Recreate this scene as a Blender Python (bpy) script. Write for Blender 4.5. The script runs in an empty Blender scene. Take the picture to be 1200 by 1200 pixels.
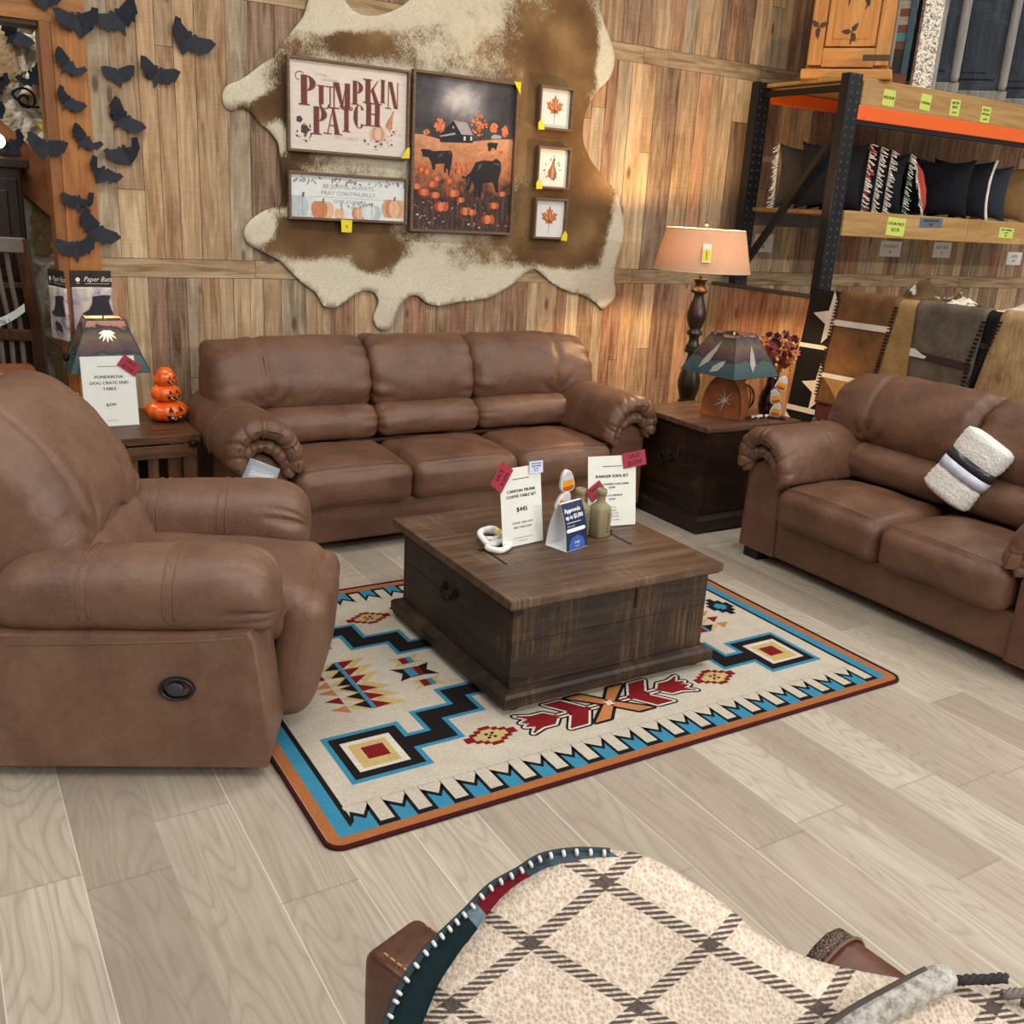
import bpy, bmesh, math, random
from mathutils import Vector, Matrix, noise
from mathutils.geometry import tessellate_polygon

S = bpy.context.scene
C = bpy.context.scene.collection
PI = math.pi
R = math.radians

# ------------------------------------------------------------------ camera
cam_d = bpy.data.cameras.new('camera')
cam = bpy.data.objects.new('camera', cam_d)
C.objects.link(cam)
S.camera = cam
cam_d.sensor_width = 36.0
cam_d.sensor_fit = 'HORIZONTAL'
cam_d.lens = 36.0 * 1128.03 / 1200.0
cam_d.clip_start = 0.05
CAM_PITCH, CAM_ROLL, CAM_YAW = R(17.62094412), R(3.38357358), R(31.9237269)
def camera_matrix():
    cp, sp = math.cos(CAM_PITCH), math.sin(CAM_PITCH)
    fw = Vector((math.sin(CAM_YAW) * cp, math.cos(CAM_YAW) * cp, -sp))
    rt = fw.cross(Vector((0, 0, 1))).normalized()
    up = rt.cross(fw)
    c, s = math.cos(CAM_ROLL), math.sin(CAM_ROLL)
    r2 = c * rt + s * up
    u2 = -s * rt + c * up
    m = Matrix((r2, u2, -fw)).transposed().to_4x4()
    m.translation = Vector((0, 0, 1.65))
    return m
cam.matrix_world = camera_matrix()

# ------------------------------------------------------------------ world, lights, exposure
S.view_settings.view_transform = 'Standard'
S.view_settings.look = 'None'
S.view_settings.exposure = 0.0
S.view_settings.gamma = 1.0
S.view_settings.use_curve_mapping = False
wd = bpy.data.worlds.new('shop_ambient')
S.world = wd
wd.use_nodes = True
bg = wd.node_tree.nodes['Background']
bg.inputs[0].default_value = (1.0, 0.97, 0.93, 1)
bg.inputs[1].default_value = 0.30

def area(name, loc, sx, sy, power, col=(1, .97, .92), rz=0):
    d = bpy.data.lights.new(name, 'AREA')
    d.shape = 'RECTANGLE'; d.size = sx; d.size_y = sy
    d.energy = power; d.color = col
    o = bpy.data.objects.new(name, d)
    o.location = loc; o.rotation_euler = (0, 0, rz)
    C.objects.link(o)
    return o
# the shop's rows of ceiling strip lights, out of frame; the last ones are added fill
area('ceiling_strip_light', (0.6, 2.9, 4.6), 2.6, .35, 52)
area('ceiling_strip_light.001', (3.6, 2.9, 4.6), 2.6, .35, 52)
area('ceiling_strip_light.002', (6.8, 2.4, 4.6), 2.6, .35, 48)
area('ceiling_strip_light.003', (0.8, -.8, 4.6), 2.6, .35, 68)
area('ceiling_strip_light.004', (4.2, -.8, 4.6), 2.6, .35, 68)
area('ceiling_strip_light.005', (-2.6, 1.6, 4.6), 2.6, .35, 60)
area('ceiling_strip_light.006', (1.6, -4.4, 4.6), 2.6, .35, 120)
area('ceiling_strip_light.007', (5.6, -4.4, 4.6), 2.6, .35, 160)
area('front_fill_left', (0.5, -9.5, 4.8), 2.6, .35, 480)  # unseen low-angle fill from far in front, added to lift the back wall
area('front_fill_right', (6.5, -9.5, 4.6), 2.6, .35, 1500)  # second unseen front fill, added strong to brighten the wall behind the rack
area('opening_fill_light', (.1, 5.80, 3.3), .9, .25, 26)  # unseen fill added above the opening to brighten the stone beyond
area('side_fill_light', (9.6, .2, 4.6), 2.6, .35, 110)  # unseen fill added at the right for the dim wall around the rack

# ------------------------------------------------------------------ material helpers
def lin(h):
    if isinstance(h, (tuple, list)):
        return tuple(h[:3]) + (1,)
    h = h.lstrip('#')
    o = []
    for i in (0, 2, 4):
        c = int(h[i:i + 2], 16) / 255
        o.append(c / 12.92 if c <= .04045 else ((c + .055) / 1.055) ** 2.4)
    return tuple(o) + (1,)

class G:
    """small builder for node materials"""
    def __init__(s, name):
        s.m = bpy.data.materials.new(name); s.m.use_nodes = True
        s.t = s.m.node_tree
        s.b = s.t.nodes['Principled BSDF']
        s.out = s.t.nodes['Material Output']
    def n(s, typ, ins=None, **kw):
        nd = s.t.nodes.new(typ)
        for k, v in kw.items(): setattr(nd, k, v)
        for k, v in (ins or {}).items(): s.put(nd.inputs[k], v)
        return nd
    def put(s, sock, v):
        if isinstance(v, bpy.types.NodeSocket): s.t.links.new(v, sock)
        elif isinstance(v, str): sock.default_value = lin(v)
        else: sock.default_value = v
    def coord(s, which='Object'):
        return s.n('ShaderNodeTexCoord').outputs[which]
    def map(s, vec, scale=(1, 1, 1), loc=(0, 0, 0), rot=(0, 0, 0)):
        return s.n('ShaderNodeMapping', {'Vector': vec, 'Scale': scale, 'Location': loc, 'Rotation': rot}).outputs[0]
    def noise(s, vec, scale=5, detail=3, rough=.5, dist=0, out='Fac'):
        return s.n('ShaderNodeTexNoise', {'Vector': vec, 'Scale': scale, 'Detail': detail, 'Roughness': rough, 'Distortion': dist}).outputs[out]
    def vor(s, vec, scale=5, feature='F1', out='Distance', rnd=1.0):
        return s.n('ShaderNodeTexVoronoi', {'Vector': vec, 'Scale': scale, 'Randomness': rnd}, feature=feature).outputs[out]
    def ramp(s, fac, stops, interp='LINEAR'):
        nd = s.n('ShaderNodeValToRGB', {'Fac': fac}); r = nd.color_ramp; r.interpolation = interp
        while len(r.elements) < len(stops): r.elements.new(.5)
        for e, (p, c) in zip(r.elements, stops):
            e.position = p
            e.color = lin(c) if isinstance(c, (str, tuple, list)) else (c, c, c, 1)
        return nd.outputs[0]
    def mix(s, fac, a, b, blend='MIX'):
        nd = s.n('ShaderNodeMix', data_type='RGBA', blend_type=blend)
        s.put(nd.inputs[0], fac); s.put(nd.inputs[6], a); s.put(nd.inputs[7], b)
        return nd.outputs[2]
    def math(s, op, a, b=0.0, c=0.0):
        nd = s.n('ShaderNodeMath', operation=op)
        s.put(nd.inputs[0], a); s.put(nd.inputs[1], b); s.put(nd.inputs[2], c)
        return nd.outputs[0]
    def vec(s, op, a, b=(0, 0, 0)):
        nd = s.n('ShaderNodeVectorMath', operation=op)
        s.put(nd.inputs[0], a); s.put(nd.inputs[1], b)
        return nd.outputs[0]
    def sep(s, v):
        return s.n('ShaderNodeSeparateXYZ', {0: v}).outputs
    def comb(s, x=0., y=0., z=0.):
        return s.n('ShaderNodeCombineXYZ', {0: x, 1: y, 2: z}).outputs[0]
    def attr(s, name, out='Fac'):
        return s.n('ShaderNodeAttribute', attribute_name=name).outputs[out]
    def bump(s, h, strength=.3, dist=.01):
        s.put(s.b.inputs['Normal'], s.n('ShaderNodeBump', {'Height': h, 'Strength': strength, 'Distance': dist}).outputs[0])
    def fin(s, col=None, rough=None, metal=None, spec=None, **kw):
        if col is not None: s.put(s.b.inputs['Base Color'], col)
        if rough is not None: s.put(s.b.inputs['Roughness'], rough)
        if metal is not None: s.put(s.b.inputs['Metallic'], metal)
        if spec is not None: s.put(s.b.inputs['Specular IOR Level'], spec)
        for k, v in kw.items(): s.put(s.b.inputs[k], v)
        return s.m

_plain = {}
def plain(h, rough=.6, metal=0., var=.10, scale=30, spec=.4):
    """one colour with a faint mottling"""
    key = (h, rough, metal, var, scale, spec)
    if key in _plain: return _plain[key]
    g = G('paint_' + str(h).strip('#'))
    c = lin(h)
    nz = g.noise(g.coord(), scale, 3)
    d = tuple(max(0, x * (1 - var)) for x in c[:3]); e = tuple(min(1, x * (1 + var)) for x in c[:3])
    _plain[key] = g.fin(g.ramp(nz, [(.3, d), (.7, e)]), rough, metal, spec)
    return _plain[key]

# ------------------------------------------------------------------ mesh helpers
def tag(o, label=None, cat=None, group=None, kind=None):
    if label: o['label'] = label
    if cat: o['category'] = cat
    if group: o['group'] = group
    if kind: o['kind'] = kind
    return o

def thing(name, label, cat, loc=(0, 0, 0), rz=0, group=None, rot=None):
    o = bpy.data.objects.new(name, None)
    o.empty_display_size = .05
    C.objects.link(o)
    o.location = loc
    o.rotation_euler = rot if rot else (0, 0, rz)
    return tag(o, label, cat, group)

def obj(name, bm, mats, parent=None, smooth=False, loc=(0, 0, 0), rot=(0, 0, 0), auto=None):
    bmesh.ops.recalc_face_normals(bm, faces=bm.faces)
    me = bpy.data.meshes.new(name)
    bm.to_mesh(me); bm.free()
    for m in (mats if isinstance(mats, (list, tuple)) else [mats]): me.materials.append(m)
    if smooth:
        for p in me.polygons: p.use_smooth = True
    o = bpy.data.objects.new(name, me)
    C.objects.link(o)
    o.location = loc; o.rotation_euler = rot
    if parent: o.parent = parent
    if auto is not None:
        for p in me.polygons: p.use_smooth = True
        try: me.set_sharp_from_angle(angle=R(auto))
        except Exception: pass
    return o

def NB(): return bmesh.new()

def setmi(faces, mi):
    for f in faces: f.material_index = mi

def box(bm, c, s, mi=0, bev=0, M=None, seg=2):
    r = bmesh.ops.create_cube(bm, size=1.0)
    vs = r['verts']
    bmesh.ops.scale(bm, vec=s, verts=vs)
    if bev > 0:
        es = list({e for v in vs for e in v.link_edges})
        rb = bmesh.ops.bevel(bm, geom=es, offset=min(bev, min(s) * .49), segments=seg, affect='EDGES', profile=.6)
        vs = list({v for f in rb['faces'] for v in f.verts} | {v for v in vs if v.is_valid})
        allv = set(vs)
        for v in list(vs):
            for e in v.link_edges: allv.add(e.other_vert(v))
        vs = list(allv)
    bmesh.ops.translate(bm, vec=c, verts=vs)
    if M is not None: bmesh.ops.transform(bm, matrix=M, verts=vs)
    setmi({f for v in vs for f in v.link_faces}, mi)
    return vs

def loft(bm, rings, closed=True, cap=True, mi=0):
    vr = [[bm.verts.new(p) for p in r] for r in rings]
    k = len(vr[0]); fs = []
    for a, b in zip(vr, vr[1:]):
        for i in range(k if closed else k - 1):
            j = (i + 1) % k
            try: fs.append(bm.faces.new((a[i], a[j], b[j], b[i])))
            except ValueError: pass
    if cap and closed:
        for r, rev in ((vr[0], True), (vr[-1], False)):
            try: fs.append(bm.faces.new(list(reversed(r)) if rev else r))
            except ValueError: pass
    setmi(fs, mi)
    return vr

def lathe(bm, prof, seg=24, c=(0, 0, 0), mi=0, cap=True, M=None):
    rings = []
    for r, z in prof:
        rg = []
        for i in range(seg):
            a = 2 * PI * i / seg
            p = Vector((c[0] + r * math.cos(a), c[1] + r * math.sin(a), c[2] + z))
            rg.append(M @ p if M is not None else p)
        rings.append(rg)
    return loft(bm, rings, True, cap, mi)

def tube(bm, pts, r, seg=8, mi=0, closed=False, cap=True):
    pts = [Vector(p) for p in pts]
    n = len(pts); rings = []
    prev = None
    for i, p in enumerate(pts):
        if closed: t = pts[(i + 1) % n] - pts[i - 1]
        else: t = pts[min(i + 1, n - 1)] - pts[max(i - 1, 0)]
        if t.length < 1e-9: t = Vector((0, 0, 1))
        t.normalize()
        if prev is None:
            a = Vector((0, 0, 1)) if abs(t.z) < .9 else Vector((1, 0, 0))
            u = t.cross(a).normalized()
        else:
            u = (prev - t * prev.dot(t))
            u = u.normalized() if u.length > 1e-6 else t.orthogonal().normalized()
        prev = u
        w = t.cross(u)
        rr = r[i] if isinstance(r, (list, tuple)) else r
        rings.append([p + (u * math.cos(2 * PI * k / seg) + w * math.sin(2 * PI * k / seg)) * rr for k in range(seg)])
    if closed: rings.append(rings[0])
    loft(bm, rings, True, cap and not closed, mi)

def prism(bm, poly, d0, d1, axis='y', mi=0, M=None):
    """extrude a 2-D outline (u,v) from d0 to d1 along axis; axis y: (u,d,v); z: (u,v,d); x: (d,u,v)"""
    f = {'y': lambda u, v, d: Vector((u, d, v)), 'z': lambda u, v, d: Vector((u, v, d)), 'x': lambda u, v, d: Vector((d, u, v))}[axis]
    a = [f(u, v, d0) for u, v in poly]; b = [f(u, v, d1) for u, v in poly]
    if M is not None: a = [M @ p for p in a]; b = [M @ p for p in b]
    return loft(bm, [a, b], True, True, mi)

def crv(pts, k=8, closed=True):
    """Catmull-Rom through pts"""
    n = len(pts); out = []
    P = [Vector(p) for p in pts]
    for i in range(n if closed else n - 1):
        if closed: a, b, c, d = P[i - 1], P[i], P[(i + 1) % n], P[(i + 2) % n]
        else: a, b, c, d = P[max(i - 1, 0)], P[i], P[i + 1], P[min(i + 2, n - 1)]
        for j in range(k):
            t = j / k
            out.append(.5 * ((2 * b) + (-a + c) * t + (2 * a - 5 * b + 4 * c - d) * t * t + (-a + 3 * b - 3 * c + d) * t ** 3))
    if not closed: out.append(P[-1])
    return out

def sup(a, b, e=2.6, k=40, c=(0, 0)):
    o = []
    for i in range(k):
        t = 2 * PI * i / k
        ct, st = math.cos(t), math.sin(t)
        o.append((c[0] + a * math.copysign(abs(ct) ** (2 / e), ct), c[1] + b * math.copysign(abs(st) ** (2 / e), st)))
    return o

def fbm(p, sc=1.0, off=0.0):
    return noise.noise(Vector((p[0] * sc + off, p[1] * sc - off, p[2] * sc + off * .7)))

def roll(bm, prof, L, r=.06, n=22, axis='x', c=(0, 0, 0), disp=None, endk=6, mi=0, dome=.01, caps=3):
    """stuffed roll: closed profile swept along an axis with rounded, slightly domed ends"""
    us = [p[0] for p in prof]; vs = [p[1] for p in prof]
    cu, cv = (max(us) + min(us)) / 2, (max(vs) + min(vs)) / 2
    hu, hv = (max(us) - min(us)) / 2, (max(vs) - min(vs)) / 2
    st = []
    for k in range(caps): st.append((-L / 2 - dome * (1 - (k / caps) ** 2), None, .04 + .96 * k / caps))
    for k in range(endk):
        a = PI / 2 * (1 - k / endk)
        st.append((-L / 2 + r * (1 - math.sin(a)), r * (1 - math.cos(a)), 1))
    for k in range(n + 1): st.append((-L / 2 + r + (L - 2 * r) * k / n, 0, 1))
    st2 = [(-w, i, s) for w, i, s in reversed(st[:caps + endk])]
    st += st2
    rings = []
    for w, ins, sc in st:
        if ins is None: ins = r
        fu = max(.05, 1 - ins / hu) * sc; fv = max(.05, 1 - ins / hv) * sc
        rg = []
        for i, (u, v) in enumerate(prof):
            uu, vv = cu + (u - cu) * fu, cv + (v - cv) * fv
            if disp:
                d = disp(w, i / len(prof), uu, vv, sc)
                du, dv = (u - cu) / hu, (v - cv) / hv
                l = math.hypot(du, dv) or 1
                uu += du / l * d; vv += dv / l * d
            if axis == 'x': p = (w, uu, vv)
            elif axis == 'y': p = (uu, w, vv)
            else: p = (uu, vv, w)
            rg.append(Vector(p) + Vector(c))
        rings.append(rg)
    loft(bm, rings, True, True, mi)

def rbox(bm, c, h, r=.05, n=10, crown=(0, 0, 0), wr=0., wsc=8., M=None, mi=0, shear=None):
    """puffy box: half sizes h, corner radius r, crown bulges each pair of faces"""
    r = min(r, min(h) * .98)
    start = len(bm.verts)
    vmap = {}
    def vert(p):
        key = tuple(round(x, 5) for x in p)
        if key in vmap: return vmap[key]
        q = Vector((p[0] * h[0], p[1] * h[1], p[2] * h[2]))
        inn = Vector([max(-(h[i] - r), min(h[i] - r, q[i])) for i in range(3)])
        d = q - inn
        # keep samples spread over the rounded zone
        if d.length > 1e-9:
            q2 = inn + d.normalized() * r
        else: q2 = q
        nrm = (q2 - inn).normalized() if d.length > 1e-9 else Vector(p).normalized()
        cr = Vector((crown[0] * p[0] * max(0, (1 - p[1] ** 2) * (1 - p[2] ** 2)),
                     crown[1] * p[1] * max(0, (1 - p[0] ** 2) * (1 - p[2] ** 2)),
                     crown[2] * p[2] * max(0, (1 - p[0] ** 2) * (1 - p[1] ** 2))))
        q2 = q2 + cr
        if wr: q2 = q2 + nrm * wr * fbm(q2 + Vector(c), wsc)
        if shear: q2 = shear(q2)
        q2 = q2 + Vector(c)
        if M is not None: q2 = M @ q2
        vmap[key] = bm.verts.new(q2)
        return vmap[key]
    # sample positions with extra density near the edges
    def samples(half):
        e = r / half
        k = 4
        s = [-1 + e * (1 - math.cos(PI / 2 * i / k)) for i in range(k)]
        inner = [-1 + e + (2 - 2 * e) * i / n for i in range(n + 1)]
        return s + inner + [-x for x in reversed(s)]
    sx, sy, sz = samples(h[0]), samples(h[1]), samples(h[2])
    fs = []
    def grid(A, B, f):
        for i in range(len(A) - 1):
            for j in range(len(B) - 1):
                q = [f(A[i], B[j]), f(A[i + 1], B[j]), f(A[i + 1], B[j + 1]), f(A[i], B[j + 1])]
                try: fs.append(bm.faces.new([vert(p) for p in q]))
                except ValueError: pass
    for s in (-1, 1):
        grid(sy, sz, lambda a, b: (s, a, b))
        grid(sx, sz, lambda a, b: (a, s, b))
        grid(sx, sy, lambda a, b: (a, b, s))
    setmi(fs, mi)

def quad(bm, pts, mi=0):
    f = bm.faces.new([bm.verts.new(p) for p in pts]); f.material_index = mi
    return f

def flat(bm, poly, d, mi=0, f=None):
    """flat polygon of (u,v) standing in the x-z plane at y=-d (or mapped by f)"""
    f = f or (lambda u, v, d: (u, -d, v))
    vs = [bm.verts.new(f(u, v, d)) for u, v in poly]
    for t in tessellate_polygon([[Vector((u, v, 0)) for u, v in poly]]):
        (ax, ay), (bx, by), (cx_, cy_) = (poly[i] for i in t)
        if abs((bx - ax) * (cy_ - ay) - (by - ay) * (cx_ - ax)) < 1e-9: continue
        try: bm.faces.new([vs[i] for i in t]).material_index = mi
        except ValueError: pass

def ell(cx, cy, a, b=None, k=16, rot=0.):
    b = b or a
    return [(cx + a * math.cos(t) * math.cos(rot) - b * math.sin(t) * math.sin(rot),
             cy + a * math.cos(t) * math.sin(rot) + b * math.sin(t) * math.cos(rot)) for t in [2 * PI * i / k for i in range(k)]]

def write(bm, body, size, x, y, mi=0, d=.001, align='CENTER', f=None, rot=0., bold=0., sx=1.0, shear=0.):
    """lettering: a font outline turned into flat faces inside bm"""
    cu = bpy.data.curves.new('lettering', 'FONT')
    cu.body = body; cu.size = size; cu.align_x = align; cu.align_y = 'CENTER'
    cu.resolution_u = 2; cu.shear = shear
    o = bpy.data.objects.new('lettering', cu)
    me = bpy.data.meshes.new_from_object(o)
    f = f or (lambda u, v, d: (u, -d, v))
    c, s = math.cos(rot), math.sin(rot)
    for k, ox in enumerate((-bold, bold) if bold else (0,)):
        vs = []
        for v in me.vertices:
            px, py = v.co.x * sx + ox, v.co.y
            vs.append(bm.verts.new(f(x + px * c - py * s, y + px * s + py * c, d + k * .00012)))
        for p in me.polygons:
            try: bm.faces.new([vs[i] for i in p.vertices]).material_index = mi
            except ValueError: pass
    bpy.data.objects.remove(o); bpy.data.curves.remove(cu); bpy.data.meshes.remove(me)

def rectp(x0, y0, x1, y1): return [(x0, y0), (x1, y0), (x1, y1), (x0, y1)]

def dup(root, loc=None, rz=None, label=None):
    r = root.copy(); C.objects.link(r)
    if loc is not None: r.location = loc
    if rz is not None: r.rotation_euler = (root.rotation_euler[0], root.rotation_euler[1], rz)
    if label: r['label'] = label
    for ch in list(root.children):
        c = ch.copy(); C.objects.link(c); c.parent = r
        for g in list(ch.children):
            d = g.copy(); C.objects.link(d); d.parent = c
    return r
# ------------------------------------------------------------------ materials
def leather_mat(name, a, b, rough=.42, grain=420):
    g = G(name)
    co = g.coord()
    big = g.noise(co, 5, 4, .6)
    fine = g.noise(co, 38, 3, .6)
    f = g.math('ADD', g.math('MULTIPLY', big, .75), g.math('MULTIPLY', fine, .25))
    col = g.ramp(f, [(.32, a), (.68, b)])
    pores = g.vor(co, grain, 'F1')
    creases = g.noise(co, 55, 4, .65)
    h = g.math('ADD', g.math('MULTIPLY', pores, .35), g.math('MULTIPLY', creases, .9))
    wr = g.vor(g.map(g.vec('ADD', co, g.vec('MULTIPLY', g.noise(co, 9, 3, .6, 0, 'Color'), (.16, .16, .16))), (1, 1, .6)), 7.5, 'DISTANCE_TO_EDGE')
    h = g.math('ADD', h, g.math('MULTIPLY', g.ramp(wr, [(0., 0.), (.07, 1.)]), .5))
    g.bump(h, .28, .004)
    g.put(g.b.inputs['Roughness'], g.math('ADD', g.math('MULTIPLY', big, .25), rough - .1))
    return g.fin(col, None, 0, .42)
M_LEATHER = leather_mat('brown_leather', '#573b2c', '#765440')
M_LEATHER_REC = leather_mat('taupe_brown_leather', '#5f4336', '#7c5d4a')
M_LEATHER_DARK = leather_mat('dark_saddle_leather', '#452a20', '#6b4434', .32)
M_LEATHER_RED = leather_mat('cognac_leather', '#6d3a22', '#8d5233', .35)
M_STITCH = plain('#765742', .7)
M_BLACK = plain('#0d0d0f', .45, 0, .2)
M_IRON = plain('#191513', .5, .6, .2)
M_FOOT = plain('#121116', .5)

def wood_mat(name, dark, mid, light, axis='x', rough=.55, scale=1.0, knots=True, worn=None, bump=.25):
    """grain stretched along one object axis"""
    g = G(name)
    co = g.coord()
    k = {'x': (1.2, 14, 14), 'y': (14, 1.2, 14), 'z': (14, 14, 1.2)}[axis]
    v = g.map(co, tuple(q * scale for q in k))
    n1 = g.noise(v, 2.2, 5, .6, .6)
    n2 = g.noise(g.map(co, tuple(q * scale * 3 for q in k)), 4, 3, .7)
    f = g.math('ADD', g.math('MULTIPLY', n1, .7), g.math('MULTIPLY', n2, .3))
    col = g.ramp(f, [(.30, dark), (.5, mid), (.70, light)])
    if worn:
        w = g.noise(co, 3.2, 4, .65)
        saw = g.noise(g.map(co, {'x': (60, 3, 3), 'y': (3, 60, 3), 'z': (3, 3, 60)}[axis]), 2, 2)
        m = g.math('MULTIPLY', g.ramp(w, [(.48, 0.), (.68, 1.)]), g.ramp(saw, [(.42, 0.), (.62, 1.)]))
        col = g.mix(g.math('MULTIPLY', m, .75), col, worn)
    g.bump(f, bump, .006)
    return g.fin(col, rough, 0, .4)
M_TRUNK = {a: wood_mat('dark_distressed_wood_' + a, '#160e09', '#2b1d15', '#433022', a, .5, 1.0, worn='#694f34') for a in 'xyz'}
M_TRUNK_TOP = wood_mat('worn_trunk_lid_wood', '#33241a', '#533c2c', '#745a46', 'x', .45, .8, worn='#806853')
M_TRUNK2 = {a: wood_mat('near_black_trunk_wood_' + a, '#100a07', '#24150d', '#3a2214', a, .45, 1.0, worn='#54381f') for a in 'xyz'}
M_TRUNK2_TOP = wood_mat('walnut_trunk_lid', '#3a261d', '#5c4133', '#7d6150', 'x', .32, .8)
M_CRATE = {a: wood_mat('crate_table_wood_' + a, '#25160c', '#4d2f1a', '#70492a', a, .45, 1.0) for a in 'xyz'}
M_PINE = {a: wood_mat('honey_pine_' + a, '#9c5f2a', '#bf813f', '#d09a58', a, .5, .7) for a in 'xz'}
M_FASCIA = wood_mat('raw_lumber_board', '#8a6638', '#a8824e', '#bb9864', 'x', .7, .8)
M_FRAME = wood_mat('grey_brown_frame_wood', '#54402f', '#6f5744', '#846a55', 'x', .6, 2)
M_CASING = wood_mat('orange_brown_casing_wood', '#7a451c', '#a4682f', '#bd8142', 'z', .5, .7)
M_HUTCH = wood_mat('dark_hutch_wood', '#150c07', '#2f1a0e', '#4a2b17', 'z', .4)
M_CHAIRW = wood_mat('carved_chair_wood', '#2a170b', '#4b2b14', '#6d4522', 'z', .4)
M_BLUEWOOD = wood_mat('distressed_blue_black_wood', '#14181f', '#252c37', '#3d4753', 'z', .6, 1.0, worn='#5f6a72')
M_GREYEDGE = wood_mat('weathered_grey_edge_wood', '#5c5955', '#86827c', '#a09c94', 'z', .7)

# reclaimed-board wall: each board carries its own tint and offset
def wall_mat():
    g = G('reclaimed_board_wall')
    co = g.coord()
    pid = g.attr('board_id')
    tint = g.attr('board_tint', 'Color')
    hz = g.attr('board_across')
    s = g.sep(co)
    # swap so the grain runs up the upright boards and along the lying ones
    sxy = g.math('ADD', s[0], s[1])
    u = g.math('ADD', g.math('MULTIPLY', sxy, g.math('SUBTRACT', 1.0, hz)), g.math('MULTIPLY', s[2], hz))
    w = g.math('ADD', g.math('MULTIPLY', s[2], g.math('SUBTRACT', 1.0, hz)), g.math('MULTIPLY', sxy, hz))
    off = g.math('MULTIPLY', pid, 37.0)
    v = g.comb(g.math('MULTIPLY', g.math('ADD', u, off), 1.0), off, w)
    grain = g.noise(g.map(v, (13, 1, 1.1)), 2.2, 5, .6, 1.0)
    fine = g.noise(g.map(v, (120, 1, 3)), 2, 3, .7)
    saw = g.noise(g.map(v, (2, 1, 130)), 1.5, 2, .5)
    f = g.math('ADD', g.math('MULTIPLY', grain, .74), g.math('ADD', g.math('MULTIPLY', fine, .15), g.math('MULTIPLY', saw, .11)))
    dark = g.mix(1.0, tint, (.60, .52, .44, 1), 'MULTIPLY')
    light = g.mix(.26, tint, '#ecd6b0')
    col = g.mix(g.ramp(f, [(.36, 0.), (.62, 1.)]), dark, light)
    # weather stains
    st = g.noise(g.map(v, (3.5, 1, 1.6)), 2.6, 4, .6)
    col = g.mix(g.math('MULTIPLY', g.ramp(st, [(.55, 0.), (.75, 1.)]), .55), col, g.mix(1.0, tint, (.45, .38, .33, 1), 'MULTIPLY'))
    # knots
    kd = g.vor(g.map(v, (9, 1, 3.4)), 1.0, 'F1')
    kn = g.ramp(kd, [(.0, 1.), (.10, .85), (.17, 0.)])
    on = g.ramp(g.vor(g.map(v, (9, 1, 3.4)), 1.0, 'F1', 'Color'), [(.62, 0.), (.66, 1.)])
    col = g.mix(g.math('MULTIPLY', g.math('MULTIPLY', kn, on), .75), col, '#4a2d17')
    g.bump(f, .2, .004)
    return g.fin(col, .62, 0, .3)
M_WALL = wall_mat()

def floor_mat():
    g = G('greige_plank_floor')
    co = g.coord(); s = g.sep(co)
    W, L = .2016, 1.24
    xs = g.math('DIVIDE', g.math('SUBTRACT', s[0], .193), W)
    row = g.math('FLOOR', xs); fx = g.math('FRACT', xs)
    wn = g.n('ShaderNodeTexWhiteNoise', {'W': row}, noise_dimensions='1D').outputs['Value']
    ys = g.math('ADD', g.math('DIVIDE', s[1], L), g.math('MULTIPLY', wn, 7.3))
    col_i = g.math('FLOOR', ys); fy = g.math('FRACT', ys)
    pid = g.n('ShaderNodeTexWhiteNoise', {'Vector': g.comb(row, col_i, 0.)}, noise_dimensions='2D').outputs['Value']
    v = g.comb(g.math('ADD', s[0], g.math('MULTIPLY', pid, 23.)), g.math('ADD', s[1], g.math('MULTIPLY', pid, 41.)), g.math('MULTIPLY', pid, 9.))
    cath = g.noise(g.map(v, (5.2, .75, 1)), 1.0, 2, .45, .35)
    rings = g.math('FRACT', g.math('MULTIPLY', cath, 24.0))
    rline = g.ramp(rings, [(0., 1.), (.16, .35), (.5, 0.), (.84, .25), (1., 1.)])
    gr = g.noise(g.map(v, (55, 1.5, 1)), 1.6, 4, .65)
    soft = g.noise(g.map(v, (9, .6, 1)), 1.3, 3, .5)
    base = g.ramp(g.math('ADD', g.math('MULTIPLY', pid, .55), g.math('MULTIPLY', soft, .45)), [(.15, '#9d9080'), (.5, '#b2a695'), (.85, '#c6bcaa')])
    col = g.mix(g.math('MULTIPLY', rline, .42), base, '#857768')
    col = g.mix(g.math('MULTIPLY', g.ramp(gr, [(.38, 1.), (.6, 0.)]), .30), col, '#8d7f70')
    # bevelled seams: a pale edge along the boards, darker butt joints
    sx = g.ramp(fx, [(0., 1.), (.022, 0.), (.985, 0.), (1., 1.)])
    some = g.n('ShaderNodeTexWhiteNoise', {'W': g.math('ADD', row, 11.)}, noise_dimensions='1D').outputs['Value']
    col = g.mix(g.math('MULTIPLY', sx, g.math('MULTIPLY', g.math('GREATER_THAN', some, .55), .8)), col, '#e6e0d4')
    sy = g.ramp(fy, [(0., 1.), (.003, 0.), (.997, 0.), (1., 1.)])
    col = g.mix(g.math('MULTIPLY', sy, .5), col, '#75695c')
    g.bump(g.math('ADD', gr, g.math('MULTIPLY', sx, -.6)), .08, .003)
    return g.fin(col, .5, 0, .35)
M_FLOOR = floor_mat()

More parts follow.
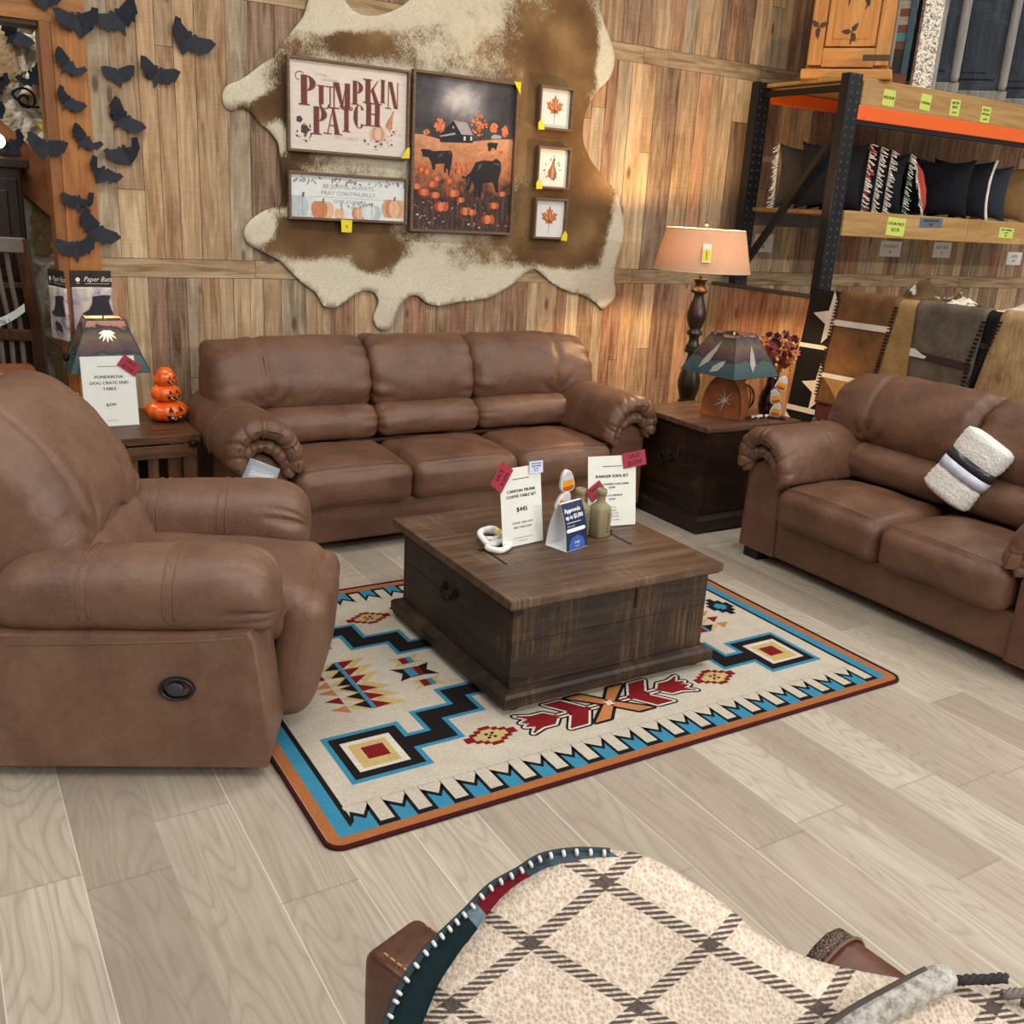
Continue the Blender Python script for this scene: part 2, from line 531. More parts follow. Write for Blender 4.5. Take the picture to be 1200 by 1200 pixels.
def stone_mat():
    g = G('rubble_stone_with_pale_mortar')
    co = g.coord()
    d = g.n('ShaderNodeMix', data_type='VECTOR')
    g.put(d.inputs[0], .12); g.put(d.inputs[4], co); g.put(d.inputs[5], g.noise(co, 6, 3, .5, 0, 'Color'))
    v = g.map(d.outputs[1], (1, 1, .8))
    e = g.vor(v, 5.2, 'DISTANCE_TO_EDGE')
    c = g.vor(v, 5.2, 'F1', 'Color')
    st = g.ramp(g.sep(c)[0], [(0., '#8d6c43'), (.35, '#ab8b5e'), (.6, '#8f8068'), (1., '#b79a70')])
    st = g.mix(.35, st, g.ramp(g.noise(co, 25, 4, .7), [(.3, '#6a5537'), (.7, '#cdb78f')]))
    m = g.ramp(e, [(.06, 1.), (.13, 0.)])
    col = g.mix(m, st, '#d9cdb7')
    g.bump(g.math('ADD', g.ramp(e, [(.0, 0.), (.16, 1.)]), g.math('MULTIPLY', g.noise(co, 30, 4), .4)), .6, .03)
    return g.fin(col, .8)
M_STONE = stone_mat()

def rug_mat(name, h, dk=.82):
    g = G('wool_' + name)
    co = g.coord(); c = lin(h)
    f = g.noise(co, 330, 2, .7); b = g.noise(co, 14, 3)
    f = g.math('ADD', g.math('MULTIPLY', f, .5), g.math('MULTIPLY', g.noise(co, 120, 2, .6), .5))
    t = g.math('ADD', g.math('MULTIPLY', f, .8), g.math('MULTIPLY', b, .2))
    g.bump(f, .6, .005)
    return g.fin(g.ramp(t, [(.3, tuple(x * (dk - .18) for x in c[:3])), (.7, tuple(min(1, x * 1.16) for x in c[:3]))]), .95, 0, .1)
RUG = [rug_mat(n, h) for n, h in (('cream', '#c4baa9'), ('blue', '#3a86a6'), ('black', '#1f1b1b'), ('rust', '#a9683c'), ('maroon', '#431a1e'),
                                  ('red', '#7c1a1e'), ('sand', '#c2a86e'), ('orange', '#bd7a4a'), ('pale', '#d2cabd'))]

def hide_mat():
    g = G('cowhide_hair')
    co = g.coord()
    w = g.attr('brown_amount')
    n1 = g.noise(co, 7, 5, .65, .3); n2 = g.noise(g.map(co, (60, 60, 25)), 3, 4, .7)
    m = g.math('ADD', w, g.math('ADD', g.math('MULTIPLY', g.math('SUBTRACT', n1, .5), .9), g.math('MULTIPLY', g.math('SUBTRACT', n2, .5), 1.0)))
    br = g.ramp(g.math('ADD', g.math('MULTIPLY', g.noise(co, 3.2, 3), .8), g.math('MULTIPLY', n2, .2)), [(.36, '#5e4226'), (.52, '#755734'), (.68, '#92744e')])
    dk = g.attr('dark_amount')
    br = g.mix(dk, br, '#3b2414')
    wh = g.ramp(n2, [(.25, '#bcae90'), (.7, '#e2dac5')])
    col = g.mix(g.ramp(m, [(.34, 0.), (.62, 1.)]), wh, br)
    g.bump(n2, .35, .006)
    return g.fin(col, .75, 0, .25)
M_HIDE = hide_mat()

def fur(name, a, b, sc=(70, 70, 12), rough=.75, spots=None):
    g = G(name); co = g.coord()
    n2 = g.noise(g.map(co, sc), 3, 4, .7, .4); n1 = g.noise(co, 7, 4, .6)
    col = g.ramp(g.math('ADD', g.math('MULTIPLY', n2, .45), g.math('MULTIPLY', n1, .55)), [(.34, a), (.66, b)])
    if spots: col = g.mix(g.ramp(g.noise(co, 9, 3, .6), [(.56, 0.), (.62, 1.)]), col, spots)
    g.bump(n2, .4, .006)
    return g.fin(col, rough, 0, .25)
M_FUR_COGNAC = fur('cognac_hide', '#52351d', '#84603b')
M_FUR_TAN = fur('tan_hide', '#86633a', '#b4925f', (12, 12, 70))
M_FUR_GREY = fur('grey_hide', '#3f352c', '#766a5c')
M_FUR_WAVE = fur('wavy_blond_hide', '#7d5d3a', '#c9a97c', (2, 24, 4))
M_FUR_BLACK = fur('black_hide', '#060607', '#15151a', (60, 60, 20), .5)
M_FUR_WHITE = fur('white_hide', '#c9bfae', '#efe8da')
M_FUR_MIX = fur('brown_and_white_hide', '#3c2a18', '#7a6040', spots='#ddd3bf')
M_WHITE_TAG = plain('#ece9e2', .55, 0, .03)
M_PAPER = plain('#e3e3da', .6, 0, .03)
M_INK = plain('#1b1a1b', .7)
M_GREYINK = plain('#77746f', .7)
M_RED = plain('#9c2238', .6, 0, .06)
M_YELLOW = plain('#e8d414', .5, 0, .05)
M_LIME = plain('#c3cf62', .6, 0, .05)
M_SLATE = plain('#596070', .6, 0, .05)
M_BAT = plain('#1a1e29', .6, 0, .25)
M_ACRYL = None
def glassy(name, col='#f4f8f8', rough=.05, alpha=.25):
    g = G(name)
    g.b.inputs['Alpha'].default_value = alpha
    return g.fin(col, rough, 0, .6)
M_ACRYL = glassy('clear_acrylic', '#f0f4f4', .06, .10)
M_PLASTIC = glassy('clear_shrink_wrap', '#ffffff', .12, .07)
M_BAG = glassy('clear_poly_bag', '#c9d0d6', .12, .45)
# ------------------------------------------------------------------ the setting
YW = 5.36          # face of the board wall
def struct(name, bm, m, smooth=False):
    return tag(obj(name, bm, m, None, smooth), kind='structure')

bm = NB(); box(bm, (3.5, 2.5, -.05), (15, 13, .1)); struct('floor', bm, M_FLOOR)

def build_wall():
    rnd = random.Random(11)
    verts, faces, pid, tint, hz, mats = [], [], [], [], [], []
    pool = ['#b98f60', '#ad8358', '#94583a', '#c4a176', '#ac9578', '#a67a50', '#875b42', '#d0b285', '#a9977c', '#9d5f3b', '#ba966a', '#c9a87c', '#8d664a', '#b87f52', '#7d5138']
    def board(x0, x1, z0, z1, across):
        g = .0012
        y = YW - rnd.random() * .002
        b = len(verts)
        verts.extend([(x0 + g, y, z0 + g), (x1 - g, y, z0 + g), (x1 - g, y, z1 - g), (x0 + g, y, z1 - g)])
        faces.append((b, b + 1, b + 2, b + 3))
        pid.append(rnd.random()); hz.append(1.0 if across else 0.0)
        c = lin(rnd.choice(pool if not across else ['#b39468', '#ab8c62', '#b8996e', '#a2845b']))
        k = rnd.uniform(.74, 1.16)
        gl = .3 * c[0] + .5 * c[1] + .2 * c[2]; c = [q + (gl - q) * .14 for q in c[:3]]
        tint.append((c[0] * k, c[1] * k, c[2] * k, 1)); mats.append(0)
    def rows(x0, x1, zlist):
        for z0, z1, across in zlist:
            x = x0
            if across:
                while x < x1 - .05:
                    w = min(rnd.uniform(.55, 1.3), x1 - x)
                    board(x, x + w, z0, z1, True); x += w
            else:
                while x < x1 - .005:
                    w = rnd.choice([.07, .08, .09, .105, .12, .13, .15, .165]) * rnd.uniform(.94, 1.06) * (1.12 if x < 2.2 else .95)
                    if x1 - x - w < .05: w = x1 - x
                    if rnd.random() < .38:
                        zc = rnd.uniform(z0 + .25, z1 - .25)
                        board(x, x + w, z0, zc, False); board(x, x + w, zc, z1, False)
                    else: board(x, x + w, z0, z1, False)
                    x += w
    full = [(0, 1.19, False), (1.19, 1.285, True), (1.285, 2.56, False), (2.56, 2.662, True), (2.662, 3.93, False), (3.93, 4.03, True), (4.03, 4.6, False)]
    rows(.735, 11, full)
    rows(-4, -.75, full)
    rows(-.75, .735, [(2.40, 2.662, False), (2.662, 3.93, False), (3.93, 4.03, True), (4.03, 4.6, False)])
    for x0, x1, z0, z1 in ((.70, 11, 0, 4.6), (-4, -.7, 0, 4.6), (-.7, .70, 2.36, 4.6)):
        b = len(verts)
        y0, y1 = YW + .004, YW + .10
        verts.extend([(x0, y0, z0), (x1, y0, z0), (x1, y0, z1), (x0, y0, z1), (x0, y1, z0), (x1, y1, z0), (x1, y1, z1), (x0, y1, z1)])
        for q in ((0, 1, 2, 3), (5, 4, 7, 6), (4, 0, 3, 7), (1, 5, 6, 2), (3, 2, 6, 7), (4, 5, 1, 0)):
            faces.append(tuple(b + i for i in q)); pid.append(0); hz.append(0); tint.append((.05, .035, .02, 1)); mats.append(1)
    me = bpy.data.meshes.new('wall_back')
    me.from_pydata(verts, [], faces)
    a = me.attributes.new('board_id', 'FLOAT', 'FACE'); a.data.foreach_set('value', pid)
    a = me.attributes.new('board_across', 'FLOAT', 'FACE'); a.data.foreach_set('value', hz)
    a = me.attributes.new('board_tint', 'FLOAT_COLOR', 'FACE'); a.data.foreach_set('color', [v for t in tint for v in t])
    me.materials.append(M_WALL); me.materials.append(plain('#2b1d12', .8))
    me.polygons.foreach_set('material_index', mats)
    o = bpy.data.objects.new('wall_back', me); C.objects.link(o)
    tag(o, kind='structure')
build_wall()

# framed opening at the left end of the wall
bm = NB()
box(bm, (.735, YW - .012, 1.17), (.150, .024, 2.34), 0, .004)
struct('trim_1', bm, M_CASING)                                   # upright casing board
bm = NB()
box(bm, (-.02, YW - .012, 2.42), (1.66, .026, .17), 0, .004)
struct('trim_2', bm, wood_mat('orange_brown_header_wood', '#7a451c', '#a06a32', '#b98044', 'x', .5, .7))   # head casing
bm = NB()
box(bm, (.634, YW + .05, 1.17), (.05, .16, 2.33), 0, .004)
struct('trim_3', bm, wood_mat('jamb_wood', '#5d3216', '#824f24', '#9a6230', 'z', .5, .7))                 # jamb lining
bm = NB()
box(bm, (-.02, YW + .06, 2.325), (1.26, .14, .022), 0, .003)
struct('trim_4', bm, wood_mat('head_lining_wood', '#2a160a', '#4a2a14', '#5d381c', 'x', .5, .7))
# the stone wall of the next room, seen through the opening
bm = NB(); box(bm, (.48, 6.40, 2.0), (.86, .3, 4.0)); struct('wall_stone', bm, M_STONE)
bm = NB(); box(bm, (-.96, 6.48, 2.0), (2.0, .16, 4.0))
struct('wall_far', bm, wood_mat('pale_weathered_siding', '#8f8775', '#b9b09d', '#d5cebf', 'z', .7))
# rust-coloured diagonal brace across the opening
def rust_mat():
    g = G('rusted_sheet'); co = g.coord()
    n = g.noise(co, 9, 5, .65)
    return g.fin(g.ramp(n, [(.3, '#6f3b20'), (.5, '#97562f'), (.7, '#b0713f')]), .55, 0, .4)
bm = NB()
M_ = Matrix.Translation((.374, 6.21, 1.878)) @ Matrix.Rotation(R(42), 4, 'Y')
box(bm, (0, 0, 0), (1.46, .04, .227), 0, .004, M_)
struct('trim_5', bm, rust_mat())

# low board-clad partition standing out from the wall; the hide rugs are hung over it
def partition():
    rnd = random.Random(5)
    bm = NB(); box(bm, (4.93, 3.975, .595), (.046, 2.75, 1.19)); me = bpy.data.meshes.new('wall_partition'); bm.to_mesh(me); bm.free()
    verts = [tuple(v.co) for v in me.vertices]; faces = [tuple(p.vertices) for p in me.polygons]
    pid = [0.] * 6; tint = [(.12, .08, .05, 1)] * 6
    y = 2.6
    while y < 5.34:
        w = min(rnd.choice([.08, .095, .11, .13, .15]), 5.352 - y)
        b = len(verts); x = 4.9055 - rnd.random() * .0012
        verts += [(x, y + w - .001, 0), (x, y + .001, 0), (x, y + .001, 1.19), (x, y + w - .001, 1.19)]
        faces.append((b, b + 1, b + 2, b + 3)); pid.append(rnd.random())
        c = lin(rnd.choice(['#b98f60', '#ad8358', '#94583a', '#c4a176', '#a67a50', '#ba966a', '#b87f52'])); k = rnd.uniform(.8, 1.1)
        tint.append((c[0] * k, c[1] * k, c[2] * k, 1)); y += w
    me2 = bpy.data.meshes.new('wall_partition'); me2.from_pydata(verts, [], faces)
    a = me2.attributes.new('board_id', 'FLOAT', 'FACE'); a.data.foreach_set('value', pid)
    a = me2.attributes.new('board_across', 'FLOAT', 'FACE'); a.data.foreach_set('value', [0.] * len(pid))
    a = me2.attributes.new('board_tint', 'FLOAT_COLOR', 'FACE'); a.data.foreach_set('color', [v for t in tint for v in t])
    me2.materials.append(M_WALL)
    o = bpy.data.objects.new('wall_partition', me2); C.objects.link(o); tag(o, kind='structure')
    bm = NB(); box(bm, (4.93, 3.972, 1.2025), (.058, 2.74, .024), 0, .004); struct('trim_6', bm, plain('#4a3f38', .4))
partition()
# ------------------------------------------------------------------ upholstery
def pleat(L, r, amp=.012, k=18, body=.004, off=0.):
    """displacement for a stuffed roll: gathered pleats at both ends, soft creases along it"""
    def f(w, a, u, v, sc):
        e = max(0., 1 - (L / 2 - abs(w)) / (r * 2.6))
        e = min(1., e) * min(1, sc)
        d = amp * e * math.sin(a * 2 * PI * k + 3 * fbm((w, a * 4, 0), 3, off)) * (.5 + .5 * fbm((w, a * 6, off), 2.5, off))
        d += body * fbm((w, u, v), 6, off) + body * .5 * fbm((w * .6, u * 2, v * 2), 14, off)
        return d
    return f

BACK_PROF = crv([(-.115, .60), (-.155, .67), (-.155, .76), (-.11, .86), (-.035, .935), (.06, .955), (.15, .92), (.20, .80), (.20, .66), (.10, .585), (-.03, .575)], 5)
LUMB_PROF = crv([(-.20, .46), (-.235, .52), (-.22, .585), (-.15, .625), (-.05, .62), (.05, .56), (.05, .47), (-.08, .44)], 5)

def arm_quilt(t, name, x0, s, arch, th, yf, yr, seed, mat=None):
    c = crv([(p[0], p[1], 0) for p in arch], 12, False)
    rnd = random.Random(seed)
    L = [0]
    for a, b in zip(c, c[1:]): L.append(L[-1] + (b - a).length)
    cre = [(L[-1] * (.10 + .80 * (k + rnd.uniform(-.3, .3)) / 8), rnd.uniform(.006, .010), rnd.uniform(.35, .9), rnd.uniform(-.6, .6)) for k in range(9)]
    ys = []
    r = th * 1.15
    prof = []                                   # (y, half thickness, side)
    for k in range(9):
        a = PI / 2 * k / 8
        prof.append((yf + r * (1 - math.cos(a)), th * math.sin(a) if k else th * .02))
    nm = 26
    for k in range(1, nm + 1): prof.append((yf + r + (yr - yf - r) * k / nm, th))
    loop = [(y, h) for y, h in prof] + [(y, -h) for y, h in reversed(prof)]
    bm = NB(); rings = []
    for i, p in enumerate(c):
        tn = (c[min(i + 1, len(c) - 1)] - c[max(i - 1, 0)]).normalized(); nr = Vector((-tn.y, tn.x, 0))
        e = min(L[i], L[-1] - L[i]); k_end = min(1, .35 + .65 * math.sqrt(max(0, 1 - max(0, 1 - e / .03) ** 2)))
        rg = []
        for y, h in loop:
            f = max(0., min(1., (yf + .14 - y) / .14))
            d = 0
            for pos, wd, dep, sl in cre:
                q = L[i] - pos - sl * (y - yf)
                d += dep * math.exp(-(q / wd) ** 2)
            d = min(1, d)
            hh = h * k_end * (1 - .22 * d * f) + math.copysign(1, h) * .0045 * fbm((L[i] * 3, y * 3, seed), 4, seed) + math.copysign(1, h) * .006 * f * fbm((L[i] * 6, y * 6, 3), 5, seed)
            yy = y + .010 * d * f
            w = p + nr * hh
            rg.append(Vector((x0 - s * w.x, yy, w.y)))
        rings.append(rg)
    loft(bm, rings); return obj(name, bm, mat or M_LEATHER, t, True)

def leather_seat(name, label, cat, n, loc, rz, group=None):
    t = thing(name, label, cat, loc, rz, group)
    W = .6 * n / 2
    A = .26
    # plinth
    bm = NB()
    rbox(bm, (0, -.01, .155), (W + .03, .435, .10), .02, 8, (0, .006, 0))
    obj('base', bm, M_LEATHER, t, True)
    bm = NB()
    rbox(bm, (0, .29, .50), (W + .20, .14, .42), .05, 6)
    obj('back_frame', bm, M_LEATHER, t, True)
    for s in (-1, 1):
        x0 = s * (W + .135)
        # upright outer panel of the arm, arched at the top, down to the floor rail
        bm = NB()
        pr = [(-.118, .055), (.112, .055), (.112, .40), (.085, .455), (.04, .505), (-.02, .525), (-.075, .50), (-.112, .45)]
        pr = [(-s * u + x0, v) for u, v in pr]
        if s > 0: pr = pr[::-1]
        rr = [[Vector((x0 + (u - x0) * k, y, .29 + (v - .29) * (1 - (1 - k) * .45))) for u, v in pr] for y, k in ((-.447, .93), (-.456, .95), (-.450, .985), (-.43, 1), (.38, 1), (.42, .95))]
        loft(bm, rr); obj('arm_panel', bm, M_LEATHER, t, False, auto=40)
        # padded arm: a thick quilt folded over the arch, with a second gathered roll nested under its front edge
        arm_quilt(t, 'arm_pad', x0, s, [(-.120, .475), (-.126, .53), (-.110, .595), (-.062, .637), (0, .645), (.07, .622), (.118, .565), (.140, .50), (.146, .44)], .046, -.515, .32, 11 + s)
        arm_quilt(t, 'arm_front_roll', x0, s, [(-.112, .452), (-.108, .50), (-.070, .548), (-.012, .566), (.045, .545), (.088, .495), (.110, .445), (.116, .415)], .030, -.495, -.25, 21 + s)
        # seam across the pad
        bm = NB()
        c = crv([(-.120, .475, 0), (-.126, .53, 0), (-.110, .595, 0), (-.062, .637, 0), (0, .645, 0), (.07, .622, 0), (.118, .565, 0), (.140, .50, 0), (.146, .44, 0)], 6, False)
        pts = []
        for i in range(1, len(c) - 1):
            tn = (c[i + 1] - c[i - 1]).normalized(); nr = Vector((-tn.y, tn.x, 0)); p = c[i] + nr * .0465
            pts.append((x0 - s * p.x, -.17, p.y))
        tube(bm, pts, .0032, 5); obj('arm_seam', bm, M_LEATHER, t, True)
    for i in range(n):
        x = (i - (n - 1) / 2) * .6
        bm = NB()
        def sag(q, i=i):
            f = max(0, min(1, (-q.y + .05) / .3))
            return Vector((q.x, q.y, q.z + .004 * fbm(q, 7, i * 3.1) - .012 * f * (q.x / .3) ** 2))
        rbox(bm, (x, -.265, .345), (.299, .255, .098), .06, 14, (0, .02, .028), .006, 9, None, 0, sag)
        obj('seat_cushion', bm, M_LEATHER, t, True)
        # top stitching near the front edge
        bm = NB()
        for dz in (0,):
            tube(bm, [(x - .272 + .544 * q / 20, -.487 - .009 * (1 - (q / 10 - 1) ** 2), .437 + .010 * (1 - (q / 10 - 1) ** 2)) for q in range(21)], .0018, 5)
        obj('seat_seam', bm, M_LEATHER, t, True)
        bm = NB()
        roll(bm, LUMB_PROF, .602, .05, 18, 'x', (x, .16, 0), pleat(.602, .05, .010, 9, .006, i * 2.3))
        obj('lumbar_cushion', bm, M_LEATHER, t, True)
        bm = NB()
        le = .0; ri = .0
        if i == 0: le = .225
        if i == n - 1: ri = .225
        L = .604 + le + ri
        cx = x + (ri - le) / 2
        dsp0 = pleat(L, .06, .016, 10, .007, 5 + i * 1.7)
        def dsp(w, a, u, v, sc, cx=cx, le=le, ri=ri, x=x, i=i, d0=dsp0):
            d = d0(w, a, u, v, sc)
            # gathered seam where the outer wing turns over the arm
            for on, xs in ((le, x - .262), (ri, x + .262)):
                if on:
                    q = cx + w - xs
                    d -= .016 * math.exp(-(q / .018) ** 2)
                    sg = -1 if on is le and le else 1
                    if le and ri: sg = -1 if xs < x else 1
                    dq, dz = q * sg, v - .615
                    r_ = math.hypot(dq, dz); th_ = math.atan2(dz, dq)
                    fan = max(0, math.sin(th_ * 8 + 2 * fbm((r_ * 6, th_, i), 1.5, 3))) ** 3
                    d -= .020 * fan * math.exp(-((r_ - .07) / .065) ** 2) * (1 if u < .05 else 0)
            return d
        prof = BACK_PROF
        roll(bm, prof, L, .075 if (le or ri) else .05, 40, 'x', (cx, .16, 0), dsp, 7)
        # outer wings hang a little lower and rounder
        for v in bm.verts:
            for on, sgn in ((le, -1), (ri, 1)):
                if on:
                    q = (v.co.x - x) * sgn - .27
                    if q > 0:
                        v.co.z -= .02 * (q / .225) + .25 * max(0, q) ** 2 * 1.2
        obj('back_cushion', bm, M_LEATHER, t, True)
        if le or ri:
            bm = NB()
            sg = -1 if le else 1
            tube(bm, [(x + sg * .262, .16 + p[0] * 1.0 + .012, p[1] - .004) for p in [(-.15, .72), (-.14, .80), (-.105, .865), (-.035, .93), (.06, .948), (.14, .915)]], .003, 5)
            obj('back_seam', bm, M_LEATHER, t, True)
    for sx in (-1, 1):
        for y in (-.40, .36):
            bm = NB()
            box(bm, (sx * (W + .18), y, .032), (.10, .07, .064), 0, .006)
            obj('foot', bm, M_FOOT, t)
    return t

sofa = leather_seat('sofa', 'long brown leather three-seat sofa standing along the wall under the cowhide', 'sofa', 3, (2.285, 4.60, 0), 0)
loveseat = leather_seat('loveseat', 'brown leather two-seat loveseat at right with a rolled white throw on it', 'loveseat', 2, (3.95, 2.53, 0), R(-90))

def recliner():
    t = thing('recliner', 'brown leather recliner armchair in the left foreground with an oval release handle on its side', 'armchair', (.56, 3.05, .0095), R(63.4))
    ML = M_LEATHER_REC
    W, A = .225, .25
    bm = NB(); rbox(bm, (0, .02, .20), (.27, .40, .15), .03, 6); obj('base', bm, ML, t, True)
    for s in (-1, 1):
        x = s * .355
        bm = NB()
        pr = [(-.425, .03), (.42, .03), (.46, .20), (.44, .43), (.30, .45), (-.20, .455), (-.385, .47), (-.40, .44), (-.44, .10)]
        rr = []
        for q, ins in ((-.125, .012), (-.118, .003), (-.10, 0), (.10, 0), (.118, .003), (.125, .012)):
            rr.append([Vector((x + q, .0 + y * (1 - ins * 2), .24 + (z - .24) * (1 - ins * 2.5))) for y, z in pr])
        loft(bm, rr); obj('side_panel', bm, ML, t, False, auto=35)
        # seam line along the top of the panel
        bm = NB()
        tube(bm, [(x + s * .122, .28, .412), (x + s * .124, .0, .425), (x + s * .124, -.25, .437), (x + s * .122, -.37, .452)], .0035, 5)
        obj('side_seam', bm, ML, t, True)
        # arm pad: long bolster in three stitched sections, gathered front
        bm = NB()
        path = crv([(.33, .50, .55), (.29, .515, .85), (.22, .53, .98), (.05, .540, 1.0), (-.12, .545, 1.02), (-.28, .550, 1.03), (-.36, .546, 1.0), (-.41, .536, .9), (-.435, .525, .72), (-.447, .515, .45), (-.45, .51, .12)], 6, False)
        rings = []
        k = 88
        for y, z, sc in path:
            front = max(0., min(1., (-.29 - y) / .13))
            rg = []
            for j in range(k):
                a = 2 * PI * j / k
                e = 2.35
                cu = .142 * math.copysign(abs(math.cos(a)) ** (2 / e), math.cos(a))
                cv = .116 * math.copysign(abs(math.sin(a)) ** (2 / e), math.sin(a))
                d = 1 + .025 * fbm((y * 6, cu * 7, cv * 7), 1, 3 + s)
                for kk in range(9):
                    aa = R(20 + 40 * kk + 14 * math.sin(kk * 2.3 + s)); da = (a - aa + PI) % (2 * PI) - PI
                    d -= .24 * front * (.6 + .4 * math.sin(kk * 1.7 + 1)) * math.exp(-(da / .11) ** 2)
                for ys in (.06, -.17): d -= .02 * math.exp(-((y - ys) / .010) ** 2)
                rg.append(Vector((x + s * -.012 + cu * sc * d, y, z + cv * sc * d)))
            rings.append(rg)
        loft(bm, rings); obj('arm_pad', bm, ML, t, True)
        for ys in (.06, -.17):
            bm = NB()
            for dy in (-.014, .014):
                pts = []
                for j in range(26):
                    a = R(-20) + R(220) * j / 25
                    cu = .142 * math.copysign(abs(math.cos(a)) ** (2 / 2.35), math.cos(a)); cv = .116 * math.copysign(abs(math.sin(a)) ** (2 / 2.35), math.sin(a))
                    sc = 1.0 + (.06 - ys) / .23 * .024; d = 1 + .025 * fbm(((ys + dy) * 6, cu * 7, cv * 7), 1, 3 + s) + .004
                    pts.append((x - s * .012 + cu * sc * d, ys + dy, .5402 + (.06 - ys) / .23 * .0062 + cv * sc * d))
                tube(bm, pts, .0022, 4)
            obj('arm_stitching', bm, M_STITCH, t, True)
    # release handle on the near side
    bm = NB()
    Mh = Matrix.Translation((-.482, -.18, .292)) @ Matrix.Rotation(R(90), 4, 'Y')
    ring = []
    for sc, d in ((1.0, -.004), (1.0, .010), (.93, .014), (.80, .012), (.76, .0), (.70, -.006)):
        ring.append([Mh @ Vector((math.sin(a) * .036 * sc, math.cos(a) * .050 * sc, -d)) for a in [2 * PI * i / 32 for i in range(32)]])
    loft(bm, ring); h = obj('handle', bm, plain('#17181c', .35), t, True)
    bm = NB()
    ring = []
    for sc, d in ((.5, .001), (.5, .010), (.42, .014)):
        ring.append([Mh @ Vector((math.sin(a) * .042 * sc, .004 + math.cos(a) * .05 * sc, -d)) for a in [2 * PI * i / 24 for i in range(24)]])
    loft(bm, ring); obj('release_lever', bm, plain('#33343a', .3), h, True)
    # seat with padded leg rest
    bm = NB()
    def sag(q): return Vector((q.x, q.y, q.z + .006 * fbm(q, 7, 2) + .02 * (q.y + .0)))
    rbox(bm, (0, -.17, .41), (.245, .355, .095), .06, 14, (0, .01, .03), .006, 8, None, 0, sag)
    obj('seat_cushion', bm, ML, t, True)
    bm = NB()
    rbox(bm, (0, -.475, .265), (.262, .065, .20), .055, 12, (0, .03, 0), .008, 9, None, 0, lambda q: Vector((q.x, q.y - .03 * (q.z / .2), q.z)))
    obj('leg_rest', bm, ML, t, True)
    bm = NB()
    prof = crv([(-.03, .44), (-.075, .50), (-.06, .60), (.0, .68), (.10, .66), (.16, .55), (.10, .44)], 6)
    roll(bm, prof, .52, .07, 20, 'x', (0, .13, -.03), pleat(.52, .07, .014, 10, .008, 3))
    obj('lumbar_cushion', bm, ML, t, True)
    bm = NB()
    prof = crv([(.055, .585), (.03, .66), (.05, .76), (.13, .90), (.24, 1.01), (.34, 1.045), (.43, 1.01), (.45, .90), (.40, .74), (.33, .58), (.18, .535)], 6)
    L = .70
    d0 = pleat(L, .05, .010, 11, .0035, 8)
    def dsp(w, a, u, v, sc):
        d = d0(w, a, u, v, sc)
        if u < .25:
            q = abs(w) - .20
            dz = v - .60; r_ = math.hypot(q, dz); th_ = math.atan2(dz, q)
            fan = max(0, math.sin(th_ * 7 + 2 * fbm((r_ * 5, th_, 2), 1.5, 3))) ** 3
            d -= .020 * fan * math.exp(-((r_ - .10) / .08) ** 2)
            d += .006 * math.exp(-((v - .78) / .10) ** 2) * math.sin((abs(w) - .1) * 70) * math.exp(-((abs(w) - .20) / .08) ** 2)
        d -= .006 * math.exp(-((abs(w) - .235) / .009) ** 2)
        return d
    roll(bm, prof, L, .09, 60, 'x', (0, .08, 0), dsp, 9)
    for v in bm.verts:
        q = max(0, abs(v.co.x) - .16)
        v.co.z += .012 - 2.7 * q * q
    obj('back_cushion', bm, ML, t, True)
    bm = NB(); rbox(bm, (0, .43, .48), (.27, .09, .34), .05, 6, M=None); obj('back_shell', bm, ML, t, True)
    for s in (-1, 1):
        for y in (-.33, .33):
            on_rug = (s > 0 and y < 0); bm = NB(); box(bm, (s * .33, y, .016 if on_rug else .0115), (.06, .06, .032 if on_rug else .041), 0, .004); obj('foot', bm, M_FOOT, t)
recliner()
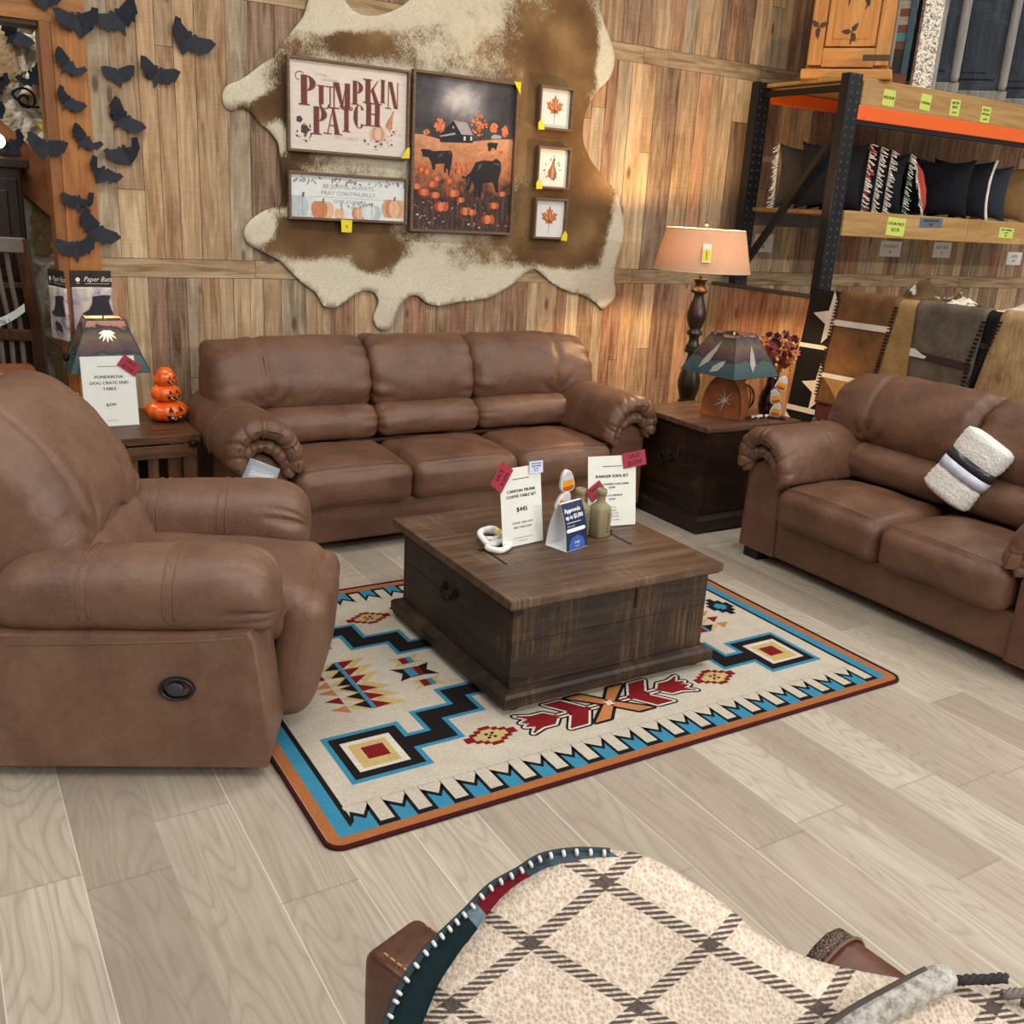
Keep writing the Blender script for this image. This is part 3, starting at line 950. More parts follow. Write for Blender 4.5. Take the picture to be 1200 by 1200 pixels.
# ------------------------------------------------------------------ rug
def build_rug():
    t = thing('area_rug', 'cream southwestern area rug with turquoise sawtooth border under the coffee trunk', 'rug', (.765, 2.03, 0))
    W, H = 2.312, 1.664
    def rr(i, r):
        r = max(.004, r - i)
        o = []
        for cx, cy, a0 in ((W - i - r, i + r, -90), (W - i - r, H - i - r, 0), (i + r, H - i - r, 90), (i + r, i + r, 180)):
            for q in range(6):
                a = R(a0 + 90 * q / 5); o.append((cx + r * math.cos(a), cy + r * math.sin(a)))
        return o
    bm = NB(); prism(bm, rr(.004, .05), 0.0005, .0085, 'z'); obj('pile', bm, RUG[0], t)
    bm = NB()
    ring = [Vector((x, y, .0065)) for x, y in rr(.004, .05)]
    tube(bm, ring, .0072, 8, 0, True); obj('binding', bm, RUG[4], t, True)
    bm = NB()
    f = lambda u, v, d: (u, v, .0086 + d)
    e = .00022
    def P(poly, lay, mi): flat(bm, poly, lay * e, mi, f)
    def mir(poly, lay, mi, xs=True, ys=True):
        P(poly, lay, mi)
        if xs: P([(W - x, y) for x, y in poly][::-1], lay, mi)
        if ys: P([(x, H - y) for x, y in poly][::-1], lay, mi)
        if xs and ys: P([(W - x, H - y) for x, y in poly], lay, mi)
    P(rr(.012, .05), 1, 3)
    P(rr(.046, .03), 2, 1)
    # sawtooth field edge: cream tongues outlined in black along the two long sides
    n = 18; per = (W - .10 * 2) / n
    def tooth(dy, x):
        return [(x, .155 - dy), (x + per * .36, .114 - dy), (x + per * .60, .158 - dy), (x + per * .62, .066 - dy), (x + per * .985, .066 - dy), (x + per * 1.0, .155 - dy)]
    def edge(dy):
        pts = []
        for i in range(n):
            pts += tooth(dy, .10 + i * per)[:-1]
        return pts
    def field(x0, dy):
        lo = edge(dy)
        lo = [(max(x0, min(W - x0, x)), y) for x, y in lo]
        return [(x0, .09 - dy)] + lo + [(W - x0, .155 - dy), (W - x0, .09 - dy)] + [(W - x0, H - .09 + dy)] + [(W - x, H - y) for x, y in lo] + [(x0, H - .155 + dy), (x0, H - .09 + dy)]
    def strips(x0, dy, lay, mi):
        P([(x0, .17), (W - x0, .17), (W - x0, H - .17), (x0, H - .17)], lay, mi)
        for i in range(n):
            x = .10 + i * per
            a, b, c, d = tooth(dy, x)[0], tooth(dy, x)[1], tooth(dy, x)[2], tooth(dy, x)[3]
            k = tooth(dy, x)
            w = dy
            for fl in (lambda q: q, lambda q: (W - q[0], H - q[1])):
                P([fl(q) for q in [k[0], k[1], (k[1][0], .171), (k[0][0], .171)]], lay, mi)
                P([fl(q) for q in [k[1], k[2], (k[2][0], .171), (k[1][0], .171)]], lay, mi)
                P([fl(q) for q in [(k[3][0] - w * .6, k[3][1]), (k[4][0] + w * .6, k[4][1]), (k[4][0] + w * .6, .171), (k[3][0] - w * .6, .171)]], lay, mi)
    strips(.088, .019, 3, 2)
    strips(.104, 0.0, 4, 0)
    for fl in (lambda q: q, lambda q: (W - q[0], H - q[1])):
        P([fl(q) for q in [(.088, .078), (.106, .096), (.126, .150), (.126, .171), (.088, .171)]], 3.05, 2)
        P([fl(q) for q in [(.104, .118), (.118, .172), (.104, .172)]], 4.1, 0)
        P([fl(q) for q in [(W - .106, .10), (W - .088, .10), (W - .088, .172), (W - .106, .172)]], 3.05, 2)
    # four eyed lozenges with stepped arms toward the middle
    def arm(off):
        # centre line of the stepped arm
        c = [(.42, .404), (.545, .404), (.545, .527), (.69, .527), (.69, .632), (.86, .632), (.86, .74), (1.0, .74)]
        w = .033 + off
        return c, w
    def thick(c, w):
        out = []
        for a, b in zip(c, c[1:]):
            x0, x1 = min(a[0], b[0]) - w, max(a[0], b[0]) + w
            y0, y1 = min(a[1], b[1]) - w, max(a[1], b[1]) + w
            out.append([(x0, y0), (x1, y0), (x1, y1), (x0, y1)])
        return out
    c, w = arm(.017)
    for i, (ww, mi, lay) in enumerate(((w, 1, 5), (w - .017, 2, 6))):
        for q in thick(c, ww): mir(q, lay + .05 * thick(c, ww).index(q), mi)
    for a, b, mi, lay in (((.168, .260), (.436, .536), 1, 5.5), ((.186, .278), (.418, .518), 2, 6.5), ((.213, .310), (.380, .483), 8, 7), ((.231, .325), (.357, .462), 6, 8), ((.265, .366), (.338, .436), 5, 9)):
        mir(rectp(a[0], a[1], b[0], b[1]), lay, mi)
    # small stepped flowers
    def flower(cx, cy):
        s = .0135
        lay = 5
        for hw, hh in ((7, 1.2), (5, 2.2), (3.2, 3.2), (1.6, 4.2)):
            mir(rectp(cx - hw * s, cy - hh * s, cx + hw * s, cy + hh * s), lay, 5); lay += .1
        for hw, hh in ((4.4, 1.0), (3, 1.8), (1.6, 2.8)):
            mir(rectp(cx - hw * s, cy - hh * s, cx + hw * s, cy + hh * s), lay, 6); lay += .1
        for dx in (-1, 1):
            for dy in (-1, 1): mir(rectp(cx + dx * .011 - .006, cy + dy * .011 - .006, cx + dx * .011 + .006, cy + dy * .011 + .006), lay, 2)
        mir(ell(cx, cy, .006, .006, 6), lay + .1, 5)
    flower(.672, .326)
    # crossed arrows in the middle of each long side
    def arrows(fl):
        def A(poly, lay, mi): P([fl(q) for q in poly], lay, mi)
        cx, cy = W / 2, .335
        for s in (-1, 1):
            def X(pts): return [(cx + s * x, cy + y) for x, y in pts]
            def grow(poly, g):
                mx = sum(p[0] for p in poly) / len(poly); my = sum(p[1] for p in poly) / len(poly)
                return [(x + math.copysign(g * 1.25, x - mx), y + math.copysign(g, y - my)) for x, y in poly]
            limb = lambda sy: [(.088, 0), (.15, sy * .086), (.222, sy * .086), (.158, 0)]
            shaft = [(.03, -.005), (.25, -.005), (.25, .005), (.03, .005)]
            head = [(.215, 0), (.252, -.040), (.300, -.040), (.352, -.060), (.322, -.026), (.356, -.014), (.330, 0), (.356, .014), (.322, .026), (.352, .060), (.300, .040), (.252, .040)]
            def stroke(poly, w, lay, mi):
                q = X(poly)
                for i in range(len(q)):
                    (x0, y0), (x1, y1) = q[i - 1], q[i]
                    l = math.hypot(x1 - x0, y1 - y0) or 1; nx, ny = -(y1 - y0) / l * w, (x1 - x0) / l * w
                    A([(x0 - nx, y0 - ny), (x1 - nx, y1 - ny), (x1 + nx, y1 + ny), (x0 + nx, y0 + ny)], lay, mi)
                    A(ell(x1, y1, w, w, 8), lay + .02, mi)
            parts_ = [shaft, limb(-1), limb(1), head]
            for poly in parts_: stroke(poly, .0165, 5, 2)
            for poly in parts_: stroke(poly, .0085, 5.5, 8)
            for k, poly in enumerate(parts_): A(X(poly), 6 + .1 * k, 5)
            for sy in (-1, 1):
                bar = [(-.022, 0), (.022, 0), (.125, sy * .092), (.062, sy * .092)]
                stroke(bar, .012, 7 + .1 * sy, 2); A(X(bar), 7.5 + .1 * sy, 7)
        A([(cx - .014, cy - .014), (cx + .014, cy - .014), (cx + .014, cy + .014), (cx - .014, cy + .014)], 8, 8)
    arrows(lambda q: q); arrows(lambda q: (q[0], H - q[1]))
    # column of little triangles on each short side
    cy = H / 2
    for k in range(6):
        y = cy + (k - 2.5) * .062
        for xs in (True, False):
            m = (lambda p: p) if xs else (lambda p: [(W - x, yy) for x, yy in p])
            up = -1 if k < 3 else 1
            P(m([(.445, y - .034), (.525, y + up * .03), (.460, y + .030), (.430, y + .034)]), 5, 6)
            P(m([(.318, y - up * .012), (.395, y + .036), (.395, y - .036)]), 5.2, 6)
            P(m([(.412, y - .029), (.472, y + up * .022), (.412, y + .029)]), 5.6, 5)
            P(m([(.398, y - .029), (.398, y + .029), (.345, y - up * .020)]), 5.6, 2)
            P(m(rectp(.397, y - .031, .411, y + .031)), 6, 1)
            P(m([(.262 + .002, y - up * .014), (.322, y - .026), (.322, y + .026)]), 5.6, 5 if k in (1, 4) else 7)
    # three flying banners beside the trunk
    def banner(x0, x1, y, h, cols):
        n2 = len(cols); dx = (x1 - x0) / n2
        for xs in (True, False):
            m = (lambda p: p) if xs else (lambda p: [(W - x, yy) for x, yy in p])
            P(m([(x0, y - h), (x0 + (x1 - x0) * .3, y - h * .72), (x0 + (x1 - x0) * .7, y - h * .72), (x1, y - h), (x1 - .03, y), (x1, y + h), (x0 + (x1 - x0) * .7, y + h * .72), (x0 + (x1 - x0) * .3, y + h * .72), (x0, y + h), (x0 + .03, y)]), 5, cols[0])
            P(m([(x0 + (x1 - x0) * .3, y - h * .62), (x0 + (x1 - x0) * .52, y - h * .62), (x0 + (x1 - x0) * .52, y + h * .62), (x0 + (x1 - x0) * .3, y + h * .62)]), 6, cols[1])
            P(m([(x0 + (x1 - x0) * .52, y - h * .62), (x0 + (x1 - x0) * .68, y - h * .62), (x0 + (x1 - x0) * .68, y + h * .62), (x0 + (x1 - x0) * .52, y + h * .62)]), 6, cols[2])
    banner(.562, .718, .832, .050, (2, 1, 5))
    banner(.585, .715, .925, .038, (6, 5, 1)); banner(.585, .715, .740, .038, (6, 5, 1))
    # stepped crosses at the ends
    for xs in (True, False):
        m = (lambda p: p) if xs else (lambda p: [(W - x, yy) for x, yy in p])
        lay = 5
        for hw, hh in ((.060, .028), (.040, .058), (.016, .085)):
            P(m(rectp(.178 - hw, cy - hh, .178 + hw, cy + hh)), lay, 2); lay += .2
        P(m(rectp(.178 - .028, cy - .016, .178 + .028, cy + .016)), 6, 1); P(m(rectp(.178 - .014, cy - .03, .178 + .014, cy + .03)), 6.2, 1)
    for fc in bm.faces:
        fc.normal_update()
        if fc.normal.z < 0: fc.normal_flip()
    me = bpy.data.meshes.new('pattern'); bm.to_mesh(me); bm.free()
    for m in RUG: me.materials.append(m)
    o = bpy.data.objects.new('pattern', me); C.objects.link(o); o.parent = t
build_rug()

# ------------------------------------------------------------------ trunks
def iron_handle(parent, Mx, s=1.0):
    """drop handle with two back plates, built facing -y then placed by Mx"""
    bm = NB()
    for x in (-.05, .05):
        lathe(bm, [(.0, .0), (.022 * s, .0), (.022 * s, .004), (.012 * s, .008), (.0, .009)], 14, (0, 0, 0), 0, True, Mx @ Matrix.Translation((x * s, 0, .004)) @ Matrix.Rotation(R(90), 4, 'X'))
    pts = [(math.cos(a) * .05 * s, -.016 - .004 * math.sin(-a), math.sin(a) * .038 * s) for a in [PI + PI * i / 16 for i in range(17)]]
    tube(bm, [Mx @ Vector(p) for p in pts], .006 * s, 8)
    for x in (-.05, .05): tube(bm, [Mx @ Vector((x * s, 0, 0)), Mx @ Vector((x * s, -.02, 0))], .006 * s, 8)
    return obj('iron_handle', bm, M_IRON, parent, True)

M_OLDIRON = plain('#2a1d16', .5, .3, .2)
def coffee_trunk():
    t = thing('coffee_table', 'low square dark wooden trunk coffee table standing on the patterned rug', 'coffee table', (1.99, 2.89, .0098))
    X, Y, Hh = .425, .425, .425
    z0 = .085
    for s in (-1, 1):
        for k, (a, b) in enumerate(((z0, .25), (.2515, .392))):
            bm = NB(); box(bm, (0, s * (Y - .011), (a + b) / 2), (2 * X, .022, b - a), 0, .002)
            obj('front_board' if s < 0 else 'back_board', bm, M_TRUNK['x'], t, False)
            bm = NB(); box(bm, (s * (X - .0105), 0, (a + b) / 2), (.021, 2 * Y - .046, b - a), 0, .002)
            obj('side_board', bm, M_TRUNK['y'], t, False)
    for a, b in ((-.462, -.008), (-.006, .462)):
        bm = NB(); box(bm, (0, (a + b) / 2, .408), (.922, b - a, .033), 0, .005)
        obj('lid', bm, M_TRUNK_TOP, t)
    bm = NB()
    box(bm, (0, -.447, .392), (.90, .018, .012), 0, .002)
    obj('lid_lip', bm, M_TRUNK['x'], t)
    bm = NB()
    pr = [(.462, .03), (.462, .068), (.452, .078), (.43, .085), (.40, .085), (.40, .03)]
    rings = []
    for sx, sy in ((1, 1), (-1, 1), (-1, -1), (1, -1)):
        rings.append([Vector((sx * u, sy * u, v)) for u, v in pr])
    rings.append(rings[0])
    loft(bm, rings, True, False); obj('plinth', bm, M_TRUNK['x'], t)
    for sx in (-1, 1):
        for sy in (-1, 1):
            bm = NB(); lathe(bm, [(.02, 0), (.034, .006), (.038, .018), (.034, .028), (.03, .031)], 16, (sx * .40, sy * .40, 0)); obj('foot', bm, M_TRUNK['z'], t, True)
    for x in (-1, 1):
        Mx = Matrix.Translation((x * (X + .001), -.02 * x, .275)) @ Matrix.Rotation(R(-90 if x < 0 else 90), 4, 'Z')
        iron_handle(t, Mx, .82)
    # iron strap latch on the front, two lid straps, corner irons
    bm = NB(); box(bm, (.09, -Y - .0025, .345), (.012, .005, .10), 0, .001); obj('latch', bm, M_OLDIRON, t)
    for x in (-.30, .26):
        bm = NB(); box(bm, (x, -.08, .4252), (.012, .16, .0022), 0, .0008); box(bm, (x, -.002, .428), (.046, .014, .007), 0, .002)
        obj('lid_hinge', bm, M_OLDIRON, t)
    for z in (.36, .115):
        for L in (.040,):
            bm = NB()
            for a in range(2):
                w = [(-X - .002, z - .016), (-X + L, z - .004), (-X + L, z + .004), (-X - .002, z + .016)]
                if a == 0: prism(bm, w, -Y - .003, -Y + .0, 'y')
                else: prism(bm, [(-Y - .002, z - .016), (-Y + L, z - .004), (-Y + L, z + .004), (-Y - .002, z + .016)], -X - .003, -X, 'x')
            obj('corner_iron', bm, M_OLDIRON, t)
    return t
coffee_trunk()

def end_trunk():
    t = thing('end_table_trunk', 'tall near-black wooden trunk end table in the corner between sofa and loveseat', 'end table', (3.85, 4.03, 0))
    X, Y = .335, .305
    for s in (-1, 1):
        for a, b in ((.09, .33), (.331, .556)):
            bm = NB(); box(bm, (0, s * (Y - .011), (a + b) / 2), (2 * X, .022, b - a), 0, .002)
            obj('front_board' if s < 0 else 'back_board', bm, M_TRUNK2['x'], t)
            bm = NB(); box(bm, (s * (X - .0105), 0, (a + b) / 2), (.021, 2 * Y - .046, b - a), 0, .002)
            obj('side_board', bm, M_TRUNK2['y'], t)
    bm = NB(); box(bm, (0, 0, .573), (.70, .64, .030), 0, .005); obj('lid', bm, M_TRUNK2_TOP, t)
    bm = NB()
    rings = []
    for sx, sy in ((1, 1), (-1, 1), (-1, -1), (1, -1)):
        rings.append([Vector((sx * (X + u), sy * (Y + u), v)) for u, v in ((.035, .012), (.035, .075), (.025, .088), (.0, .094), (-.03, .094), (-.03, .012))])
    rings.append(rings[0]); loft(bm, rings, True, False); obj('plinth', bm, M_TRUNK2['x'], t)
    for sx in (-1, 1):
        for sy in (-1, 1):
            bm = NB(); box(bm, (sx * .30, sy * .27, .007), (.07, .07, .014)); obj('foot', bm, M_TRUNK2['x'], t)
    bm = NB(); box(bm, (0, -Y - .003, .47), (.05, .006, .07), 0, .002); box(bm, (0, -Y - .006, .52), (.03, .006, .09), 0, .002); obj('latch', bm, M_IRON, t)
    iron_handle(t, Matrix.Translation((-X - .001, 0, .36)) @ Matrix.Rotation(R(-90), 4, 'Z'), 1.0)
end_trunk()

def crate_table():
    t = thing('crate_end_table', 'rustic dark wood crate end table with slatted front between recliner and sofa', 'end table', (.715, 4.83, 0))
    X, Y = .335, .32
    for k in range(4):
        bm = NB(); box(bm, (0, -Y + .08 + k * .1605, .531), (.70, .1595, .038), 0, .004)
        obj('top_board', bm, M_CRATE['x'], t)
    for s in (-1, 1):
        bm = NB(); box(bm, (0, s * (Y - .005), .475), (.66, .022, .06), 0, .003); obj('apron', bm, M_CRATE['x'], t)
        bm = NB(); box(bm, (s * (X - .015), 0, .475), (.022, .60, .06), 0, .003); obj('side_apron', bm, M_CRATE['y'], t)
    for sx in (-1, 1):
        for sy in (-1, 1):
            bm = NB(); box(bm, (sx * (X - .035), sy * (Y - .03), .256), (.065, .05, .512), 0, .004); obj('leg', bm, M_CRATE['z'], t)
    for k in range(6):
        bm = NB(); box(bm, (-.225 + k * .09, -Y + .03, .25), (.048, .016, .40), 0, .003); obj('slat', bm, M_CRATE['z'], t)
    bm = NB(); box(bm, (0, -Y + .03, .05), (.60, .02, .05), 0, .003); obj('bottom_rail', bm, M_CRATE['x'], t)
    bm = NB(); box(bm, (0, 0.02, .06), (.60, .56, .02)); obj('crate_floor', bm, M_CRATE['x'], t)
    bm = NB(); box(bm, (0, .28, .27), (.62, .016, .40)); obj('back_panel', bm, M_TRUNK2['x'], t)
    for x in (-.30, 0.0, .31):
        bm = NB(); lathe(bm, [(0, 0), (.02, 0), (.019, .006), (.012, .014), (0, .017)], 14, (0, 0, 0), 0, True, Matrix.Translation((x, -Y - .018, .512)) @ Matrix.Rotation(R(90), 4, 'X'))
        obj('iron_stud', bm, M_IRON, t, True)
crate_table()
# ------------------------------------------------------------------ cowhide on the wall
from mathutils.geometry import delaunay_2d_cdt
def cowhide():
    out = [(1.901, 2.604), (1.875, 2.526), (1.817, 2.452), (1.75, 2.368), (1.711, 2.313), (1.655, 2.276), (1.589, 2.223), (1.533, 2.184), (1.468, 2.152), (1.443, 2.108), (1.451, 2.058), (1.483, 2.036), (1.547, 2.05), (1.593, 2.032), (1.629, 1.989), (1.676, 1.958), (1.708, 1.926), (1.732, 1.884), (1.74, 1.759), (1.748, 1.651), (1.741, 1.586), (1.658, 1.555), (1.58, 1.506), (1.54, 1.459), (1.535, 1.413), (1.566, 1.368), (1.653, 1.323), (1.732, 1.287), (1.781, 1.24), (1.852, 1.174), (1.935, 1.116), (1.977, 1.046), (2.041, 1.036), (2.106, 1.066), (2.171, 1.111), (2.237, 1.131), (2.293, 1.117), (2.316, 1.066), (2.294, 1.004), (2.288, 0.963), (2.318, 0.911), (2.376, 0.899), (2.41, 0.93), (2.431, 1.004), (2.465, 1.066), (2.522, 1.104), (2.581, 1.098), (2.641, 1.056), (2.726, 1.045), (2.848, 1.066), (2.972, 1.077), (3.06, 1.092), (3.148, 1.132), (3.249, 1.188), (3.325, 1.248), (3.389, 1.273), (3.46, 1.235), (3.547, 1.18), (3.662, 1.135), (3.778, 1.113), (3.885, 1.066), (3.948, 1.019), (4.004, 1.054), (4.043, 1.114), (4.024, 1.231), (4.033, 1.335), (4.066, 1.44), (4.068, 1.554), (4.032, 1.687), (3.969, 1.784), (3.875, 1.855), (3.782, 1.935), (3.719, 2.015), (3.684, 2.096), (3.681, 2.179), (3.697, 2.243), (3.731, 2.307), (3.779, 2.374), (3.842, 2.431), (3.883, 2.507), (3.88, 2.588), (3.844, 2.664), (3.795, 2.737), (3.753, 2.81), (3.727, 2.884), (3.65, 2.987), (3.393, 3.022), (3.012, 2.979), (2.7, 2.894), (2.551, 2.784), (2.469, 2.682), (2.365, 2.615), (2.241, 2.576), (2.15, 2.592), (2.1, 2.633), (2.05, 2.692), (1.963, 2.688), (1.914, 2.639)]
    # the outline swings out round the right flank
    sm = [Vector((p[0], p[1])) for p in crv(out, 3)]
    n = len(sm)
    edges = [(i, (i + 1) % n) for i in range(n)]
    def inside(x, y):
        c = False
        for i in range(n):
            a, b = sm[i], sm[i - 1]
            if (a.y > y) != (b.y > y) and x < (b.x - a.x) * (y - a.y) / (b.y - a.y) + a.x: c = not c
        return c
    pts = list(sm)
    st = .028
    for i in range(int(2.75 / st)):
        for j in range(int(2.2 / st)):
            x, y = 1.42 + i * st + (j % 2) * st / 2, .88 + j * st
            if inside(x, y):
                if min((p - Vector((x, y))).length for p in sm[::2]) > .018: pts.append(Vector((x, y)))
    vs, es, fs, *_ = delaunay_2d_cdt(pts, edges, [], 1, 1e-5)
    me = bpy.data.meshes.new('cowhide')
    def depth(x, z):
        d = min((p - Vector((x, z))).length for p in sm[::2])
        e = max(0, 1 - d / .12)
        return YW - .010 - .012 * (.5 + fbm((x, z, 0), 3.1)) * .6 - e * .014 * max(0, fbm((x, z, 5), 5.5) + .25)
    me.from_pydata([(v.x, depth(v.x, v.y), v.y) for v in vs], [], [f for f in fs])
    blobs = [(1.66, 2.07, .20, .12, .9, .5), (1.80, 2.0, .14, .30, 1, .8), (1.76, 1.72, .12, .22, 1, .9), (2.15, 2.46, .26, .09, .8, .1), (1.85, 2.36, .14, .09, .6, 0), (1.95, 1.45, .42, .15, 1.15, .55), (1.75, 1.44, .13, .10, .6, .3), (2.30, 1.34, .20, .16, .9, .2),
             (2.39, 1.17, .09, .14, 1.0, .1), (3.52, 2.50, .30, .32, 1, 0), (3.45, 2.1, .34, .34, 1.1, 0), (3.66, 1.62, .42, .42, 1.15, .05), (3.85, 1.40, .16, .22, .7, 0), (2.9, 2.42, .60, .22, .50, 0), (2.7, 1.9, .55, .5, .6, 0), (3.05, 1.38, .5, .16, .55, 0), (3.0, 2.72, .5, .2, .36, 0), (2.2, 1.80, .34, .09, .38, .25), (3.62, 2.82, .14, .2, .5, 0)]
    whites = [(1.60, 1.50, .10, .05), (1.55, 2.14, .09, .05), (2.02, 2.58, .26, .10), (2.7, 1.12, .6, .08), (2.02, 1.14, .26, .10), (3.86, 2.52, .09, .2), (4.02, 1.3, .07, .4), (3.60, 1.20, .35, .07), (1.62, 1.45, .10, .06), (2.55, 1.18, .12, .12), (2.35, .95, .09, .08), (1.74, 1.93, .05, .09), (1.83, 1.545, .08, .03)]
    bv, dv = [], []
    for v in me.vertices:
        x, z = v.co.x, v.co.z
        b = d = 0
        for cx, cz, rx, rz, s, dk in blobs:
            q = ((x - cx) / rx) ** 2 + ((z - cz) / rz) ** 2
            w = s * math.exp(-q * .9)
            b = max(b, w) if s >= .7 else b + w * .5
            d = max(d, dk * math.exp(-q))
        for cx, cz, rx, rz in whites:
            b -= 1.1 * math.exp(-(((x - cx) / rx) ** 2 + ((z - cz) / rz) ** 2))
        bv.append(max(0, min(1.1, b + .08))); dv.append(max(0, min(.85, d)))
    a = me.attributes.new('brown_amount', 'FLOAT', 'POINT'); a.data.foreach_set('value', bv)
    a = me.attributes.new('dark_amount', 'FLOAT', 'POINT'); a.data.foreach_set('value', dv)
    for p in me.polygons: p.use_smooth = True
    me.materials.append(M_HIDE)
    o = bpy.data.objects.new('cowhide', me); C.objects.link(o)
    m = o.modifiers.new('thickness', 'SOLIDIFY'); m.thickness = .004; m.offset = 0
    tag(o, 'large brown and white cowhide spread on the board wall above the sofa', 'cowhide')
cowhide()

# ------------------------------------------------------------------ framed prints
def framed(name, label, cx, cz, w, h, panel, fw=.016, dp=.032, group=None):
    """a shallow box frame; local x right, z up, hung in front of the hide"""
    t = thing(name, label, 'framed picture', (cx, YW - .048, cz), 0, group)
    bm = NB()
    pr = [(0, 0), (0, -dp), (-.003, -dp - .002), (-fw + .002, -dp - .002), (-fw, -dp + .001), (-fw, -.012), (-fw, 0)]
    rings = []
    for sx, sy in ((1, 1), (-1, 1), (-1, -1), (1, -1)):
        rings.append([Vector((sx * (w / 2 + u), d + .016, sy * (h / 2 + u))) for u, d in pr])
    rings.append(rings[0])
    loft(bm, rings, True, False); obj('frame', bm, M_FRAME, t)
    bm = NB(); box(bm, (0, .009, 0), (w - 2 * fw, .010, h - 2 * fw)); obj('print', bm, panel, t)
    return t
def canvas(t, mats, draw, name='artwork'):
    bm = NB(); draw(bm)
    bmesh.ops.recalc_face_normals(bm, faces=bm.faces)
    for f in bm.faces:
        f.normal_update()
        if f.normal.y > 0: f.normal_flip()
    me = bpy.data.meshes.new(name); bm.to_mesh(me); bm.free()
    for m in mats: me.materials.append(m)
    o = bpy.data.objects.new(name, me); C.objects.link(o); o.parent = t
    return o
FL = lambda lay: (lambda u, v, d: (u, .0035 - .00022 * (lay + d), v))
def A(bm, poly, lay, mi): flat(bm, poly, 0, mi, FL(lay))
def T(bm, s, size, x, y, lay, mi, **k): write(bm, s, size, x, y, mi, 0, f=FL(lay), **k)

def corner_tag(t, x, z, pts, flap=None, nm='price_tag'):
    """yellow sticker stuck over the frame edge"""
    bm = NB()
    prism(bm, [(x + u, z + v) for u, v in pts], -.0248, -.0228, 'y')
    o = obj(nm, bm, M_YELLOW, t)
    return o

def glyph(bm, ch, x, y, w, h, lay, mi, sl=0.0):
    """condensed letter: heavy stems, hair-thin joins"""
    th, tn = w * .34, w * .07
    cnt = [0]
    def Q(pts):
        cnt[0] += 1
        A(bm, [(x + u + sl * v, y + v) for u, v in pts], lay + .07 * cnt[0], mi)
    def arc(cx, cy, rx, ry, a0, a1, fat, k=14):
        pts = []
        for i in range(k + 1):
            a = R(a0 + (a1 - a0) * i / k); pts.append((cx + rx * math.cos(a), cy + ry * math.sin(a)))
        for i in range(k, -1, -1):
            a = R(a0 + (a1 - a0) * i / k); f = fat * abs(math.cos(a)) + tn * abs(math.sin(a)) * .8
            pts.append((cx + (rx - f) * math.cos(a), cy + (ry - max(tn * .8, f * .35)) * math.sin(a)))
        Q(pts)
    serif = lambda cx, yy: Q([(cx - th * .9, yy - tn * .5), (cx + th * .9, yy - tn * .5), (cx + th * .9, yy + tn * .5), (cx - th * .9, yy + tn * .5)])
    if ch == 'P':
        Q(rectp(.12 * w, 0, .12 * w + th, h)); serif(.12 * w + th / 2, 0); arc(.35 * w, h * .73, .6 * w, h * .27, -90, 90, th)
    elif ch == 'U':
        Q(rectp(.05 * w, h * .2, .05 * w + th, h)); Q(rectp(.85 * w, h * .2, .85 * w + tn * 1.3, h)); arc(.48 * w, h * .22, .43 * w, h * .22, 180, 360, tn * 2.2); serif(.2 * w, h); serif(.87 * w, h)
    elif ch == 'M':
        Q(rectp(.03 * w, 0, .03 * w + tn, h)); Q([(.03 * w, h), (.03 * w + th, h), (.52 * w + th * .4, 0), (.52 * w, 0)]); Q([(.52 * w + tn, 0), (.52 * w, .08 * h), (.78 * w, h), (.80 * w, h)]); Q(rectp(.72 * w, 0, .72 * w + th * .9, h)); serif(.85 * w, 0); serif(.06 * w, 0)
    elif ch == 'K':
        Q(rectp(.06 * w, 0, .06 * w + th, h)); Q([(.38 * w, h * .45), (.38 * w + tn * 1.4, h * .45), (.95 * w, h), (.9 * w, h)]); Q([(.45 * w, h * .58), (.58 * w, h * .70), (1.02 * w, 0), (1.02 * w - th, 0)]); serif(.2 * w, 0); serif(.2 * w, h)
    elif ch == 'I':
        Q(rectp(.30 * w, 0, .30 * w + th * 1.1, h)); serif(.47 * w, 0); serif(.47 * w, h)
    elif ch == 'N':
        Q(rectp(.03 * w, 0, .03 * w + tn, h)); Q([(.03 * w, h), (.03 * w + th * 1.1, h), (.92 * w, 0), (.92 * w - th * .9, 0)]); Q(rectp(.88 * w, 0, .88 * w + tn, h)); serif(.05 * w, 0)
    elif ch == 'A':
        Q([(.02 * w, 0), (.02 * w + tn, 0), (.5 * w, h), (.44 * w, h)]); Q([(.98 * w, 0), (.98 * w - th * 1.1, 0), (.40 * w, h), (.56 * w, h)]); Q(rectp(.16 * w, h * .3, .7 * w, h * .3 + tn)); serif(.85 * w, 0); serif(.05 * w, 0)
    elif ch == 'T':
        Q(rectp(.36 * w, 0, .36 * w + th, h)); Q(rectp(0, h - tn, w, h)); Q([(0, h), (0, h * .86), (tn, h)]); Q([(w, h), (w, h * .86), (w - tn, h)]); serif(.52 * w, 0)
    elif ch == 'C':
        arc(.52 * w, h * .5, .48 * w, h * .5, 40, 320, th)
    elif ch == 'H':
        Q(rectp(.05 * w, 0, .05 * w + th, h)); Q(rectp(.66 * w, 0, .66 * w + th, h)); Q(rectp(.2 * w, h * .5, .8 * w, h * .5 + tn)); serif(.2 * w, 0); serif(.2 * w, h); serif(.82 * w, 0); serif(.82 * w, h)

def leafp(cx, cy, L, wd, rot):
    c, s = math.cos(rot), math.sin(rot)
    return [(cx + u * c - v * s, cy + u * s + v * c) for u, v in [(0, 0), (L * .3, wd), (L * .7, wd * .7), (L, 0), (L * .7, -wd * .7), (L * .3, -wd)]]

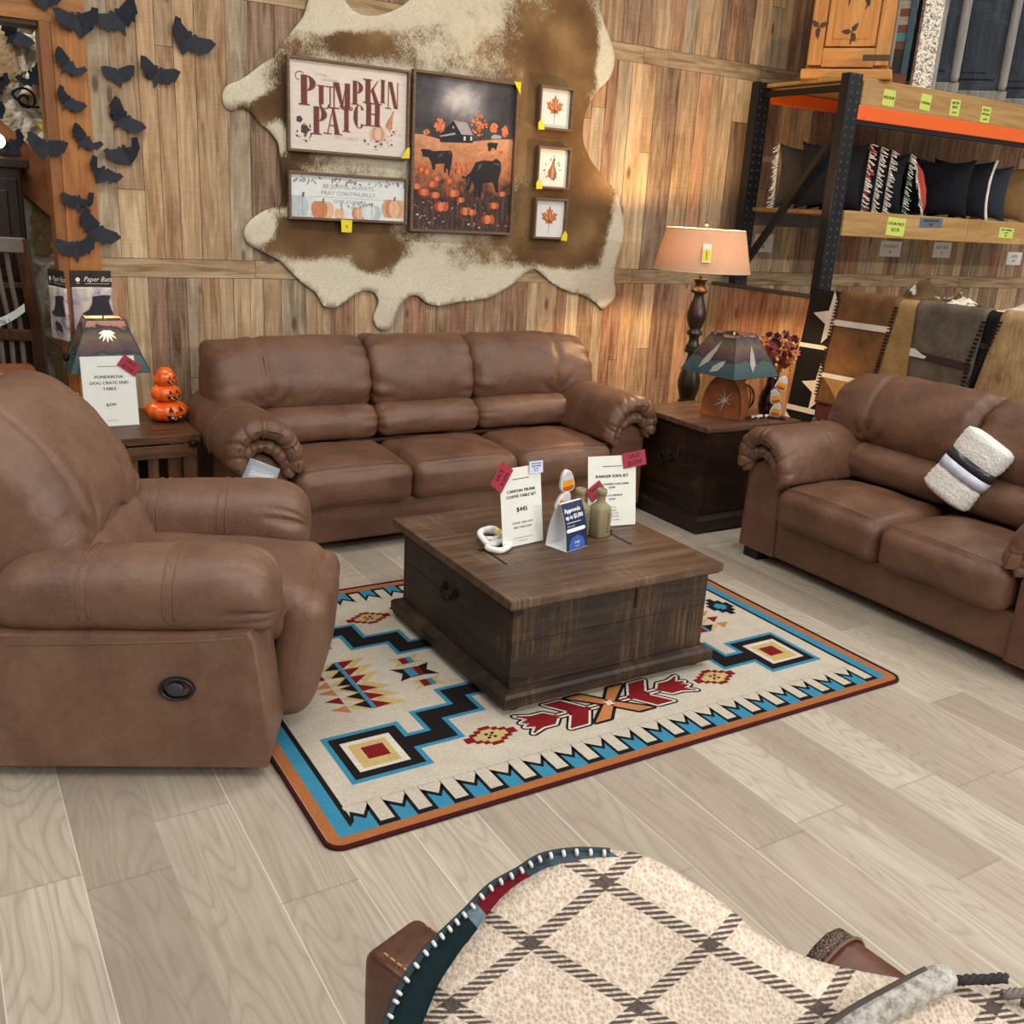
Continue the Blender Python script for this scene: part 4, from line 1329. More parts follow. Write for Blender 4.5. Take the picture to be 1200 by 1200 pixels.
def shiplap_mat():
    g = G('whitewashed_sign_panel'); co = g.coord(); s = g.sep(co)
    fr = g.math('FRACT', g.math('MULTIPLY', s[2], 26.))
    ln = g.math('MULTIPLY', g.ramp(fr, [(0., 1.), (.05, 0.)]), .25)
    n = g.noise(g.map(co, (4, 1, 90)), 3, 3)
    return g.fin(g.mix(ln, g.ramp(n, [(.3, '#d5c7ba'), (.7, '#e6dbcf')]), '#a8998b'), .6)

t = framed('framed_pumpkin_sign', 'framed Pumpkin Patch sign at upper left of the picture group', 2.121, 2.096, .703, .468, shiplap_mat(), .014, .030)
PMATS = [plain('#6b3430', .6), plain('#a7857a', .6), plain('#c89a80', .6), plain('#4d3431', .6), plain('#b9a79a', .6), plain('#c07a55', .6), plain('#dcb9a0', .6)]
def d1(bm):
    # letters arch upward then down again; each line stepped letter by letter
    W, H = .675, .44
    def px(u, v): return (-W / 2 + (u - 8) / 772 * W, H / 2 - (v - 62 - (u - 8) * .1) / 600 * H)
    row = [0]
    def put(ch, x0, x1, ytop, ybot):
        a = px(x0, ybot); b = px(x1, ytop)
        x, y = a; w = b[0] - a[0]
        h = (ybot - ytop) / 600 * H
        row[0] += 1; glyph(bm, ch, x + .004, y - .003, w, h, 1 + .35 * (row[0] % 2) + (row[0] > 7) * .7, 2); glyph(bm, ch, x, y, w, h, 2.6 + .4 * (row[0] % 2) + (row[0] > 7) * .9, 0)
    for ch, x0, x1, yt, yb in (('P', 68, 180, 165, 362), ('U', 190, 275, 238, 392), ('M', 284, 392, 212, 388), ('P', 405, 485, 198, 358), ('K', 492, 588, 188, 345), ('I', 585, 645, 190, 345), ('N', 648, 722, 200, 385)): put(ch, x0, x1, yt, yb)
    for ch, x0, x1, yt, yb in (('P', 148, 250, 375, 562), ('A', 244, 330, 385, 562), ('T', 328, 412, 372, 545), ('C', 416, 496, 360, 525), ('H', 500, 595, 350, 505)): put(ch, x0, x1, yt, yb)
    # curl on the first P
    bm2 = [px(75 + 28 * math.cos(a), 175 - 28 * math.sin(a)) for a in [R(30 + 240 * i / 14) for i in range(15)]]
    for p, q in zip(bm2, bm2[1:]):
        dx, dy = q[0] - p[0], q[1] - p[1]; l = math.hypot(dx, dy) or 1; nx, ny = -dy / l * .0022, dx / l * .0022
        A(bm, [(p[0] - nx, p[1] - ny), (q[0] - nx, q[1] - ny), (q[0] + nx, q[1] + ny), (p[0] + nx, p[1] + ny)], 2.2, 0)
    T(bm, 'HOME', .020, *px(205, 168), 1, 4, sx=1.2); T(bm, 'GROWN', .020, *px(265, 205), 1, 4, sx=1.2)
    T(bm, 'OPEN DAILY', .026, *px(370, 600), 1, 4)
    rnd = random.Random(3)
    x, y = px(100, 540)
    for i in range(26):
        a = rnd.random() * 6.3; r = rnd.random() * .045
        A(bm, leafp(x + r * math.cos(a), y + r * 1.2 * math.sin(a), rnd.uniform(.012, .028), .005, rnd.random() * 6.3), 3 + i * .05, rnd.choice([3, 3, 1, 2, 0]))
    for (ux, uy, r) in ((70, 465, .016), (105, 535, .022)):
        for k in range(5):
            A(bm, ell(px(ux, uy)[0] + math.cos(k * 1.26) * r * .6, px(ux, uy)[1] + math.sin(k * 1.26) * r * .6, r * .55, r * .5, 8), 5 + k * .05, 3)
    x, y = px(585, 570)
    for k, (dx, a) in enumerate(((-.028, .022), (.028, .022), (-.014, .024), (.014, .024), (0, .02))):
        A(bm, ell(x + dx, y, a, .034, 16), 4 + k * .1, (6, 6, 2, 2, 6)[k])
    A(bm, leafp(x, y + .034, .016, .004, 1.4), 5, 3)
    x, y = px(668, 480)
    A(bm, [(x - .028, y - .03), (x - .012, y - .042), (x + .008, y - .036), (x + .014, y - .01), (x + .018, y + .035), (x + .024, y + .055), (x + .016, y + .055), (x + .004, y + .03), (x - .018, y - .002)], 4, 5)
    A(bm, [(x - .014, y - .038), (x - .002, y - .04), (x + .012, y + .03), (x + .006, y + .02)], 4.3, 2)
    for i in range(30):
        ux, uy = rnd.choice([(520, 625), (640, 625), (690, 560), (560, 650), (620, 640)])
        xx, yy = px(ux + rnd.uniform(-40, 40), uy + rnd.uniform(-28, 28))
        A(bm, leafp(xx, yy, rnd.uniform(.01, .024), .0045, rnd.random() * 6.3), 6 + i * .04, rnd.choice([3, 1, 2, 2, 6]))
    A(bm, ell(*px(608, 640), .018, .016, 8), 7.5, 6); A(bm, ell(*px(608, 640), .007, .007, 8), 7.8, 3)
    for i in range(60):
        xx, yy = rnd.uniform(-W / 2, W / 2), rnd.uniform(-H / 2, H / 2)
        if abs(xx) > .28 or abs(yy) > .17: A(bm, ell(xx, yy, .0016, .0016, 5), 1.5, rnd.choice([3, 1]))
canvas(t, PMATS, d1)
corner_tag(t, .335, -.215, [(.0, .045), (.016, .05), (.016, -.008), (-.035, -.012)])

t = framed('framed_verse_sign', 'wide framed verse print with pale pumpkins below the Pumpkin Patch sign', 2.121, 1.639, .701, .25, plain('#dfe2df', .6, 0, .03), .014, .030)
VM = [plain('#8f8d8a', .6), plain('#6d665c', .6), plain('#c8805a', .6), plain('#e0b48e', .6), plain('#b9c2c4', .6), plain('#d3dad9', .6), plain('#c9a27d', .6), plain('#9fa8a6', .6)]
def d2(bm):
    T(bm, 'BE JOYFUL ALWAYS,', .030, .0, .055, 1, 0, sx=1.12); T(bm, 'PRAY CONTINUALLY,', .030, .0, .020, 1, 0, sx=1.12); T(bm, 'GIVE THANKS', .026, .005, -.022, 1, 0, sx=1.2)
    A(bm, rectp(-.24, -.002, .26, -.0005), 1, 0)
    def pumpkin(cx, cy, r, cols, lay):
        for k, dx in enumerate((-.62, .62, -.32, .32, 0)):
            A(bm, ell(cx + dx * r, cy, r * .45, r * .72, 14), lay + k * .2, cols[k % len(cols)])
            A(bm, [(cx + dx * r - .0008, cy - r * .6), (cx + dx * r + .0008, cy - r * .6), (cx + dx * r * .6 + .0008, cy + r * .68), (cx + dx * r * .6 - .0008, cy + r * .68)], lay + k * .2 + .1, 1)
        A(bm, [(cx - r * .08, cy + r * .6), (cx + r * .1, cy + r * .6), (cx + r * .16, cy + r * .95), (cx + r * .02, cy + r * .95)], lay + 1.3, 1)
    pumpkin(-.27, -.055, .078, (4, 5), 2); pumpkin(-.155, -.068, .062, (2, 3), 4); pumpkin(.065, -.078, .045, (2, 3, 6), 4); pumpkin(.135, -.072, .055, (5, 4), 5.5); pumpkin(.272, -.045, .070, (6, 3, 2), 7); pumpkin(-.045, -.085, .038, (3, 5), 2.5)
    rnd = random.Random(5)
    for i in range(46):
        x = rnd.choice([rnd.uniform(-.32, -.18), rnd.uniform(-.1, .06), rnd.uniform(.12, .33)])
        A(bm, leafp(x, .108 - rnd.random() * .03, rnd.uniform(.014, .03), .0045, rnd.uniform(3.5, 5.9)), 1 + i * .04, rnd.choice([7, 1, 0, 0]))
    for i in range(16):
        A(bm, leafp(rnd.uniform(-.07, .12), -.06 + rnd.random() * .04, rnd.uniform(.012, .025), .004, rnd.uniform(.3, 2.8)), 9 + i * .03, rnd.choice([7, 1]))
canvas(t, VM, d2)
corner_tag(t, -.025, -.125, [(-.033, .008), (.033, .008), (.030, -.058), (-.030, -.058)])
bm = NB()
T(bm, '$', .02, -.025, -.152, 0, 0)
for v in bm.verts: v.co.y = -.0252
obj('price_lettering', bm, M_INK, t)

# ---- the big print: black cows in a pumpkin field under a stormy sky
def sky_mat():
    g = G('painted_storm_sky'); co = g.coord()
    n = g.noise(co, 5.5, 5, .62, .3)
    s = g.sep(co)
    dx = g.math('DIVIDE', g.math('SUBTRACT', s[0], -.02), .16); dz = g.math('DIVIDE', g.math('SUBTRACT', s[2], .30), .12)
    mo = g.math('POWER', 2.718, g.math('MULTIPLY', g.math('ADD', g.math('MULTIPLY', dx, dx), g.math('MULTIPLY', dz, dz)), -1.))
    f = g.math('ADD', g.math('MULTIPLY', n, .55), g.math('MULTIPLY', mo, .48))
    return g.fin(g.ramp(f, [(.22, '#26252b'), (.38, '#4a474c'), (.55, '#777277'), (.78, '#d8d0cd')]), .6)
def field_mat():
    g = G('painted_pumpkin_field'); co = g.coord()
    n = g.noise(co, 16, 5, .7); s = g.sep(co)
    f = g.math('ADD', g.math('MULTIPLY', n, .5), g.math('MULTIPLY', s[2], .9))
    return g.fin(g.ramp(f, [(-.0, '#2b1a16'), (.06, '#4a2a1f'), (.17, '#b4693f'), (.32, '#cf8f62'), (.42, '#d9a680')]), .6)
def ground_mat():
    g = G('painted_dark_ground'); co = g.coord()
    n = g.noise(g.map(co, (22, 1, 5)), 2.5, 5, .7)
    return g.fin(g.ramp(n, [(.3, '#1d1417'), (.5, '#3a2722'), (.62, '#69442f'), (.75, '#a56a45')]), .6)
t = framed('framed_cow_print', 'tall framed painting of black cows grazing in a pumpkin field', 2.834, 1.909, .690, .866, sky_mat(), .016, .034)
BM = [field_mat(), ground_mat(), plain('#15131a', .5), plain('#c5562f', .6), plain('#e07b47', .6), plain('#a93c25', .6), plain('#a7a0a4', .6), plain('#4b4852', .6), plain('#dcd4cf', .6), plain('#d5855a', .6), plain('#3b2319', .6)]
def d3(bm):
    W, H = .658, .834
    def px(u, v):
        tt = (v - 75) / 1010
        xl, xr = 105 - 22 * tt, 752 - 40 * tt
        a = (u - xl) / (xr - xl)
        top, bot = 75 + 75 * a, 1080 + 28 * a
        return (-W / 2 + a * W, H / 2 - (v - top) / (bot - top) * H)
    def cl(p): return (max(-W / 2, min(W / 2, p[0])), max(-H / 2, min(H / 2, p[1])))
    def AA(pts, lay, mi): A(bm, [cl(px(*p)) for p in pts], lay, mi)
    AA([(90, 458), (150, 462), (250, 490), (330, 508), (420, 515), (520, 500), (620, 492), (740, 492), (720, 1100), (80, 1090)], 1, 0)
    AA([(80, 870), (150, 900), (230, 880), (300, 900), (380, 930), (470, 880), (540, 900), (640, 860), (725, 850), (715, 1108), (80, 1085)], 2, 1)
    rnd = random.Random(8)
    for cx, cy, rx, ry in ((258, 405, 30, 46), (512, 400, 50, 78), (608, 420, 22, 30), (680, 440, 17, 34), (175, 448, 16, 14)):
        for i in range(46):
            a = rnd.random() * 6.3; r = math.sqrt(rnd.random())
            s = rnd.uniform(5, 11)
            x, y = cx + rx * r * math.cos(a), cy + ry * r * math.sin(a) * .9
            AA([(x + s * math.cos(q + a), y + s * math.sin(q + a)) for q in (0, 1.2, 2.6, 4, 5.2)], 2 + i * .03, rnd.choice([3, 4, 4, 9]))
    AA([(255, 478), (290, 430), (345, 375), (400, 420), (470, 465), (468, 516), (262, 512)], 4, 2)
    AA([(345, 372), (430, 386), (470, 466), (396, 462)], 5, 6); AA([(256, 470), (352, 450), (360, 462), (262, 478)], 5, 6)
    AA([(358, 360), (368, 360), (370, 376), (358, 376)], 5, 3); AA([(396, 360), (406, 360), (408, 382), (396, 380)], 5, 3)
    for x in (410, 452): AA([(x, 474), (x + 12, 474), (x + 12, 500), (x, 500)], 5.3, 8)
    AA([(338, 408), (348, 408), (348, 424), (338, 424)], 5.3, 6)
    AA([(590, 470), (610, 460), (650, 466), (662, 486), (590, 488)], 4, 6)
    big = [(398, 730), (425, 735), (460, 700), (490, 640), (540, 628), (600, 632), (625, 615), (655, 640), (658, 690), (640, 760), (640, 830), (625, 845), (612, 800), (600, 770), (560, 775), (535, 780), (525, 870), (505, 870), (500, 800), (492, 870), (478, 865), (485, 800), (465, 760), (455, 800), (445, 825), (428, 820), (430, 780), (425, 745), (400, 745)]
    left = [(140, 560), (160, 556), (195, 560), (215, 570), (330, 565), (340, 590), (335, 640), (325, 700), (312, 735), (310, 690), (300, 680), (297, 715), (285, 700), (290, 650), (250, 650), (232, 655), (230, 690), (215, 690), (205, 640), (190, 610), (155, 605), (150, 580)]
    small = [(562, 520), (580, 512), (635, 515), (630, 535), (620, 565), (612, 548), (590, 548), (585, 568), (570, 565), (570, 540)]
    pk = [(145, 690, 20), (180, 705, 22), (115, 800, 25), (160, 838, 30), (210, 785, 25), (240, 750, 22), (230, 858, 27), (320, 765, 22), (380, 700, 24), (375, 655, 16), (440, 655, 12), (412, 690, 16), (665, 850, 22), (345, 845, 33), (392, 890, 23), (612, 928, 28), (270, 935, 39), (425, 965, 33), (465, 972, 26), (572, 1020, 38), (470, 640, 9), (600, 600, 9), (660, 570, 8), (520, 560, 8), (420, 560, 8), (330, 540, 8), (690, 620, 9)]
    for i, (x, y, r) in enumerate(pk[:13] + pk[20:]):
        for k, (dx, c) in enumerate(((-.55, 5), (.55, 3), (0, 4))): AA(ell(x + dx * r, y, r * .62, r * .8, 12), 6 + i * .1 + k * .03, c)
    AA(left, 9, 2); AA(small, 9, 2); AA(big, 10, 2)
    for p in ([(258, 590), (290, 572), (272, 600), (240, 612)], [(310, 575), (330, 572), (318, 590)], [(505, 660), (540, 640), (520, 680), (500, 700)], [(600, 645), (650, 648), (655, 660), (620, 656)], [(440, 735), (452, 742), (440, 800), (434, 790)]): AA(p, 11, 7)
    for i, (x, y, r) in enumerate(pk[13:20]):
        for k, (dx, c) in enumerate(((-.55, 5), (.55, 3), (-.1, 4), (.1, 9))): AA(ell(x + dx * r, y, r * (.62, .62, .5, .3)[k], r * (.8, .8, .84, .7)[k], 14), 12 + i * .2 + k * .04, c)
        AA([(x - 3, y - r * .75), (x + 4, y - r * .75), (x + 8, y - r * 1.1), (x + 1, y - r * 1.1)], 12.9 + i * .2, 2)
    for i in range(60):
        x, y, r = rnd.uniform(95, 705), rnd.uniform(900, 1085), rnd.uniform(2, 7)
        AA(ell(x, y, r, r, 6), 14 + i * .02, rnd.choice([4, 9, 3, 10, 8]))
    for i in range(50):
        x, y = rnd.uniform(100, 720), rnd.uniform(530, 720)
        AA(ell(x, y, rnd.uniform(3, 8), rnd.uniform(2, 6), 6), 3 + i * .02, rnd.choice([4, 9, 9, 3]))
canvas(t, BM, d3)
corner_tag(t, .33, .40, [(-.03, .036), (.018, .036), (.018, -.035)])

# ---- three little square prints
LM = [plain('#c0703f', .6), plain('#d99a66', .6), plain('#8f4524', .6), plain('#8d5a42', .6), plain('#b98a6d', .6), plain('#3d3230', .6), plain('#d6cfc6', .6)]
maple = [(0, -.075), (.004, -.03), (.03, -.04), (.026, -.022), (.062, -.006), (.05, .004), (.066, .03), (.044, .026), (.04, .04), (.020, .018), (.026, .055), (.012, .048), (0, .08)]
maple = maple + [(-x, y) for x, y in maple[::-1][1:-1]]
def leaf_art(bm):
    A(bm, [(x * .95, y * .95 + .005) for x, y in maple], 1, 0)
    rnd = random.Random(2)
    for (x, y) in ((0, .06), (.055, .022), (-.055, .022), (.04, -.004), (-.04, -.004)):
        A(bm, [(-.002, -.03), (.002, -.03), (x + .001, y + .003), (x - .001, y)], 2, 2)
        A(bm, [(.004, -.022), (.010, -.012), (x * .75 + .006, y * .75 + .006), (x * .7, y * .7)], 1.5, 1)
    A(bm, [(-.001, -.088), (.0015, -.088), (.001, -.03), (-.001, -.03)], 2, 2)
def gourd_art(bm):
    A(bm, [(-.03, -.05), (.0, -.068), (.032, -.058), (.035, -.03), (.018, .01), (.012, .045), (.004, .062), (.0, .045), (-.012, .01), (-.032, -.02)], 1, 3)
    A(bm, [(-.006, -.06), (.008, -.06), (.012, -.02), (.004, .03), (-.002, .0)], 1.3, 4)
    A(bm, [(.004, .06), (.008, .06), (.016, .075), (.011, .076)], 1.4, 5)
    rnd = random.Random(4)
    for i in range(24):
        a = rnd.random() * 6.3
        A(bm, leafp(.05 * math.cos(a), .05 * math.sin(a) - .01, rnd.uniform(.012, .022), .004, a), 2 + .03 * i, rnd.choice([6, 6, 5, 4]))
    A(bm, ell(-.045, -.045, .02, .02, 12), .8, 6)
for nm, lab, cx, cz, art, tagp in (
        ('framed_leaf_print', 'uppermost of three small framed prints, an orange maple leaf, tag at lower left', 3.447, 2.227, leaf_art, (-1, -1)),
        ('framed_gourd_print', 'small framed print of a brown gourd, between the two maple leaf prints', 3.458, 1.886, gourd_art, (-1, -1)),
        ('framed_leaf_print', 'lowest of three small framed prints, an orange maple leaf, tag at lower right', 3.459, 1.585, leaf_art, (1, -1))):
    t = framed(nm, lab, cx, cz, .242, .246, plain('#e2ded7', .6, 0, .02), .013, .036, 'small square autumn prints')
    canvas(t, LM, art)
    sx = tagp[0]
    corner_tag(t, sx * .11, -.112, [(sx * -.03, -.014), (sx * .016, -.018), (sx * .018, .02), (sx * .0, .045), (sx * -.012, .03)])

# ------------------------------------------------------------------ paper bats
half = [(0, .16), (.035, .24), (.06, .20), (.10, .235), (.125, .10), (.20, .06), (.27, .10), (.33, .26), (.36, .33), (.50, .30), (.47, .14), (.43, -.02), (.36, -.03), (.30, -.16), (.22, -.10), (.15, -.20), (.08, -.14), (0, -.36)]
def bat(label, x, y, z, span, rot, fl=.45, fr=.45):
    bm = NB(); fl *= .75; fr *= .75
    hs = [Vector((u * span * 1.06, 0, v * span * .95)) for u, v in half]
    for s, fold in ((1, fr), (-1, fl)):
        pts = []
        for p in hs:
            u = abs(p.x)
            k = .08 * span
            out = max(0, u - k)
            pts.append(Vector((s * (min(u, k) + out * math.cos(fold)), -out * math.sin(fold) - .006, p.z)))
        tip = pts
        a = [bm.verts.new(q) for q in tip]; b = [bm.verts.new(q + Vector((0, .0012, 0))) for q in tip]
        fa = bm.faces.new(a); fb = bm.faces.new(b[::-1])
        m = len(a)
        for i in range(m):
            try: bm.faces.new((a[i], b[i], b[(i + 1) % m], a[(i + 1) % m]))
            except ValueError: pass
        bmesh.ops.triangulate(bm, faces=[fa, fb])
    box(bm, (0, .0012, -.02 * span), (.022, .010, .022), 0, .002)
    bmesh.ops.remove_doubles(bm, verts=bm.verts, dist=.0003)
    o = obj('paper_bat', bm, M_BAT, None, False, (x, y - .007, z), (0, -R(rot), 0))
    tag(o, label, 'bat decoration', 'black paper bats')
yb = YW - .0265
yw = YW
bat('black paper bat on the head board, cut by the top edge of the photo', .646, yb, 2.425, .145, 3, .5, .4)
bat('black paper bat at the top corner of the casing board', .775, yb, 2.347, .20, 8, .5, .5)
bat('black paper bat with its right wing raised, beside the top corner of the casing', .962, yw, 2.385, .215, 26, .35, .5)
bat('black paper bat tilted right, alone at upper right of the flock', 1.289, yw, 2.332, .215, -28, .4, .4)
bat('upper of two right-tilted paper bats below the top corner of the casing', .717, yb, 2.157, .150, -36, .4, .4)
bat('small level black paper bat with spread wings on the boards', .950, yw, 2.140, .150, 8, .2, .2)
bat('black paper bat on the boards, right of the small level bat', 1.128, yw, 2.163, .190, -16, .4, .4)
bat('lower of two right-tilted paper bats below the top corner of the casing', .710, yb, 1.997, .140, -36, .45, .4)
bat('black paper bat steeply tilted right, on the boards beside the middle of the casing', .953, yw, 1.943, .190, -44, .4, .4)
bat('tilted black paper bat on the right edge of the casing at mid height', .766, yb, 1.832, .150, -36, .4, .4)
bat('black paper bat with raised right wing, low on the boards beside the casing', .953, yw, 1.787, .175, 25, .35, .45)
bat('black paper bat tilted right, lowest of the flock on the wall boards', .840, yb, 1.687, .160, -34, .4, .4)
bat('black paper bat level on the lit orange casing, above the pair at its foot', .717, yb, 1.545, .155, 4, .5, .5)
bat('grey-looking paper bat flying steeply down at the foot of the casing', .787, yb, 1.415, .205, -42, .3, .3)
bat('grey-looking level paper bat at the foot of the casing, above the hanging packet', .692, yb, 1.322, .185, 6, .3, .3)
bat('black paper bat on the pale siding inside the opening, steeply tilted right', 0.587, 6.245, 2.361, 0.178, -42, .3, .3)
bat('black paper bat with raised right wing on the stone wall inside the opening', 0.680, 6.245, 2.174, 0.188, 40, .35, .3)
bat('black paper bat half out of the photo at left, where the rusty brace begins', 0.490, 6.245, 2.108, 0.140, 25, .4, .3)
bat('black paper bat wing tip low on the rusty brace at the photo left edge', 0.471, 6.185, 1.968, 0.108, 40, .4, .3)
bat('dark paper bat in front of the bright lamp at the left edge', 0.533, 6.185, 1.807, 0.162, 42, .35, .3)
bat('black paper bat spread across the jamb and the rusty brace', .596, YW - .03, 1.785, .175, -12, .4, .4)
# ------------------------------------------------------------------ signs in acrylic stands, shared builders
def sheet_sign(name, label, loc, rz, w, h, lines, tilt=8, stand=True, rule=True, extra=None):
    """a price sheet leaning back in a clear stand; lines = (text, size, z from top, bold)"""
    t = thing(name, label, 'price sign', loc, rz)
    Mt = Matrix.Rotation(R(-tilt), 4, 'X')
    F = lambda lay: (lambda u, v, d: Mt @ Vector((u, -.0012 - .0003 * lay - d, v)))
    bm = NB(); box(bm, (0, 0, h / 2 + .004), (w, .0016, h), 0, 0, Mt); obj('sheet', bm, M_PAPER, t)
    bm = NB()
    for s, sz, dz, b in lines: write(bm, s, sz, 0, h - dz, 0, 0, f=F(1), bold=b, sx=1.1)
    if rule:
        flat(bm, rectp(-w * .20, h - h * .137, w * .20, h - h * .128), 0, 0, F(1))
    obj('lettering', bm, M_INK, t)
    if stand:
        bm = NB()
        box(bm, (0, -.0035, h / 2 + .004), (w + .006, .0022, h + .004), 0, .0008, Mt)
        box(bm, (0, .03, .002), (w + .006, .085, .003), 0, .001)
        obj('acrylic_stand', bm, M_ACRYL, t)
    return t, F
def sale_tag(t, F, x, z, w, h, rot, lines, mat=M_RED, name='sale_tag', ink=None):
    c, s = math.cos(rot), math.sin(rot)
    f = lambda u, v, d: F(14)(x + u * c - v * s, z + u * s + v * c, d)
    bm = NB()
    pr = rectp(-w / 2, -h / 2, w / 2, h / 2)
    loft(bm, [[f(u, v, 0) for u, v in pr], [f(u, v, .0012) for u, v in pr]])
    o = obj(name, bm, mat, t)
    bm = NB()
    for k, (tx, sz) in enumerate(lines): write(bm, tx, sz, 0, h * (.22 - .46 * k) if len(lines) == 2 else h * (.30 - .2 * k), 0, 0, f=lambda u, v, d: f(u, v, .0016), bold=.0006)
    obj('tag_lettering', bm, ink or plain('#3d0f18', .6), o)
    return o

# ------------------------------------------------------------------ on the crate end table
ZT = .551
t, F = sheet_sign('price_sign', 'white price sheet reading Ponderosa dog crate end table $299 on the crate table', (.722, 4.76, ZT), 0, .235, .325,
                  [('PONDEROSA', .0195, .092, .0011), ('DOG CRATE END', .0195, .120, .0011), ('TABLE', .0195, .147, .0011), ('$299', .020, .222, .0011), ('CRATE CO', .009, .296, 0)], 7)
sale_tag(t, F, .095, .283, .095, .060, R(-38), [('SALE', .022), ('$1295', .022)])

def pumpkin_stack():
    t = thing('pumpkin_stack', 'glazed orange stack of three grinning jack-o-lanterns on the crate end table', 'pumpkin decoration', (.985, 4.84, ZT), R(-12))
    g = G('orange_glaze')
    M_OR = g.fin(g.ramp(g.noise(g.coord(), 14, 2), [(.3, '#d5501a'), (.7, '#ec6d22')]), .12, 0, .6)
    M_W = plain('#f2efe6', .3)
    for k, (r, z, hh, n, rot) in enumerate(((.102, .048, .050, 12, 0), (.074, .135, .042, 11, .2), (.056, .205, .040, 10, .35))):
        bm = NB(); rings = []
        for i in range(17):
            a = -PI / 2 + PI * i / 16
            rg = []
            for j in range(72):
                b = 2 * PI * j / 72
                rib = 1 - .07 * abs(math.sin(b * n / 2)) ** .6 * math.cos(a)
                rr = r * math.cos(a) ** .72 if math.cos(a) > 1e-6 else .001
                rr = max(.004, rr) * rib
                rg.append(Vector((rr * math.cos(b), rr * math.sin(b), z + hh * math.sin(a) * (1 - .0 * abs(math.cos(b))))))
            rings.append(rg)
        if k == 2:
            # the top one tapers like a gourd
            for rg in rings:
                for v in rg:
                    q = max(0, (v.z - z) / hh)
                    v.x *= 1 - .25 * q; v.y *= 1 - .25 * q; v.z += .018 * q
        loft(bm, rings)
        body = obj('jack_o_lantern', bm, M_OR, t, True)
        # face laid on the skin, turned toward the room
        fa = R(-62) + rot * .5
        def on(u, v, lift):
            b = fa + u / r
            zz = v
            a = math.asin(max(-.95, min(.95, zz / hh)))
            rr = r * max(.15, math.cos(a)) ** .72 * (1.004) + lift
            return Vector((rr * math.cos(b), rr * math.sin(b), z + zz))
        s = r
        bm = NB()
        for sx in (-1, 1):
            flat(bm, [(sx * .40 * s, .10 * s), (sx * .14 * s, .08 * s), (sx * .26 * s, .34 * s)], 0, 0, lambda u, v, d: on(u, v, .0012))
        flat(bm, [(-.06 * s, .0), (.06 * s, .0), (0, .12 * s)], 0, 0, lambda u, v, d: on(u, v, .0012))
        pts = [(-.52, -.02), (-.35, -.08), (-.15, -.12), (.15, -.12), (.35, -.08), (.52, -.02), (.40, -.26), (.18, -.38), (-.18, -.38), (-.40, -.26)]
        flat(bm, [(u * s, v * s) for u, v in pts], 0, 0, lambda u, v, d: on(u, v, .0012))
        obj('face', bm, M_INK, body)
        bm = NB()
        for u, v in ((-.2, -.14), (.2, -.14), (0, -.34)):
            flat(bm, [((u - .07) * s, v * s), ((u + .07) * s, v * s), ((u + .06) * s, (v + (.08 if v < -.2 else -.09)) * s), ((u - .06) * s, (v + (.08 if v < -.2 else -.09)) * s)], 0, 0, lambda u, v, d: on(u, v, .0022))
        obj('teeth', bm, M_W, body)
    bm = NB(); tube(bm, [(0, 0, .255), (.002, 0, .268), (.008, 0, .284)], [.008, .006, .005], 8); obj('stem', bm, plain('#6b5a34', .5), t, True)
pumpkin_stack()

def sw_shade_mat(name, emit):
    """painted desert-mountain shade: salmon sky, violet ridge, teal foothills in bands"""
    g = G(name); co = g.coord(); s = g.sep(co)
    h = g.math('ADD', s[2], g.math('MULTIPLY', g.math('SUBTRACT', g.noise(co, 13, 3, .6), .5), .10))
    col = g.ramp(g.math('MULTIPLY', h, 1 / .26), [(.0, '#2b4247'), (.14, '#374f51'), (.29, '#45524b'), (.33, '#1f2426'), (.36, '#46343c'), (.50, '#5c4140'), (.60, '#67583b'), (.70, '#54413f'), (.77, '#2e282b'), (.80, '#a87560'), (1., '#b98670')])
    g.put(g.b.inputs['Emission Color'], col); g.b.inputs['Emission Strength'].default_value = emit
    return g.fin(col, .5, 0, .3)

def pyramid_shade(t, bot, top, h, mat, rz, z0, feathers):
    bm = NB()
    def ring(r, z): return [Vector((r * math.cos(rz + PI / 2 * k), r * math.sin(rz + PI / 2 * k), z)) for k in range(4)]
    o1, o2 = ring(bot, 0), ring(top, h); i1, i2 = ring(bot - .006, 0), ring(top - .006, h)
    loft(bm, [i2, o2, o1, i1, i2], True, False)
    sh = obj('lamp_shade', bm, mat, t, False, (0, 0, z0))
    bm = NB()
    for k in range(4):
        tube(bm, [o1[k], o2[k]], .003, 6); tube(bm, [o1[k], o1[(k + 1) % 4]], .003, 6); tube(bm, [o2[k], o2[(k + 1) % 4]], .003, 6)
    obj('shade_lacing', bm, plain('#3f4a48', .7), sh, False)
    return sh, ring

def desert_lamp(label, loc, rz, bot, top, h, z0, lit):
    t = thing('table_lamp', label, 'table lamp', loc)
    sh, ring = pyramid_shade(t, bot, top, h, sw_shade_mat('painted_desert_shade_%d' % int(lit * 100), lit), rz, z0, True)
    return t, sh, ring

